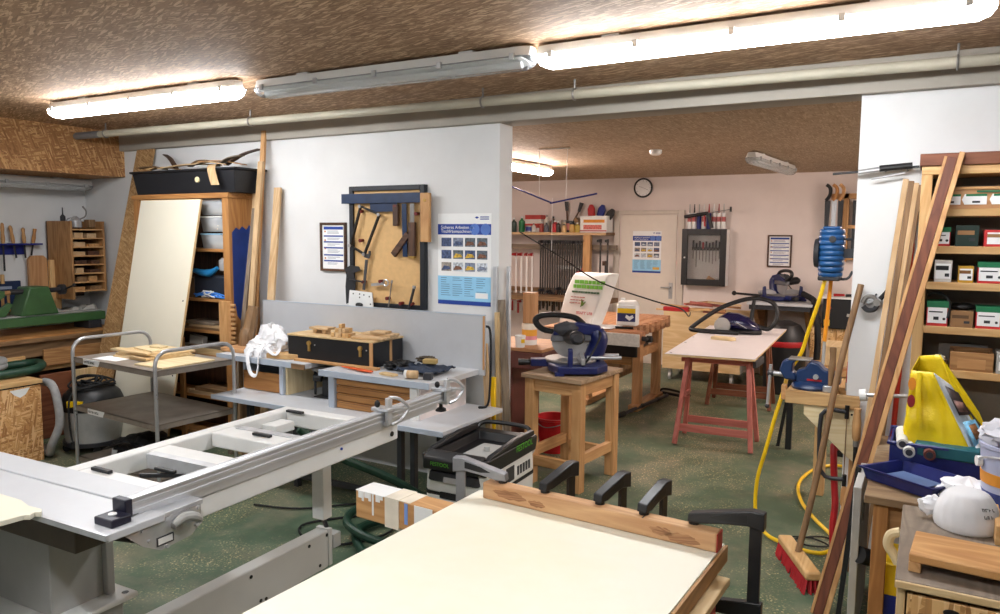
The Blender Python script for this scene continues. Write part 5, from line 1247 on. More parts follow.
m_rcl = paint('clamp_iron', (58, 54, 52), .5, var=.25)
for i in range(20):
    rack_clamp(-4.72+.037*i, 9.385, 1.60, .95-.06*(i % 3), m_rcl, m_dark, ORD[i]+' dark bar clamp from the left in the long row on the rail', 'dark clamps on the rail', i)
for i in range(3):
    rack_clamp(-3.92+.11*i-.1*(i == 0), 9.36-.02*i, 1.62, .55, m_rcl, m_dark, ORD[i]+' short dark clamp from the left at the right end of the clamp rail', 'short clamps at the rail end', i+40)
for i in range(4):
    rack_clamp(-5.08+.085*i, 9.33, 1.42, .80, m_plastw, m_red, ORD[i]+' red jawed pale bar clamp from the left on the clamp rail', 'red clamps on the rail', i+60)
for i, (x, z) in enumerate(((-4.12, 1.05), (-4.05, 1.1), (-3.85, 1.0), (-3.75, 1.2))):
    t2 = thing('screw_clamp', ('red handled', 'dark red', 'brown wooden', 'small brown')[i]+' screw clamp hanging below the shelf end', 'clamp', (x, 9.36, z))
    mk('jaw', B().box(-.02, -.05, .1, .02, .05, .16), m_red if i < 2 else wd('dark', 'x'), t2, bevel=.003)
    mk('jaw', B().box(-.02, -.05, -.16, .02, .05, -.10), m_red if i < 2 else wd('dark', 'x'), t2, bevel=.003)
    mk('screw', B().cyl((0, .02, -.16), (0, .02, .16), .012, n=8), m_dark, t2)
# shelf goods
def bottle(label, x, y, z, r, h, m, capm, cat='bottle', neck=.35, group=None):
    t = thing('bottle', label, cat, (x, y, z), 0, group)
    mk('body', B().lathe([(r*.95, 0), (r, .01), (r, h*.68), (r*neck, h*.82), (r*neck, h*.9), (0, h*.9)], 14), m, t)
    mk('cap', B().cyl((0, 0, h*.88), (0, 0, h), r*neck*1.15, n=12), capm, t); return t
def tin(label, x, y, z, r, h, m, lab):
    t = thing('tin', label, 'tin', (x, y, z))
    mk('body', B().lathe([(r, 0), (r, h), (r*.9, h), (r*.9, h-.008), (0, h-.008)], 16), m, t)
    mk('label_wrap', B().lathe([(r*1.01, h*.2), (r*1.01, h*.8)], 16), lab, t); return t
zs = 1.736
bottle('green bottle at the left of the far shelf', -5.02, 9.38, zs, .045, .22, m_green, m_plastw)
for i in range(4):
    single('carton', B().box(-4.95, 9.34, zs+.06*i, -4.70, 9.52, zs+.058+.06*i), (paint('carton_white', (214, 206, 200), .6), paint('carton_red', (176, 60, 54), .6))[i % 2], ('lowest', 'second', 'third', 'top')[i]+' flat red and white carton of the stack on the far shelf', 'carton', 'cartons on the far shelf', bevel=.002)
tin('blue lidded tin in front of the cartons', -4.86, 9.29, zs, .05, .09, m_steel2, m_bluepl)
bottle('pale glass bottle beside the cartons', -4.62, 9.36, zs, .04, .24, paint('glass_pale', (196, 190, 176), .3), m_steel2)
bottle('brown bottle in the middle of the far shelf', -4.54, 9.40, zs, .04, .22, paint('glass_brown', (92, 62, 40), .3), m_black)
bottle('red labelled bottle with a white body on the far shelf', -4.46, 9.30, zs, .05, .16, m_red, m_plastw)
tin('grey tin among the jars on the far shelf', -4.36, 9.38, zs, .045, .17, m_steel2, paint('lab_beige', (176, 160, 136), .6))
tin('dark tin with a pink label on the far shelf', -4.26, 9.35, zs, .055, .15, m_dark, paint('lab_pink', (200, 130, 120), .6))
bottle('small jar with a yellow label on the far shelf', -4.20, 9.28, zs, .04, .12, paint('jar_amber', (190, 150, 80), .4), m_black, 'jar', .8)
for i, (x, y, r, h, c, lab) in enumerate(((-5.12, 9.33, .04, .2, (40, 60, 50), 'dark green bottle at the far left of the far shelf'), (-4.78, 9.28, .03, .12, (200, 196, 190), 'little white bottle in front of the carton stack'), (-4.66, 9.28, .03, .14, (150, 60, 50), 'little red brown bottle left of the pale glass bottle'),
        (-4.58, 9.27, .035, .13, (90, 90, 96), 'little grey bottle in front of the brown bottle'), (-4.40, 9.27, .03, .15, (60, 50, 44), 'little dark bottle right of the red bottle'), (-4.31, 9.26, .035, .11, (206, 170, 120), 'little tan jar in front of the brush jar'), (-4.12, 9.27, .035, .13, (176, 150, 60), 'little ochre jar left of the white box'))):
    bottle(lab, x, y, zs, r, h, paint('shelf_bottle_%d' % i, c, .35), m_black if i % 2 else m_plastw)
t = thing('brush_jar', 'dark jar holding two paint brushes on the far shelf', 'jar', (-4.34, 9.45, zs))
mk('jar', B().lathe([(.06, 0), (.06, .16), (.055, .16), (.055, .01), (0, .01)], 16), m_dark, t)
for i, (dx, dz) in enumerate(((-.02, .42), (.16, .40))):
    br = mk('brush_handle', B().cyl((0, 0, .02), (dx, 0, dz*.7), .012, n=8), wd('dark', 'z'), t)
    mk('brush_head', B().cyl((dx, 0, dz*.7), (dx*1.25, 0, dz), .02, .03, n=8), m_dark, br)
single('wood_chip_block', B().cb((-4.10, 9.38, zs+.09), (.05, .12, .26), ry=-.75), wd('old', 'z'), 'brown wood piece leaning against the white box on the far shelf', 'wood block', bevel=.003)
t = thing('white_box', 'white box with red print on the far shelf', 'box', (-3.90, 9.40, zs))
mk('box', B().box(-.19, -.11, 0, .19, .11, .22), m_plastw, t, bevel=.006)
mk('orange_band', B().box(-.14, -.112, .13, .16, -.11, .17), paint('print_orange', (220, 140, 40), .6), t)
mk('red_print', B().box(-.14, -.112, .04, .12, -.11, .10), paint('print_redbox', (200, 110, 100), .6, var=.4, scale=60), t)
mk('red_stripe', B().box(-.19, -.1125, .015, .19, -.1105, .03), m_red, t)
for i, (x, c) in enumerate(((-3.98, m_red), (-3.86, m_bluepl), (-3.76, m_black))):
    single('sponge_pad', B().prism([(-.045, 0), (.045, 0), (.05, .10), (.02, .16), (-.02, .16), (-.05, .10)], 'y', -.025, .025, M=at(x, 9.42, zs+.215-.04*(i == 2), 0, (-.05, .3, .6)[i], 0)), c, ('red', 'blue', 'black')[i]+' padded hand pad sticking out of the white box', 'pad', bevel=.01)
# hanging sticks and strings
t = thing('ceiling_mobile', 'thin blue sticks hanging on strings under the back room ceiling', 'mobile', (-2.95, 6.0, 2.0))
W3('stick', B().cyl((-3.45, 6.0, 2.19), (-2.91, 6.0, 1.985), .008, n=8), m_bluepl, t)
W3('stick', B().cyl((-2.93, 6.0, 1.985), (-2.49, 6.0, 2.06), .008, n=8), m_bluepl, t)
W3('bar', B().cyl((-3.05, 6.0, 2.455), (-2.75, 6.0, 2.455), .006, n=8), m_plastw, t)
for x0, x1, z in ((-3.04, -3.04, 2.05), (-2.77, -2.78, 2.02)): W3('string', B().cyl((x0, 6.0, 2.455), (x1, 6.0, z), .0025, n=5), m_plastw, t)
W3('drop_string', B().cyl((-2.91, 6.0, 2.03), (-2.91, 6.0, 1.55), .0025, n=5), m_plastw, t)
single('hanging_cable', B().tube(smooth_path([(-3.23, 6.0, 1.73), (-2.83, 6.0, 1.52), (-2.45, 6.0, 1.31), (-2.0, 6.05, 1.17), (-1.80, 6.2, 1.10), (-1.95, 7.0, .95), (-2.35, 8.5, .83)], 6), .006, 6), m_rubber, 'thin dark cable sagging across the back room in front of the door', 'cable')
# ================================================================ far wall: clock, tool cabinet, cartridges
t = thing('wall_clock', 'round white wall clock with a black rim on the far wall', 'clock', (-3.325, BY, 2.20))
c0 = V(0, 0, .125)
mk('rim', B().tube([c0+V(.118*cos(a*pi/16), -.02, .118*sin(a*pi/16)) for a in range(32)], .012, 8, closed=True), m_black, t)
mk('face', B().cyl(c0, c0+V(0, -.018, 0), .112, n=32), m_paper, t)
for i in range(12):
    a = i*pi/6; mk('hour_mark', B().beam(c0+V(.085*sin(a), -.0195, .085*cos(a)), c0+V(.102*sin(a), -.0195, .102*cos(a)), .002, .006, up=(0, 1, 0)), m_black, t)
mk('hour_hand', B().beam(c0+V(0, -.021, 0), c0+V(-.055, -.021, .02), .002, .009, up=(0, 1, 0)), m_black, t)
mk('minute_hand', B().beam(c0+V(0, -.022, 0), c0+V(.07, -.022, -.03), .002, .007, up=(0, 1, 0)), m_black, t)
t = thing('wall_cabinet', 'glazed black framed tool cabinet on the far wall', 'cabinet', (-2.46, 9.5, 1.08))
boxpart('carcass_side', t, m_plastw, -2.745, 9.45, 1.08, -2.73, BY, 1.79)
boxpart('carcass_side', t, m_plastw, -2.205, 9.45, 1.08, -2.19, BY, 1.79)
boxpart('carcass_top', t, m_plastw, -2.73, 9.45, 1.775, -2.205, BY, 1.79); boxpart('carcass_bottom', t, m_plastw, -2.73, 9.45, 1.08, -2.205, BY, 1.095)
boxpart('carcass_back', t, m_plastw, -2.73, 9.585, 1.095, -2.205, 9.598, 1.775)
dd = boxpart('door_pane', t, clear('pane_glass', (245, 245, 245), .03, .96, 1.1), -2.68, 9.437, 1.15, -2.26, 9.441, 1.72, bevel=0)
for q in ((-2.745, 1.08, -2.67, 1.79), (-2.265, 1.08, -2.19, 1.79), (-2.67, 1.08, -2.265, 1.16), (-2.67, 1.71, -2.265, 1.79)): boxpart('door_frame', t, m_black, q[0], 9.43, q[1], q[2], 9.45, q[3])
W3('door_knob', B().ball((-2.70, 9.415, 1.43), .012), m_plastw, t)
boxpart('tool_bar', t, m_dark, -2.64, 9.53, 1.52, -2.28, 9.56, 1.56)
rr = random.Random(2)
for i in range(9):
    x = -2.62+.041*i
    t2 = thing('drill_tool', ('red handled' if i == 3 else 'dark')+' drill tool in the glazed cabinet, '+ORD[i]+' from the left', 'tool', (x, 9.52, 1.3), 0, None if i == 3 else 'tools in the glazed cabinet')
    mk('shank', B().cyl((0, 0, -.0+.12*rr.random()), (0, 0, .24), .006, n=6), m_steel2, t2)
    mk('handle', B().cyl((0, 0, .24), (0, 0, .31+.04*rr.random()), .012, n=8), m_red if i == 3 else m_dark, t2)
single('wood_rest', B().box(-2.66, 9.5, 1.096, -2.48, 9.56, 1.13), wd('honey', 'x'), 'little wooden rest at the bottom of the glazed cabinet', 'wood block')
single('wood_wedge', B().cb((-2.36, 9.53, 1.14), (.16, .05, .05), ry=.5), wd('honey', 'x'), 'slanting wooden wedge at the bottom of the glazed cabinet', 'wood block')
for i in range(8):
    x = -2.68+.061*i
    t2 = thing('sealant_cartridge', ('blue ' if i in (2, 4) else 'white ')+'sealant cartridge on the glazed cabinet, '+('leftmost', 'second from left', 'third from left', 'fourth from left', 'fourth from right', 'third from right', 'second from right', 'rightmost')[i], 'cartridge', (x, 9.52, 1.791), 0, 'cartridges on the glazed cabinet')
    mk('tube', B().cyl((0, 0, 0), (0, 0, .20), .026, n=14), m_bluepl if i in (2, 4) else m_plastw, t2)
    mk('nozzle', B().cyl((0, 0, .20), (0, 0, .31), .010, .005, n=10), (m_greymet, m_black, m_greymet, m_plastw, m_red, m_plastw, m_red, m_greymet)[i], t2)
    mk('label', B().lathe([(.0265, .09), (.0265, .15)], 14), m_red if i not in (2, 4) else m_bluepl, t2)
t2 = thing('caulking_gun', 'black caulking gun lying across the cartridges', 'caulking gun', (-2.4, 9.44, 1.95))
W3('frame', B().cyl((-2.72, 9.43, 1.94), (-2.42, 9.43, 1.985), .022, n=12), m_black, t2)
W3('rod', B().cyl((-2.42, 9.43, 1.985), (-2.15, 9.43, 2.03), .006, n=8), m_steel2, t2)
W3('rod_end', B().cyl((-2.15, 9.43, 2.0), (-2.15, 9.43, 2.06), .012, n=8), m_black, t2)
W3('grip', B().beam((-2.43, 9.43, 1.98), (-2.37, 9.43, 1.80), .03, .04, up=(1, 0, 0)), m_black, t2, bevel=.004)
W3('trigger', B().beam((-2.47, 9.43, 1.96), (-2.46, 9.43, 1.82), .015, .02, up=(1, 0, 0)), m_red, t2)
# ================================================================ trestle table with the vacuum cleaner
def trestle(label, x, y, rz, m, w_=.60, h=.735):
    t = thing('trestle', label, 'trestle', (x, y, 0), rz, 'trestles under the white table')
    hw = w_/2
    mk('top_beam', B().box(-hw, -.03, h-.07, hw, .03, h), m('x'), t, bevel=.003)
    for sx in (-1, 1):
        for sy in (-1, 1):
            mk('leg', B().beam((sx*(hw-.06), sy*.04, h-.03), (sx*(hw+.0), sy*.20, .005), .05, .035, up=(1, 0, 0)), m('z'), t, bevel=.003)
    for sy in (-1, 1): mk('stretcher', B().beam((-hw-.0+.02, sy*.165, .14+.0), (hw-.02, sy*.165, .14), .02, .06), m('x'), t, bevel=.003)
    mk('brace', B().beam((-hw+.05, -.11, .40), (-hw+.05, .11, .40), .02, .03), m('y'), t)
    return t
trestle('pink painted trestle at the near end of the white table', -1.46, 6.18, radians(4), lambda a: wd('pink', a))
trestle('dark red wooden trestle at the far end of the white table', -1.60, 7.75, radians(4), lambda a: wd('red', a))
t = thing('table_top', 'white faced plywood table top laid on two trestles', 'table top', (-1.55, 7.0, .736))
cs = [(-1.83, 5.90), (-1.14, 5.99), (-1.245, 8.12), (-2.0, 8.0)]
W3('core', B().prism(cs, 'z', .737, .754), wd('ply', 'x'), t)
W3('white_face', B().prism([(x*.998-.003*(i in (0, 3)), y) for i, (x, y) in enumerate(cs)], 'z', .754, .757), paint('table_white', (228, 222, 222), .5, var=.02), t)
for x, y in ((-1.80, 5.97), (-1.86, 6.6), (-1.90, 7.0)): W3('screw_mark', B().cyl((x, y, .757), (x, y, .7575), .012, n=8), m_black, t)
single('quick_clamp', B().beam((-1.155, 6.06, .70), (-1.13, 6.25, .72), .03, .06), m_dark, 'small dark clamp under the near right corner of the white table', 'clamp', bevel=.006)
single('pine_wedge', B().prism([(-.11, -.05), (.08, -.05), (.11, .0), (.08, .05), (-.11, .05)], 'z', .758, .785, M=at(-1.60, 6.95, 0, 0, 0, -.15)), wd('cream', 'x'), 'pale pine block lying on the white table', 'wood block', bevel=.004)
t = thing('vacuum_cleaner', 'dark blue canister vacuum cleaner with a black hose on the white table', 'vacuum cleaner', (-1.60, 7.50, .757), radians(8))
t.scale = (.82, .82, .82)
m_vb = paint('vacuum_navy', (24, 22, 62), .18, var=.08, coat=.5)
secs = []
for x, w_, h0, h1 in ((-.25, .06, .05, .14), (-.22, .11, .03, .19), (-.12, .135, .025, .25), (0, .14, .02, .245), (.12, .135, .02, .20), (.21, .11, .025, .13), (.25, .06, .035, .09)):
    secs.append([(x, w_*cos(a*pi/8), (h0+h1)/2+(h1-h0)/2*sin(a*pi/8)) for a in range(16)])
mk('shell', B().loft(secs), m_vb, t, ang=60)
secs = [[(x, w_*cos(a*pi/8), .035+.035*sin(a*pi/8)) for a in range(16)] for x, w_ in ((-.26, .06), (-.2, .13), (0, .15), (.18, .13), (.27, .06))]
mk('bumper', B().loft(secs), m_black, t, ang=60)
for s in (-1, 1): mk('wheel', B().cyl((-.17, s*.125, .10), (-.17, s*.155, .10), .095, .088, n=26), m_greymet, t)
mk('chrome_trim', B().beam((.0, -.143, .14), (.11, -.138, .08), .006, .014, up=(0, 1, 0)), m_chrome, t)
mk('wand_holder', B().cyl((.14, .06, .12), (.17, .09, .42), .028, .02, n=12), m_black, t)
hp = [(.22, 0, .10), (.34, .0, .07), (.42, .02, .16), (.43, .05, .28), (.37, .08, .38), (.22, .09, .42), (.05, .06, .40), (-.2, .0, .30), (-.40, -.06, .16), (-.52, -.1, .06), (-.52, -.14, .035), (-.40, -.17, .03), (-.2, -.185, .03), (.02, -.19, .03)]
mk('hose', B().tube(smooth_path(hp, 6), .026, 12), m_black, t)
# castor box with scrap wood
t = thing('castor_box', 'pale wooden box on castors behind the white table', 'box', (-2.25, 8.85, 0))
boxpart('side', t, wd('ply', 'x'), -2.70, 8.62, .14, -1.80, 8.64, .82); boxpart('side', t, wd('ply', 'x'), -2.70, 9.18, .14, -1.80, 9.20, .82)
boxpart('end', t, wd('ply', 'y'), -2.70, 8.64, .14, -2.68, 9.18, .82); boxpart('end', t, m_plastw, -1.82, 8.64, .14, -1.80, 9.18, .70)
boxpart('base', t, wd('ply', 'x'), -2.68, 8.64, .14, -1.82, 9.18, .16)
for x in (-2.62, -1.90):
    for y in (8.68, 9.12):
        c = W3('castor_fork', B().box(x-.02, y-.02, .06, x+.02, y+.02, .14), m_steel, t)
        W3('castor_wheel', B().cyl((x-.014, y, .045), (x+.014, y, .045), .045, n=18), m_greymet, c)
rr = random.Random(33)
for i in range(16):
    c = (-2.45+rr.uniform(-.22, .45), 8.9+rr.uniform(-.2, .2), .74+.012*i)
    single('scrap_stick', B().cb(c, (.22+.25*rr.random(), .05, .022), rr.uniform(-.1, .1), rr.uniform(-.12, .12), rr.uniform(-.7, .7)), wd(rr.choice(['birch', 'pine', 'beech', 'pink']), 'x'), 'scrap wood stick piled on the castor box', 'stick', 'scrap sticks on the castor box')
single('red_tool_case', B().cb((-2.56, 8.66, .845), (.30, .08, .05)), m_red, 'narrow red case at the front of the castor box', 'case', bevel=.006)
# floor sweeper pole
t = thing('floor_squeegee', 'black and grey pole with a flat head lying on the floor by the joiners bench', 'squeegee', (-2.36, 7.1, 0))
W3('pole', B().cyl((-2.44, 6.56, .03), (-2.30, 7.55, .05), .018, n=10), m_dark, t)
W3('pole_end', B().cyl((-2.455, 6.48, .03), (-2.43, 6.62, .032), .026, n=12), m_black, t)
for f in (.4, .75): W3('pole_joint', B().cyl(V(-2.44, 6.56, .03).lerp(V(-2.30, 7.55, .05), f), V(-2.44, 6.56, .03).lerp(V(-2.30, 7.55, .05), f+.05), .022, n=12), m_black, t)
W3('head', B().cb((-2.26, 7.66, .05), (.34, .10, .03), rz=-.3), m_black, t, bevel=.008)
W3('head_bow', B().tube(smooth_path([(-2.42, 7.66, .06), (-2.36, 7.62, .10), (-2.2, 7.6, .09), (-2.1, 7.6, .06)], 4), .012, 8), m_black, t)
# ================================================================ far right of the back room
t = thing('saw_bench', 'grey topped bench with wooden brackets under the far mitre saw', 'bench', (-1.45, 9.2, 0))
boxpart('bench_top', t, m_benchgrey, -1.80, 8.85, .925, -1.10, 9.58, .955)
boxpart('apron', t, m_dark, -1.78, 8.88, .87, -1.12, 8.90, .925)
for x in (-1.76, -1.20): W3('bracket', B().prism([(8.9, .925), (9.56, .925), (9.56, .35)], 'x', x, x+.05), wd('oak', 'y'), t)
for x in (-1.74, -1.18): boxpart('leg', t, wd('old', 'z'), x, 9.48, 0, x+.05, 9.56, .925)
mitre_saw('blue far mitre saw on the grey topped bench under the notice', (-1.50, 9.25, .955), radians(38), 1.0)
single('stop_rail', B().cyl((-2.0, 9.1, 1.03), (-1.66, 9.12, 1.01), .014, n=10).ball((-2.0, 9.1, 1.03), .028), m_black, 'black extension rail sticking out left of the far mitre saw', 'rail')
t = thing('drum_vacuum', 'black drum vacuum with a red band under the far bench', 'vacuum cleaner', (-1.33, 8.62, 0))
mk('drum', B().lathe([(.2, 0), (.215, .02), (.22, .55), (0, .55)], 24), m_black, t)
mk('red_band', B().lathe([(.222, .52), (.226, .53), (.226, .57), (.222, .58)], 24), m_red, t)
mk('dome', B().lathe([(.22, .575), (.21, .65), (.15, .75), (.06, .79), (0, .79)], 24), m_black, t)
t = thing('planer', 'black cased machine with a red switch on a chipboard stand', 'machine', (-.8, 9.2, 0))
boxpart('case', t, m_black, -1.0, 8.9, .70, -.45, 9.4, 1.03, bevel=.01)
boxpart('case_top', t, m_whitemet, -1.02, 8.88, 1.03, -.43, 9.42, 1.05)
boxpart('switch_plate', t, m_yellow, -1.0+.02, 8.894, .73, -.92, 8.90, .80); W3('switch', B().cyl((-.95, 8.894, .765), (-.95, 8.88, .765), .022, n=14), m_red, t)
W3('pilot_lamp', B().cyl((-.93, 8.9, .93), (-.93, 8.89, .93), .02, n=12), m_red, t)
W3('side_lever', B().beam((-.75, 8.89, .86), (-.6, 8.88, .84), .02, .03), m_greymet, t)
boxpart('stand', t, m_osby, -1.12, 8.95, .0, -.42, 9.4, .70)
for i, (x, m, lab) in enumerate(((-.9, m_red, 'small red tool'), (-.78, m_black, 'small dark tool'), (-.62, m_yellow, 'small yellow tool'))):
    single('hand_tool', B().cyl((x, 9.0, 1.066), (x+.1, 9.05, 1.066), .016, .012, n=10), m, lab+' lying on the black machine', 'tool')
single('suction_hose', B().tube(smooth_path([(-1.08, 8.8, .05), (-1.02, 8.78, .4), (-1.03, 8.8, .75), (-1.08, 8.9, .92), (-1.12, 9.1, .99), (-1.25, 9.2, 1.05)], 5), .035, 10), m_rubber, 'black hose hanging beside the far bench', 'hose')
# frame rack on the far wall
t = thing('frame_rack', 'honey wood rack frame hanging on the far wall by the pillar', 'rack', (-.75, 9.5, 1.4))
for q in ((-1.03, 2.14, -.55, 2.20), (-.90, 1.42, -.84, 2.20), (-.62, 1.42, -.56, 2.20), (-1.0, 1.44, -.55, 1.50), (-.84, 1.80, -.62, 1.84)):
    boxpart('rail', t, wd('honey', 'x' if q[2]-q[0] > .2 else 'z'), q[0], 9.50, q[1], q[2], 9.58, q[3])
for i in range(3):
    t2 = thing('hand_saw', ('dark handled saw hanging left on the rack', 'brown handled saw hanging in the middle of the rack', 'honey handled saw hanging right on the rack')[i], 'saw', (-1.06+.07*i, 9.44, 1.5), 0, 'saws on the frame rack')
    mk('handle', B().tube(smooth_path([(-.02, 0, .62), (.02, 0, .68), (.02, 0, .76), (-.02, 0, .80)], 3), .02, 8), (m_black, wd('orange', 'z'), wd('honey', 'z'))[i], t2)
    mk('blade', B().prism([(-.03, .62), (.03, .62), (.01, 0), (-.02, 0)], 'y', -.003, .003), (m_dark, m_steel, m_dark)[i], t2)
for i, x in enumerate((-.80, -.72)): single('metal_strip', B().box(x, 9.515, 1.5, x+.06, 9.55, 2.12), m_dark, ('left', 'right')[i]+' dark strip standing behind the honey rack', 'strip')
# black stand in front of the far machine
t = thing('roller_stand', 'black steel stand behind the vise bench', 'stand', (-.8, 6.3, 0))
W3('post', B().box(-.935, 6.28, 0, -.89, 6.32, .56), m_black, t, bevel=.003)
W3('leg', B().beam((-.92, 6.3, .52), (-1.0, 6.35, .0), .025, .025, up=(0, 1, 0)), m_black, t)
W3('post', B().box(-.55, 6.28, 0, -.505, 6.32, .56), m_black, t, bevel=.003)
W3('cross_head', B().box(-.95, 6.25, .56, -.48, 6.35, .60), m_black, t, bevel=.004)
# ================================================================ vise bench at the right jamb
t = thing('vise_bench', 'heavy wooden vise bench with a plywood gusset at the right jamb', 'workbench', (-.45, 4.6, 0))
boxpart('bench_top', t, wd('pine', 'y'), -.64, 4.27, .82, -.40, 5.35, .885)
boxpart('front_plank', t, wood('wood_bench_front', (206, 168, 116), (170, 128, 80), 'x'), -.64, 4.235, .818, -.275, 4.27, .887)
boxpart('bench_top', t, wd('pine', 'y'), -.398, 4.48, .82, -.20, 5.35, .885)
W3('gusset', B().prism([(-.545, .818), (-.545, .765), (-.33, .565), (-.275, .53), (-.275, .818)], 'y', 4.245, 4.268), wd('cream', 'x'), t, bevel=.002)
W3('gusset_hole', B().cyl((-.31, 4.245, .79), (-.31, 4.2435, .79), .006, n=8), m_black, t)
boxpart('wall_batten', t, wd('honey', 'z'), -.315, 4.268, .30, -.275, 4.298, .82)
boxpart('rear_leg', t, wd('pine', 'z'), -.60, 5.25, 0, -.53, 5.32, .82)
boxpart('rear_leg', t, wd('pine', 'z'), -.28, 5.25, 0, -.21, 5.32, .82)
boxpart('clamp_block', t, wd('honey', 'x'), -.665, 4.25, .83, -.64, 4.30, .91)
t = thing('bench_vise', 'blue cast iron bench vise on the wooden bench at the jamb', 'vise', (-.52, 4.45, .887))
m_vise = paint('vise_blue', (20, 46, 86), .38, var=.15, scale=20)
zb = .887
W3('swivel_base', B().lathe([(.095, 0), (.1, .012), (.09, .03), (.07, .04), (0, .04)], 24, at(-.53, 4.36, zb)), m_vise, t)
W3('body', B().prism([(-.60, .915), (-.42, .915), (-.40, .93), (-.40, .985), (-.46, 1.0), (-.49, 1.03), (-.535, 1.04), (-.56, 1.0), (-.60, .985)], 'y', 4.315, 4.405), m_vise, t, bevel=.008)
W3('front_jaw', B().prism([(-.66, .93), (-.60, .93), (-.605, .965), (-.625, .975), (-.62, 1.02), (-.60, 1.04), (-.64, 1.045), (-.675, 1.03), (-.69, .98)], 'y', 4.315, 4.405), m_vise, t, bevel=.008)
W3('slide', B().box(-.64, 4.33, .925, -.38, 4.39, .965), m_vise, t, bevel=.004)
W3('jaw_plate', B().box(-.645, 4.31, 1.04, -.53, 4.41, 1.05), m_steel2, t, bevel=.003)
W3('screw', B().cyl((-.74, 4.36, .95), (-.66, 4.36, .95), .014, n=12), m_steel, t)
W3('screw_head', B().cyl((-.755, 4.36, .95), (-.725, 4.36, .95), .022, n=12), m_dark, t)
W3('tommy_bar', B().cyl((-.74, 4.35, 1.0), (-.748, 4.34, .77), .009, n=10), m_steel, t)
W3('tommy_bar_end', B().ball((-.749, 4.34, .765), .014), m_dark, t)
W3('clamp_bolt', B().cyl((-.50, 4.313, .96), (-.50, 4.30, .96), .014, n=12), m_steel, t)
W3('lettering_plate', B().box(-.545, 4.3135, .935, -.47, 4.315, .945), m_red, t)
t = thing('hammer', 'pale hammer standing on its head beside the vise', 'hammer', (-.40, 4.33, .887))
W3('shaft', B().tube(smooth_path([(-.425, 4.29, .90), (-.422, 4.29, 1.0), (-.418, 4.29, 1.06), (-.42, 4.29, 1.13)], 4), [.012, .012, .013, .014, .016, .018, .018, .017, .015, .015, .016, .018, .016], 10), wd('old', 'z'), t)
W3('head', B().cb((-.43, 4.29, .905), (.06, .035, .035)), m_steel, t, bevel=.004)
t = thing('screwdriver', 'red handled screwdriver standing behind the broom handle', 'screwdriver', (-.345, 4.36, .887))
W3('handle', B().cyl((-.345, 4.40, .93), (-.345, 4.42, 1.04), .015, .013, n=10), m_red, t); W3('tip', B().cyl((-.345, 4.42, 1.04), (-.345, 4.43, 1.13), .006, n=8), m_dark, t)
W3('base', B().cyl((-.345, 4.40, .887), (-.345, 4.40, .93), .017, n=10), m_chrome, t)
for i, (c, s, rz, k, lab) in enumerate((((-.45, 5.0, .905), (.16, .4, .035), .5, 'pine', 'broad pine board lying at the back of the vise bench'), ((-.48, 4.75, .925), (.05, .36, .03), -.7, 'beech', 'brown stick lying across the back of the vise bench'), ((-.44, 5.1, .985), (.22, .3, .12), .1, 'ply', 'pale wooden box at the far end of the vise bench'))):
    single('wood_offcut', B().cb(c, s, rz=rz), wd(k, 'y'), lab, 'board', bevel=.003)
# hose reel and yellow hose
t = thing('hose_reel', 'blue ribbed hose reel on the right jamb of the opening', 'hose reel', (-.46, 4.42, 1.48))
m_reel = paint('reel_blue', (30, 80, 132), .3, var=.1)
ribw = [.70, .86, .96, 1.0, 1.0, 1.0, .98, .92, .80]
for k, f in enumerate(ribw):
    z0 = 1.50+.028*k; hx_, hy_ = .062*(.8+.2*f), .10*f
    b = B().loft([[(-.462+hx_*c*s_, 4.40+hy_*d*s_, z) for c, d in ((-1, -.55), (-.55, -1), (.55, -1), (1, -.55), (1, .55), (.55, 1), (-.55, 1), (-1, .55))] for z, s_ in ((z0, .93), (z0+.008, 1.0), (z0+.020, 1.0), (z0+.0285, .93))])
    W3('case_rib', b, m_reel, t, ang=50)
W3('side_disc', B().cyl((-.52, 4.40, 1.625), (-.545, 4.40, 1.625), .085, .075, n=24), m_dark, t)
W3('case_cap', B().box(-.505, 4.34, 1.752, -.42, 4.46, 1.768), m_reel, t, bevel=.008)
W3('bottom_guide', B().box(-.52, 4.34, 1.478, -.41, 4.46, 1.505), m_dark, t, bevel=.008)
W3('badge', B().lathe([(.018, 0), (.018, .004), (0, .004)], 12, at(-.45, 4.30, 1.70, pi/2)), m_dark, t)
W3('wall_bracket', B().box(-.43, 4.385, 1.60, -.347, 4.415, 1.65), m_dark, t)
W3('bracket_rod', B().tube(smooth_path([(-.43, 4.40, 1.70), (-.39, 4.38, 1.70), (-.35, 4.39, 1.70)], 4), .007, 8), m_dark, t)
W3('bracket_rod', B().tube(smooth_path([(-.45, 4.40, 1.49), (-.38, 4.38, 1.49), (-.355, 4.39, 1.53)], 4), .007, 8), m_dark, t)
W3('hose_drop', B().tube(smooth_path([(-.46, 4.42, 1.49), (-.47, 4.43, 1.30), (-.48, 4.44, 1.14)], 5), .011, 10), paint('hose_orange', (236, 150, 30), .4), t)
W3('hose_tail', B().tube([(-.48, 4.44, 1.14), (-.485, 4.44, .90)], .009, 8), paint('tail_grey', (170, 166, 160), .5), t)
yh = [(-.485, 4.38, 1.49), (-.51, 4.38, 1.37), (-.56, 4.42, 1.20), (-.60, 4.46, 1.06), (-.66, 4.46, .95), (-.668, 4.36, .86), (-.70, 4.33, .72), (-.745, 4.34, .52), (-.79, 4.36, .32), (-.79, 4.36, .13), (-.73, 4.33, .035), (-.64, 4.28, .018), (-.53, 4.23, .018), (-.42, 4.24, .018), (-.28, 4.15, .018), (-.36, 4.05, .018) , (-.46, 4.42, .018), (-.62, 4.78, .018), (-.70, 5.20, .018), (-.68, 5.6, .018), (-.52, 5.85, .018), (-.38, 5.8, .018)]
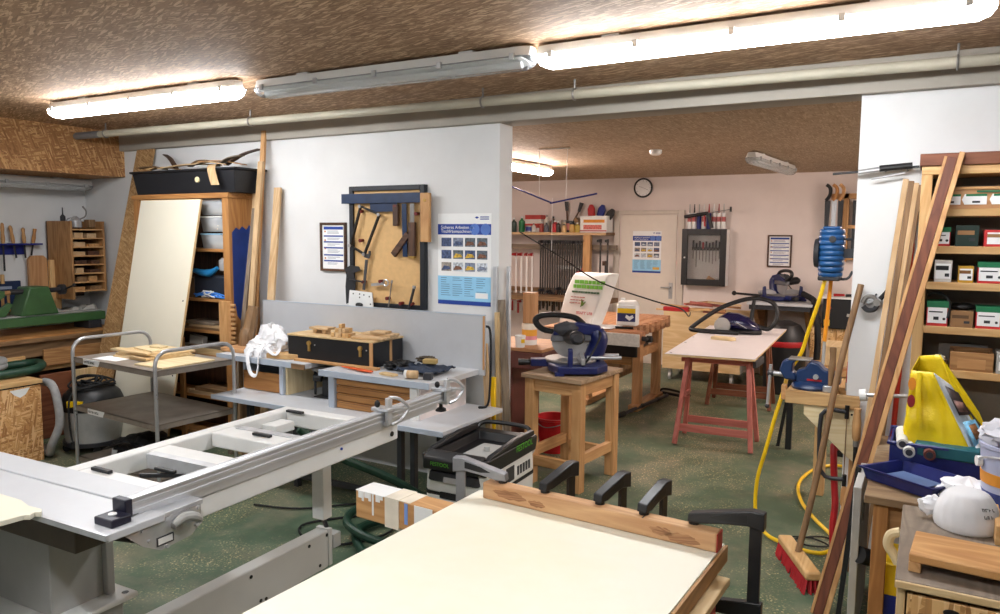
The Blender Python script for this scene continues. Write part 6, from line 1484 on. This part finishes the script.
yh = yh[:14]+[(-.375, 4.36, .018), (-.40, 4.52, .018), (-.52, 4.75, .018), (-.64, 5.05, .018), (-.70, 5.4, .018), (-.66, 5.75, .018), (-.55, 5.95, .018), (-.40, 5.95, .018)]
single('air_hose', B().tube(smooth_path(yh, 6), .011, 10), m_yellow, 'yellow air hose looping from the reel over the floor', 'hose')
single('thin_cord', B().tube(smooth_path([(-.62, 4.4, .01), (-.5, 4.45, .01), (-.4, 4.38, .01), (-.5, 4.33, .01), (-.58, 4.38, .01), (-.45, 4.5, .01), (-.34, 4.45, .01)], 5), .005, 6), m_rubber, 'thin black cord coiled on the floor behind the broom', 'cord')
# bow saw, long file, red bar on the gusset
t = thing('fret_saw', 'black framed bow saw hanging on the plywood gusset', 'saw', (-.38, 4.22, .3))
W3('bow', B().tube([(-.335, 4.228, .805), (-.405, 4.228, .81), (-.435, 4.228, .80), (-.455, 4.228, .775), (-.46, 4.228, .70), (-.455, 4.228, .52), (-.445, 4.228, .475), (-.42, 4.228, .445), (-.39, 4.228, .44), (-.325, 4.228, .445)], .011, 8), m_dark, t)
W3('blade', B().box(-.334, 4.225, .40, -.329, 4.231, .80), wd('old', 'z'), t)
W3('top_nut', B().cyl((-.332, 4.228, .77), (-.332, 4.228, .84), .011, n=10), m_black, t)
W3('bottom_nut', B().cyl((-.328, 4.228, .41), (-.328, 4.228, .47), .011, n=10), m_black, t)
W3('grip', B().lathe([(.012, 0), (.018, .02), (.016, .09), (.01, .11), (0, .11)], 12, at(-.326, 4.228, .30)), wd('honey', 'z'), t)
t = thing('long_file', 'long black file with a honey wood handle hanging at the jamb', 'file', (-.28, 4.22, .3))
W3('handle', B().lathe([(.01, 0), (.02, .02), (.022, .10), (.016, .15), (.018, .175), (0, .18)], 12, at(-.283, 4.225, .655)), wd('honey', 'z'), t)
W3('ferrule', B().cyl((-.283, 4.225, .63), (-.283, 4.225, .66), .014, n=10), m_steel2, t)
W3('blade', B().cyl((-.283, 4.225, .30), (-.283, 4.225, .63), .007, .011, n=8), m_black, t)
single('red_bent_pipe', B().tube(smooth_path([(-.385, 4.40, .56), (-.40, 4.38, .58), (-.395, 4.36, .50), (-.385, 4.36, .36), (-.375, 4.34, .26), (-.38, 4.32, .15), (-.37, 4.30, .03)], 5), .018, 10), m_red, 'bent red pipe standing behind the bow saw', 'pipe')
# broom
t = thing('push_broom', 'push broom with red bristles leaning on the white wall', 'broom', (-.5, 3.95, 0))
hp0, hp1 = V(-.505, 3.965, .10), V(-.305, 4.262, 1.47)
W3('handle', B().tube([hp0.lerp(hp1, f)+V(.006*sin(f*7), 0, 0) for f in [i/10 for i in range(11)]], .016, 12), wd('old', 'z'), t)
a0, a1 = V(-.60, 4.165, .09), V(-.40, 3.745, .09)
W3('head', B().beam(a0, a1, .075, .045), wd('pine', 'y'), t, bevel=.012)
rr = random.Random(9); bb = B(); d = (a1-a0); n_ = V(-d.y, d.x, 0).normalized()
for i in range(46):
    for k in range(4):
        f = (i+.5)/46; p = a0+d*f+n_*(-.03+.02*k); q = p+V(rr.uniform(-.008, .008), rr.uniform(-.008, .008), -.088)+n_*(-.012+.008*k)+d*(.01*(f-.5))
        bb.cyl(p+V(0, 0, -.02), q, .005, .006, n=4)
W3('bristles', bb, paint('bristle_red', (176, 34, 40), .7), t, stuff=True)
# ================================================================ wall right of the opening
t = thing('pincers', 'steel pincers hanging on the white wall by the broom handle', 'pincers', (-.24, 4.27, 1.34))
W3('jaw', B().tube(smooth_path([(-.29, 4.265, 1.375), (-.275, 4.265, 1.405), (-.245, 4.265, 1.41), (-.225, 4.265, 1.39)], 4), .012, 8), m_steel2, t)
W3('jaw', B().tube(smooth_path([(-.285, 4.262, 1.36), (-.265, 4.262, 1.34), (-.235, 4.262, 1.345), (-.22, 4.262, 1.37)], 4), .013, 8), m_dark, t)
W3('pivot', B().cyl((-.225, 4.275, 1.38), (-.225, 4.245, 1.38), .018, n=12), m_steel2, t)
W3('arm', B().beam((-.27, 4.265, 1.375), (-.20, 4.265, 1.415), .014, .016), m_steel, t, bevel=.003)
W3('black_grip', B().tube(smooth_path([(-.21, 4.262, 1.40), (-.18, 4.262, 1.44), (-.17, 4.262, 1.47)], 4), .012, 8), m_black, t)
W3('hook', B().cyl((-.23, 4.299, 1.42), (-.23, 4.26, 1.42), .005, n=6), m_dark, t)
t = thing('rubber_mallet', 'white headed mallet rod sticking out between the slats', 'mallet', (-.2, 4.2, .9))
W3('head', B().cyl((-.265, 4.05, .935), (-.235, 4.05, .94), .03, n=18), m_plastw, t)
W3('rod', B().cyl((-.235, 4.05, .94), (-.03, 4.08, .95), .01, n=10), m_steel, t)
t = thing('wall_gauge', 'black and steel measuring rods on pegs at the top of the right wall', 'rod', (-.2, 4.25, 2.03))
W3('rod', B().cyl((-.46, 4.255, 2.035), (-.07, 4.255, 2.06), .006, n=8), m_dark, t)
W3('black_sleeve', B().cyl((-.245, 4.25, 2.055), (-.10, 4.25, 2.065), .016, n=10), m_black, t)
W3('steel_sleeve', B().cyl((-.34, 4.253, 2.04), (-.24, 4.253, 2.052), .013, n=10), m_steel, t)
W3('lower_rod', B().cyl((-.28, 4.255, 2.005), (-.13, 4.255, 2.03), .006, n=8), m_steel, t)
for x in (-.22, -.12): W3('peg', B().cyl((x, 4.30, 2.045), (x, 4.245, 2.05), .005, n=6), m_dark, t)
# slats leaning on the wall
for i, (xb, xt, w_, k, lab) in enumerate(((-.30, -.125, .026, 'birch', 'pale slat leaning at the left of the bundle on the right wall'), (-.27, -.10, .024, 'old', 'middle slat of the leaning bundle on the right wall'), (-.245, -.078, .022, 'birch', 'right slat of the leaning bundle on the right wall'), (-.215, -.06, .018, 'old', 'thin slat behind the leaning bundle on the right wall'))):
    b = B().beam((xb, 4.10+.012*i, .0), (xt, 4.262, 2.0-.01*i), .018, w_, up=(1, 0, .1))
    single('leaning_slat', b, wd(k, 'z'), lab, 'slat', bevel=.002)
single('red_pole', B().cyl((-.14, 4.22, .0), (-.075, 4.275, 1.93), .013, n=12), paint('pole_red', (176, 44, 30), .45), 'thin red pole standing beside the shelf rack', 'pole')
# ================================================================ shelf rack
t = thing('shelf_rack', 'open wooden shelf rack with screw boxes on the right', 'shelf', (.4, 4.14, 0))
RY0, RY1 = 4.0, 4.27
boxpart('stile', t, wd('pine', 'z'), -.055, RY0, 0, -.01, RY1, 2.0); boxpart('stile', t, wd('pine', 'z'), 1.0, RY0, 0, 1.045, RY1, 2.0)
boxpart('top_rail', t, wd('pine', 'x'), -.055, RY0, 2.0, 1.045, RY1, 2.04); boxpart('top_board', t, wd('red', 'x'), -.065, RY0-.01, 2.04, 1.055, RY1, 2.095)
boxpart('back_panel', t, m_boardgrey, -.01, RY1-.01, 0, 1.0, RY1, 2.0)
SZ = [1.845, 1.675, 1.51, 1.305, 1.105, .55]
for z in SZ: boxpart('shelf_board', t, wd('pine', 'x'), -.01, RY0, z-.035, 1.0, RY1-.01, z)
m_boxg = paint('screwbox_green', (24, 110, 70), .5); m_boxr = paint('screwbox_red', (196, 44, 44), .5); m_card = paint('cardboard', (150, 112, 74), .8, var=.1)
t = thing('wooden_tray', 'long pale wooden tray with white labels on the top shelf', 'tray', (.3, 4.1, SZ[0]))
W3('tray', B().box(.0, 4.01, SZ[0], .62, 4.22, SZ[0]+.085), wd('beech', 'x'), t, bevel=.003)
W3('rim', B().box(-.0, 4.005, SZ[0]+.085, .625, 4.225, SZ[0]+.098), wd('honey', 'x'), t, bevel=.002)
for x in (.02, .12, .225, .36):
    l = W3('label', B().prism([(x-.01, SZ[0]+.04), (x, SZ[0]+.018), (x+.085, SZ[0]+.018), (x+.085, SZ[0]+.065), (x, SZ[0]+.065)], 'y', 4.007, 4.01), m_paper, t)
    W3('green_stripe', B().box(x+.005, 4.006, SZ[0]+.055, x+.085, 4.008, SZ[0]+.065), m_boxg, l)
    W3('bar_code', B().box(x+.03, 4.006, SZ[0]+.025, x+.06, 4.008, SZ[0]+.034), m_dark, l)
W3('green_tag', B().box(.165, 4.003, SZ[0]+.072, .255, 4.0055, SZ[0]+.08), m_boxg, t)
def screw_box(label, x0, x1, z, h, style, rz=0):
    t = thing('screw_box', label, 'box', ((x0+x1)/2, 4.06, z), rz); w_ = (x1-x0)/2
    if style == 'green':
        mk('carton', B().box(-w_, -.05, 0, w_, .06, h), m_boxr, t, bevel=.002)
        mk('label_face', B().box(-w_+.004, -.0515, h*.12, w_-.004, -.05, h*.75), m_paper, t)
        mk('green_top', B().box(-w_-.001, -.0515, h*.75, w_+.001, .061, h+.001), m_boxg, t)
        mk('bar_code', B().box(-w_*.35, -.0525, h*.25, w_*.15, -.0515, h*.38), m_dark, t)
        mk('text_line', B().box(-w_*.8, -.0525, h*.55, w_*.5, -.0515, h*.6), m_dark, t)
        mk('seal', B().cyl((w_*.65, -.0515, h*.3), (w_*.65, -.0525, h*.3), .006, n=10), m_dark, t)
    else:
        body, face, band = style
        mk('carton', B().box(-w_, -.05, 0, w_, .06, h), body, t, bevel=.002)
        mk('label_face', B().box(-w_*.85, -.0515, h*.15, w_*.85, -.05, h*.85), face, t)
        mk('print_band', B().box(-w_*.85, -.0525, h*.55, w_*.6, -.0515, h*.75), band, t)
        mk('bar_code', B().box(w_*.2, -.0525, h*.25, w_*.7, -.0515, h*.4), m_dark, t)
    return t
m_dgreen = paint('carton_dark_green', (20, 44, 36), .5)
screw_box('green topped screw box half hidden behind the diagonal plank, second shelf', .0, .075, SZ[1], .085, 'green')
screw_box('dark green carton with a pale badge on the second shelf', .095, .185, SZ[1], .095, (m_dgreen, m_dgreen, m_card))
screw_box('white and red carton lying on the second shelf', .205, .36, SZ[1], .075, (m_boxr, m_paper, m_card))
screw_box('white and black carton on the third shelf by the plank', .02, .09, SZ[2], .10, (paint('carton_pale', (196, 190, 184), .6), m_paper, m_black))
screw_box('small yellow brown carton on the third shelf', .115, .175, SZ[2], .075, (paint('carton_yellow', (196, 150, 40), .6), m_paper, paint('carton_brown', (130, 84, 40), .6)))
screw_box('green topped screw box on the third shelf', .19, .29, SZ[2], .095, 'green')
screw_box('red cornered screw box at the picture edge, third shelf', .305, .40, SZ[2], .09, 'green')
screw_box('green topped screw box on the fourth shelf by the plank', -.0, .085, SZ[3], .115, 'green')
screw_box('brown open carton on the fourth shelf', .095, .185, SZ[3], .075, (m_card, m_card, paint('card_dark', (100, 74, 50), .8)))
screw_box('green topped screw box on the fourth shelf beside the brown carton', .195, .29, SZ[3], .10, 'green')
screw_box('screw box at the picture edge, fourth shelf', .31, .40, SZ[3], .10, 'green')
single('cable_hank', B().tube(smooth_path([(.0, 4.03, SZ[3]+.14), (.03, 4.03, SZ[3]+.155), (.07, 4.035, SZ[3]+.14), (.09, 4.02, SZ[3]+.10), (.085, 4.0, SZ[3]+.04)], 5), .006, 6), m_rubber, 'black cable lying on a screw box on the fourth shelf', 'cable')
single('black_pouch', blob((.145, 4.08, SZ[3]+.09), (.05, .04, .02), 6, .3, 16, 10), m_black, 'black pouch on the brown carton', 'pouch')
t = thing('screw_bowl', 'small metal cup of screws on the fifth shelf', 'cup', (.06, 4.06, SZ[4]))
mk('cup', B().lathe([(.03, 0), (.036, .04), (.032, .04), (.026, .006), (0, .006)], 16), m_steel2, t)
mk('heap', blob((0, 0, .042), (.03, .03, .02), 2, .4, 16, 10), paint('heap_cream', (206, 200, 180), .7, var=.3, scale=80), t)
t = thing('drawer_tray', 'open wooden drawer tray on the fifth shelf', 'tray', (.19, 4.08, SZ[4]))
for q in ((-.085, -.06, 0, .085, -.048, .085), (-.085, .06, 0, .085, .072, .095), (-.085, -.048, 0, -.073, .06, .085), (.073, -.048, 0, .085, .06, .085), (-.073, -.048, 0, .073, .06, .01)):
    mk('tray_board', B().box(*q), wd('oak', 'x'), t, bevel=.002)
mk('inner_label', B().box(-.055, -.0615, .01, .055, -.06, .055), wd('honey', 'x'), t)
screw_box('grey carton with a white label at the end of the fifth shelf', .285, .40, SZ[4], .10, (paint('carton_grey', (160, 158, 152), .6), m_paper, m_greymet))
single('steel_sheet', B().box(.06, 4.2, SZ[4], .26, 4.21, SZ[4]+.10), m_steel2, 'steel sheet standing behind the drawer tray', 'sheet')
# diagonal plank
t = thing('diagonal_plank', 'long red brown moulding plank leaning diagonally against the shelf rack', 'plank', (-.3, 3.6, 0))
q0, q1 = V(-.355, 3.55, .004), V(.062, 3.965, 2.07)
up = V(0, -1, .2)
dn = (q1-q0).normalized(); sd = dn.cross(up).normalized()
W3('core', B().beam(q0, q1, .040, .026, up=up), wood('wood_redmould', (126, 70, 44), (92, 46, 28), 'z'), t, bevel=.002)
W3('left_edge', B().beam(q0-sd*.026, q1-sd*.026, .012, .030, up=up), wd('honey', 'z'), t, bevel=.001)
W3('right_edge', B().beam(q0+sd*.032+dn*.0, q1+sd*.032+dn*.03, .022, .024, up=up), wd('honey', 'z'), t, bevel=.002)
# ================================================================ right table and what stands on it
t = thing('side_table', 'old wooden table with orange brown legs under the blue tray', 'table', (.3, 3.4, 0))
boxpart('table_top', t, wood('wood_old_top', (150, 124, 92), (112, 84, 58), 'x', dirt=(190, 176, 150)), -.16, 2.95, .755, .9, 3.9, .785)
boxpart('apron', t, wd('oak', 'x'), -.09, 2.99, .66, .85, 3.015, .755)
boxpart('apron', t, wd('oak', 'y'), -.13, 3.05, .66, -.105, 3.82, .755)
for x, y in ((-.13, 2.97), (-.13, 3.80), (.8, 2.97), (.8, 3.80)): boxpart('leg', t, wd('orange', 'z'), x, y, 0, x+.05, y+.05, .755)
t = thing('paint_tray', 'dark blue paint roller tray at the front of the side table', 'paint tray', (.0, 3.15, .787), radians(-38))
m_tray2 = paint('tray_navy', (26, 34, 100), .38, var=.2, scale=12, dirt=(70, 90, 140), dirtamt=.4)
_b = B().loft([[(-.17, -.12, .0), (.17, -.12, .01), (.17, .12, .01), (-.17, .12, .0)], [(-.185, -.135, .055), (.185, -.135, .065), (.185, .135, .065), (-.185, .135, .055)], [(-.195, -.145, .057), (.195, -.145, .067), (.195, .145, .067), (-.195, .145, .057)], [(-.195, -.145, .05), (.195, -.145, .06), (.195, .145, .06), (-.195, .145, .05)]], caps=False)._add([(-.17, -.12, .0), (.17, -.12, .01), (.17, .12, .01), (-.17, .12, .0)], [(0, 1, 2, 3)])
_b.v = [Vector((p.x*.8, p.y*.8, p.z*.8)) for p in _b.v]
mk('basin', _b, m_tray2, t, solid=.004)
mk('paint_film', B().box(-.12, -.08, .010, .05, .08, .013), paint('film_greyblue', (90, 110, 150), .5, var=.3), t)
t = thing('blue_crate', 'blue plastic crate under the yellow shopping bag', 'crate', (.08, 3.45, .787))
for q in ((-.10, 3.32, .26, 3.33), (-.10, 3.58, .26, 3.59), (-.10, 3.33, -.09, 3.58), (.25, 3.33, .26, 3.58)):
    W3('crate_wall', B().box(q[0], q[1], .787, q[2], q[3], .90), m_tray2, t, bevel=.003)
W3('crate_floor', B().box(-.09, 3.33, .787, .25, 3.58, .795), m_tray2, t)
W3('crate_rim', B().tube([(-.105, 3.315, .90), (.265, 3.315, .90), (.265, 3.595, .90), (-.105, 3.595, .90)], .008, 6, closed=True), m_tray2, t)
for i, (x, y, z, lab) in enumerate(((-.055, 3.36, .90, 'white paint roller sticking out of the blue crate, nearest the plank'), (-.03, 3.34, .875, 'paint roller with a dark core in the blue crate'), (.04, 3.34, .875, 'brown paint roller under the yellow bag'))):
    t2 = thing('paint_roller', lab, 'paint roller', (x, y, z), 0, 'paint rollers in the crate')
    mk('sleeve', B().cyl((0, -.05, 0), (-.01, .12, .015), .021, n=16), paint('roller_fleece', (206, 204, 196), .9) if i < 2 else paint('roller_brown', (110, 60, 50), .8), t2)
    mk('core', B().cyl((0, -.052, 0), (0, -.049, 0), .013, n=12), m_dark, t2)
single('teal_box', B().cb((.10, 3.36, .885), (.22, .1, .05), rz=-.1), paint('teal', (20, 90, 100), .5), 'teal plastic box in the blue crate', 'box', bevel=.006)
# yellow shopping bag
t = thing('shopping_bag', 'yellow shopping bag with a printed picture standing in the blue crate', 'bag', (.08, 3.45, .86))
m_bag = paint('bag_yellow', (238, 206, 14), .35, var=.06, scale=10, bump=.2)
def patch(bl, br, tl, tr, amp=.010, seed=1, n=16):
    bl, br, tl, tr = (Vector(p) for p in (bl, br, tl, tr)); nn = (br-bl).cross(tl-bl).normalized()
    def fn(u, v):
        p = bl.lerp(br, u).lerp(tl.lerp(tr, u), v); e = min(1, 8*min(u, 1-u, v, 1-v)+.0)
        q = mnoise.noise(Vector((u*4+seed, v*4, seed)))+.7*abs(mnoise.noise(Vector((u*9, v*9+seed, 2))))
        return p+nn*amp*q*e
    return B().grid(n, n, fn)
c_bl, c_br, c_tl, c_tr = (-.055, 3.375, .865), (.20, 3.36, .845), (-.04, 3.39, 1.185), (.035, 3.385, 1.185)
c_r, c_rt, c_bk, c_bk2, c_bb = (.235, 3.43, .90), (.10, 3.44, 1.13), (-.015, 3.47, 1.235), (.055, 3.48, 1.245), (-.06, 3.52, .865)
W3('front_panel', patch(c_bl, c_br, c_tl, c_tr, .014, 1), m_bag, t, solid=.002)
W3('left_gusset', patch(c_bb, c_bl, c_bk, c_tl, .010, 3), m_bag, t, solid=.002)
W3('right_gusset', patch(c_br, c_r, c_tr, c_rt, .008, 4), paint('bag_white', (210, 216, 222), .4), t, solid=.002)
W3('back_panel', patch((.235, 3.44, .90), c_bb, c_bk2, c_bk, .008, 7), m_bag, t, solid=.002)
W3('back_flap', patch(c_rt, (.24, 3.46, .94), c_bk2, (.20, 3.47, 1.03), .006, 9), m_bag, t, solid=.002)
def onpic(u, v):
    p = Vector(c_br).lerp(Vector(c_r), u).lerp(Vector(c_tr).lerp(Vector(c_rt), u), v); return p+V(.012, -.012, .006)
for i, (u0, u1, v0, v1, c) in enumerate(((.1, .9, .52, .86, (60, 50, 50)), (.2, .8, .56, .70, (140, 104, 96)), (.1, .95, .08, .45, (120, 180, 214)), (.35, .8, .22, .40, (150, 100, 60)), (.1, .4, .10, .18, (236, 236, 240)))):
    b = B()._add([onpic(u0, v0)+V(.001*i, -.001*i, 0), onpic(u1, v0)+V(.001*i, -.001*i, 0), onpic(u1, v1)+V(.001*i, -.001*i, 0), onpic(u0, v1)+V(.001*i, -.001*i, 0)], [(0, 1, 2, 3)]); W3('printed_picture', b, paint('bagprint_%d%d' % (c[0], c[1]), c, .5, var=.5, scale=50), t, solid=.0008)
for i, (z, c) in enumerate(((1.135, (236, 150, 40)), (1.065, (150, 30, 40)))):
    W3('printed_badge', B().prism([(-.035+.014*cos(a*pi/8), z+.026*sin(a*pi/8)) for a in range(16)], 'y', 3.366, 3.37), paint('badge_%d' % i, c, .5), t)
W3('handle_strap', B().tube(smooth_path([(-.01, 3.375, 1.18), (-.012, 3.365, 1.10), (-.005, 3.36, 1.02), (.0, 3.36, .96)], 5), .010, 8, flat=.3), m_bag, t)
# bucket
t = thing('paint_bucket', 'pale lilac paint bucket with an orange band at the right picture edge', 'bucket', (.30, 3.02, .787))
mk('pail', B().lathe([(.10, 0), (.115, .22), (.12, .225), (.12, .235), (.108, .235), (.095, .01), (0, .01)], 26), paint('pail_lilac', (176, 180, 206), .4), t)
mk('orange_band', B().lathe([(.1085, .10), (.1115, .14)], 26), paint('band_orange', (226, 150, 50), .5), t)
mk('navy_band', B().lathe([(.1025, .03), (.106, .075)], 26), paint('band_navy', (60, 70, 130), .5, var=.3, scale=40), t)
mk('ear', B().cyl((-.11, -.03, .17), (-.125, -.034, .17), .018, n=14), m_plastw, t)
mk('bail', B().tube(smooth_path([(-.12, -.03, .17), (-.10, -.09, .2), (0, -.13, .21), (.1, -.09, .2), (.12, .03, .17)], 5), .004, 6), m_steel, t)
single('cloth_rag', blob((.28, 3.06, 1.04), (.10, .10, .05), 8, .35, 24, 14), paint('rag_grey', (196, 196, 204), .9), 'pale grey rag on top of the lilac bucket', 'rag')
single('clear_film', blob((.16, 3.04, .825), (.09, .07, .045), 12, .45, 24, 14), m_film, 'crumpled clear film beside the lilac bucket', 'plastic film')
# chipboard drawer chest
t = thing('drawer_chest', 'chipboard fronted chest with a grey worn top at the right front', 'chest', (.5, 2.5, 0))
boxpart('chest_top', t, wood('wood_grey_top', (150, 134, 118), (118, 104, 90), 'y', dirt=(96, 84, 74)), -.035, 2.22, .775, 1.1, 2.87, .80)
boxpart('side_panel', t, wd('ply', 'z'), -.03, 2.24, 0, -.008, 2.85, .775); boxpart('side_panel', t, wd('ply', 'z'), 1.06, 2.24, 0, 1.08, 2.85, .775)
boxpart('back_panel', t, wd('ply', 'x'), -.008, 2.83, 0, 1.06, 2.85, .775); boxpart('top_edging', t, wd('ply', 'x'), -.035, 2.212, .777, 1.1, 2.22, .798)
for z0, z1 in ((.40, .762), (.03, .39)):
    d = boxpart('drawer_front', t, m_osby, -.004, 2.225, z0, 1.05, 2.245, z1)
    W3('finger_hole', B().prism([(.10+.02*cos(a*pi/8), z1-.028+.010*sin(a*pi/8)) for a in range(16)], 'y', 2.222, 2.2255), m_black, d)
t = thing('wrapped_bowl', 'white bowl upside down wrapped in thin plastic on the chest', 'bowl', (.145, 2.74, .80))
pr = [(.084, 0), (.088, .012), (.087, .035), (.078, .07), (.062, .10), (.05, .112), (0, .114)]
mk('bowl', B().lathe(pr, 30), m_plastw, t)
def wrapf(u, v):
    a = 2*pi*u; k = v*6; i = min(int(k), 5); f = k-i; r = pr[i][0]*(1-f)+pr[i+1][0]*f; z = pr[i][1]*(1-f)+pr[i+1][1]*f
    q = 1.03+.03*abs(sin(9*a+3*v))+.02*mnoise.noise(Vector((cos(a)*3, sin(a)*3, v*4)))
    return (r*q*cos(a), r*q*sin(a), z*1.02+.004)
mk('plastic_wrap', B().grid(72, 14, wrapf), clear('wrap_film', (245, 245, 248), .3, .25, 1.1), t)
mk('wrap_tail', blob((-.095, .03, .045), (.04, .025, .03), 3, .4, 18, 12), m_film, t)
mk('stamp', scribble(scribble(B(), 4, .014, at(.036, -.072, .085, -.75, 0, .45) @ FACE, 5), 3, .014, at(.042, -.082, .066, -.6, 0, .45) @ FACE, 6), m_dark, t, stuff=True)
t = thing('breadboard', 'pine board on short feet lying on the chest', 'board', (.3, 2.36, .80), radians(-4))
mk('board', B().box(-.30, -.095, .028, .45, .10, .052), wood('wood_pineknot', (214, 164, 104), (176, 118, 62), 'x', 1.4, rings=8), t, bevel=.004)
for x in (-.30, .40): mk('foot', B().box(x, -.093, 0, x+.03, .098, .028), wd('honey', 'y'), t, bevel=.002)
single('batten_end', B().box(.215, 2.62, .80, .235, 2.84, .86), wd('pine', 'y'), 'pale batten standing on edge at the right of the chest', 'batten', bevel=.002)
t = thing('carved_grip', 'pale carved wooden handle sticking out behind the chest', 'handle', (-.06, 2.72, .66))
W3('grip', B().tube(smooth_path([(-.035, 2.70, .76), (-.062, 2.70, .745), (-.068, 2.70, .71), (-.05, 2.70, .68), (-.036, 2.70, .655)], 5), .016, 10), wd('cream', 'z'), t)
t = thing('yellow_tub', 'yellow tub under the side table by the orange leg', 'tub', (-.02, 3.12, 0))
mk('tub', rbox(-.075, .10, -.10, .12, 0, .52, 1.0, .02), m_yellow, t, bevel=.006)
mk('blue_print', B().box(-.06, -.103, .10, .04, -.10, .40), m_bluepl, t)
t = thing('white_board_case', 'whitish board leaning below the side table', 'board', (-.17, 3.6, 0))
W3('panel', B().box(-.22, 3.30, .0, -.19, 3.95, .70), paint('dusty_white', (176, 174, 170), .7, var=.1), t, bevel=.003)
W3('outlet_plate', B().box(-.19, 3.42, .52, -.186, 3.50, .62), paint('plate_grey', (120, 116, 110), .6), t)
single('black_tube', B().cyl((-.185, 3.30, .42), (-.06, 3.42, .36), .035, n=18), m_black, 'short black tube beside the orange table leg', 'tube')
single('black_board', B().beam((-.27, 3.50, .0), (-.22, 3.55, .72), .02, .06, up=(0, 1, 0)), m_black, 'black strip standing behind the diagonal plank', 'strip', bevel=.002)
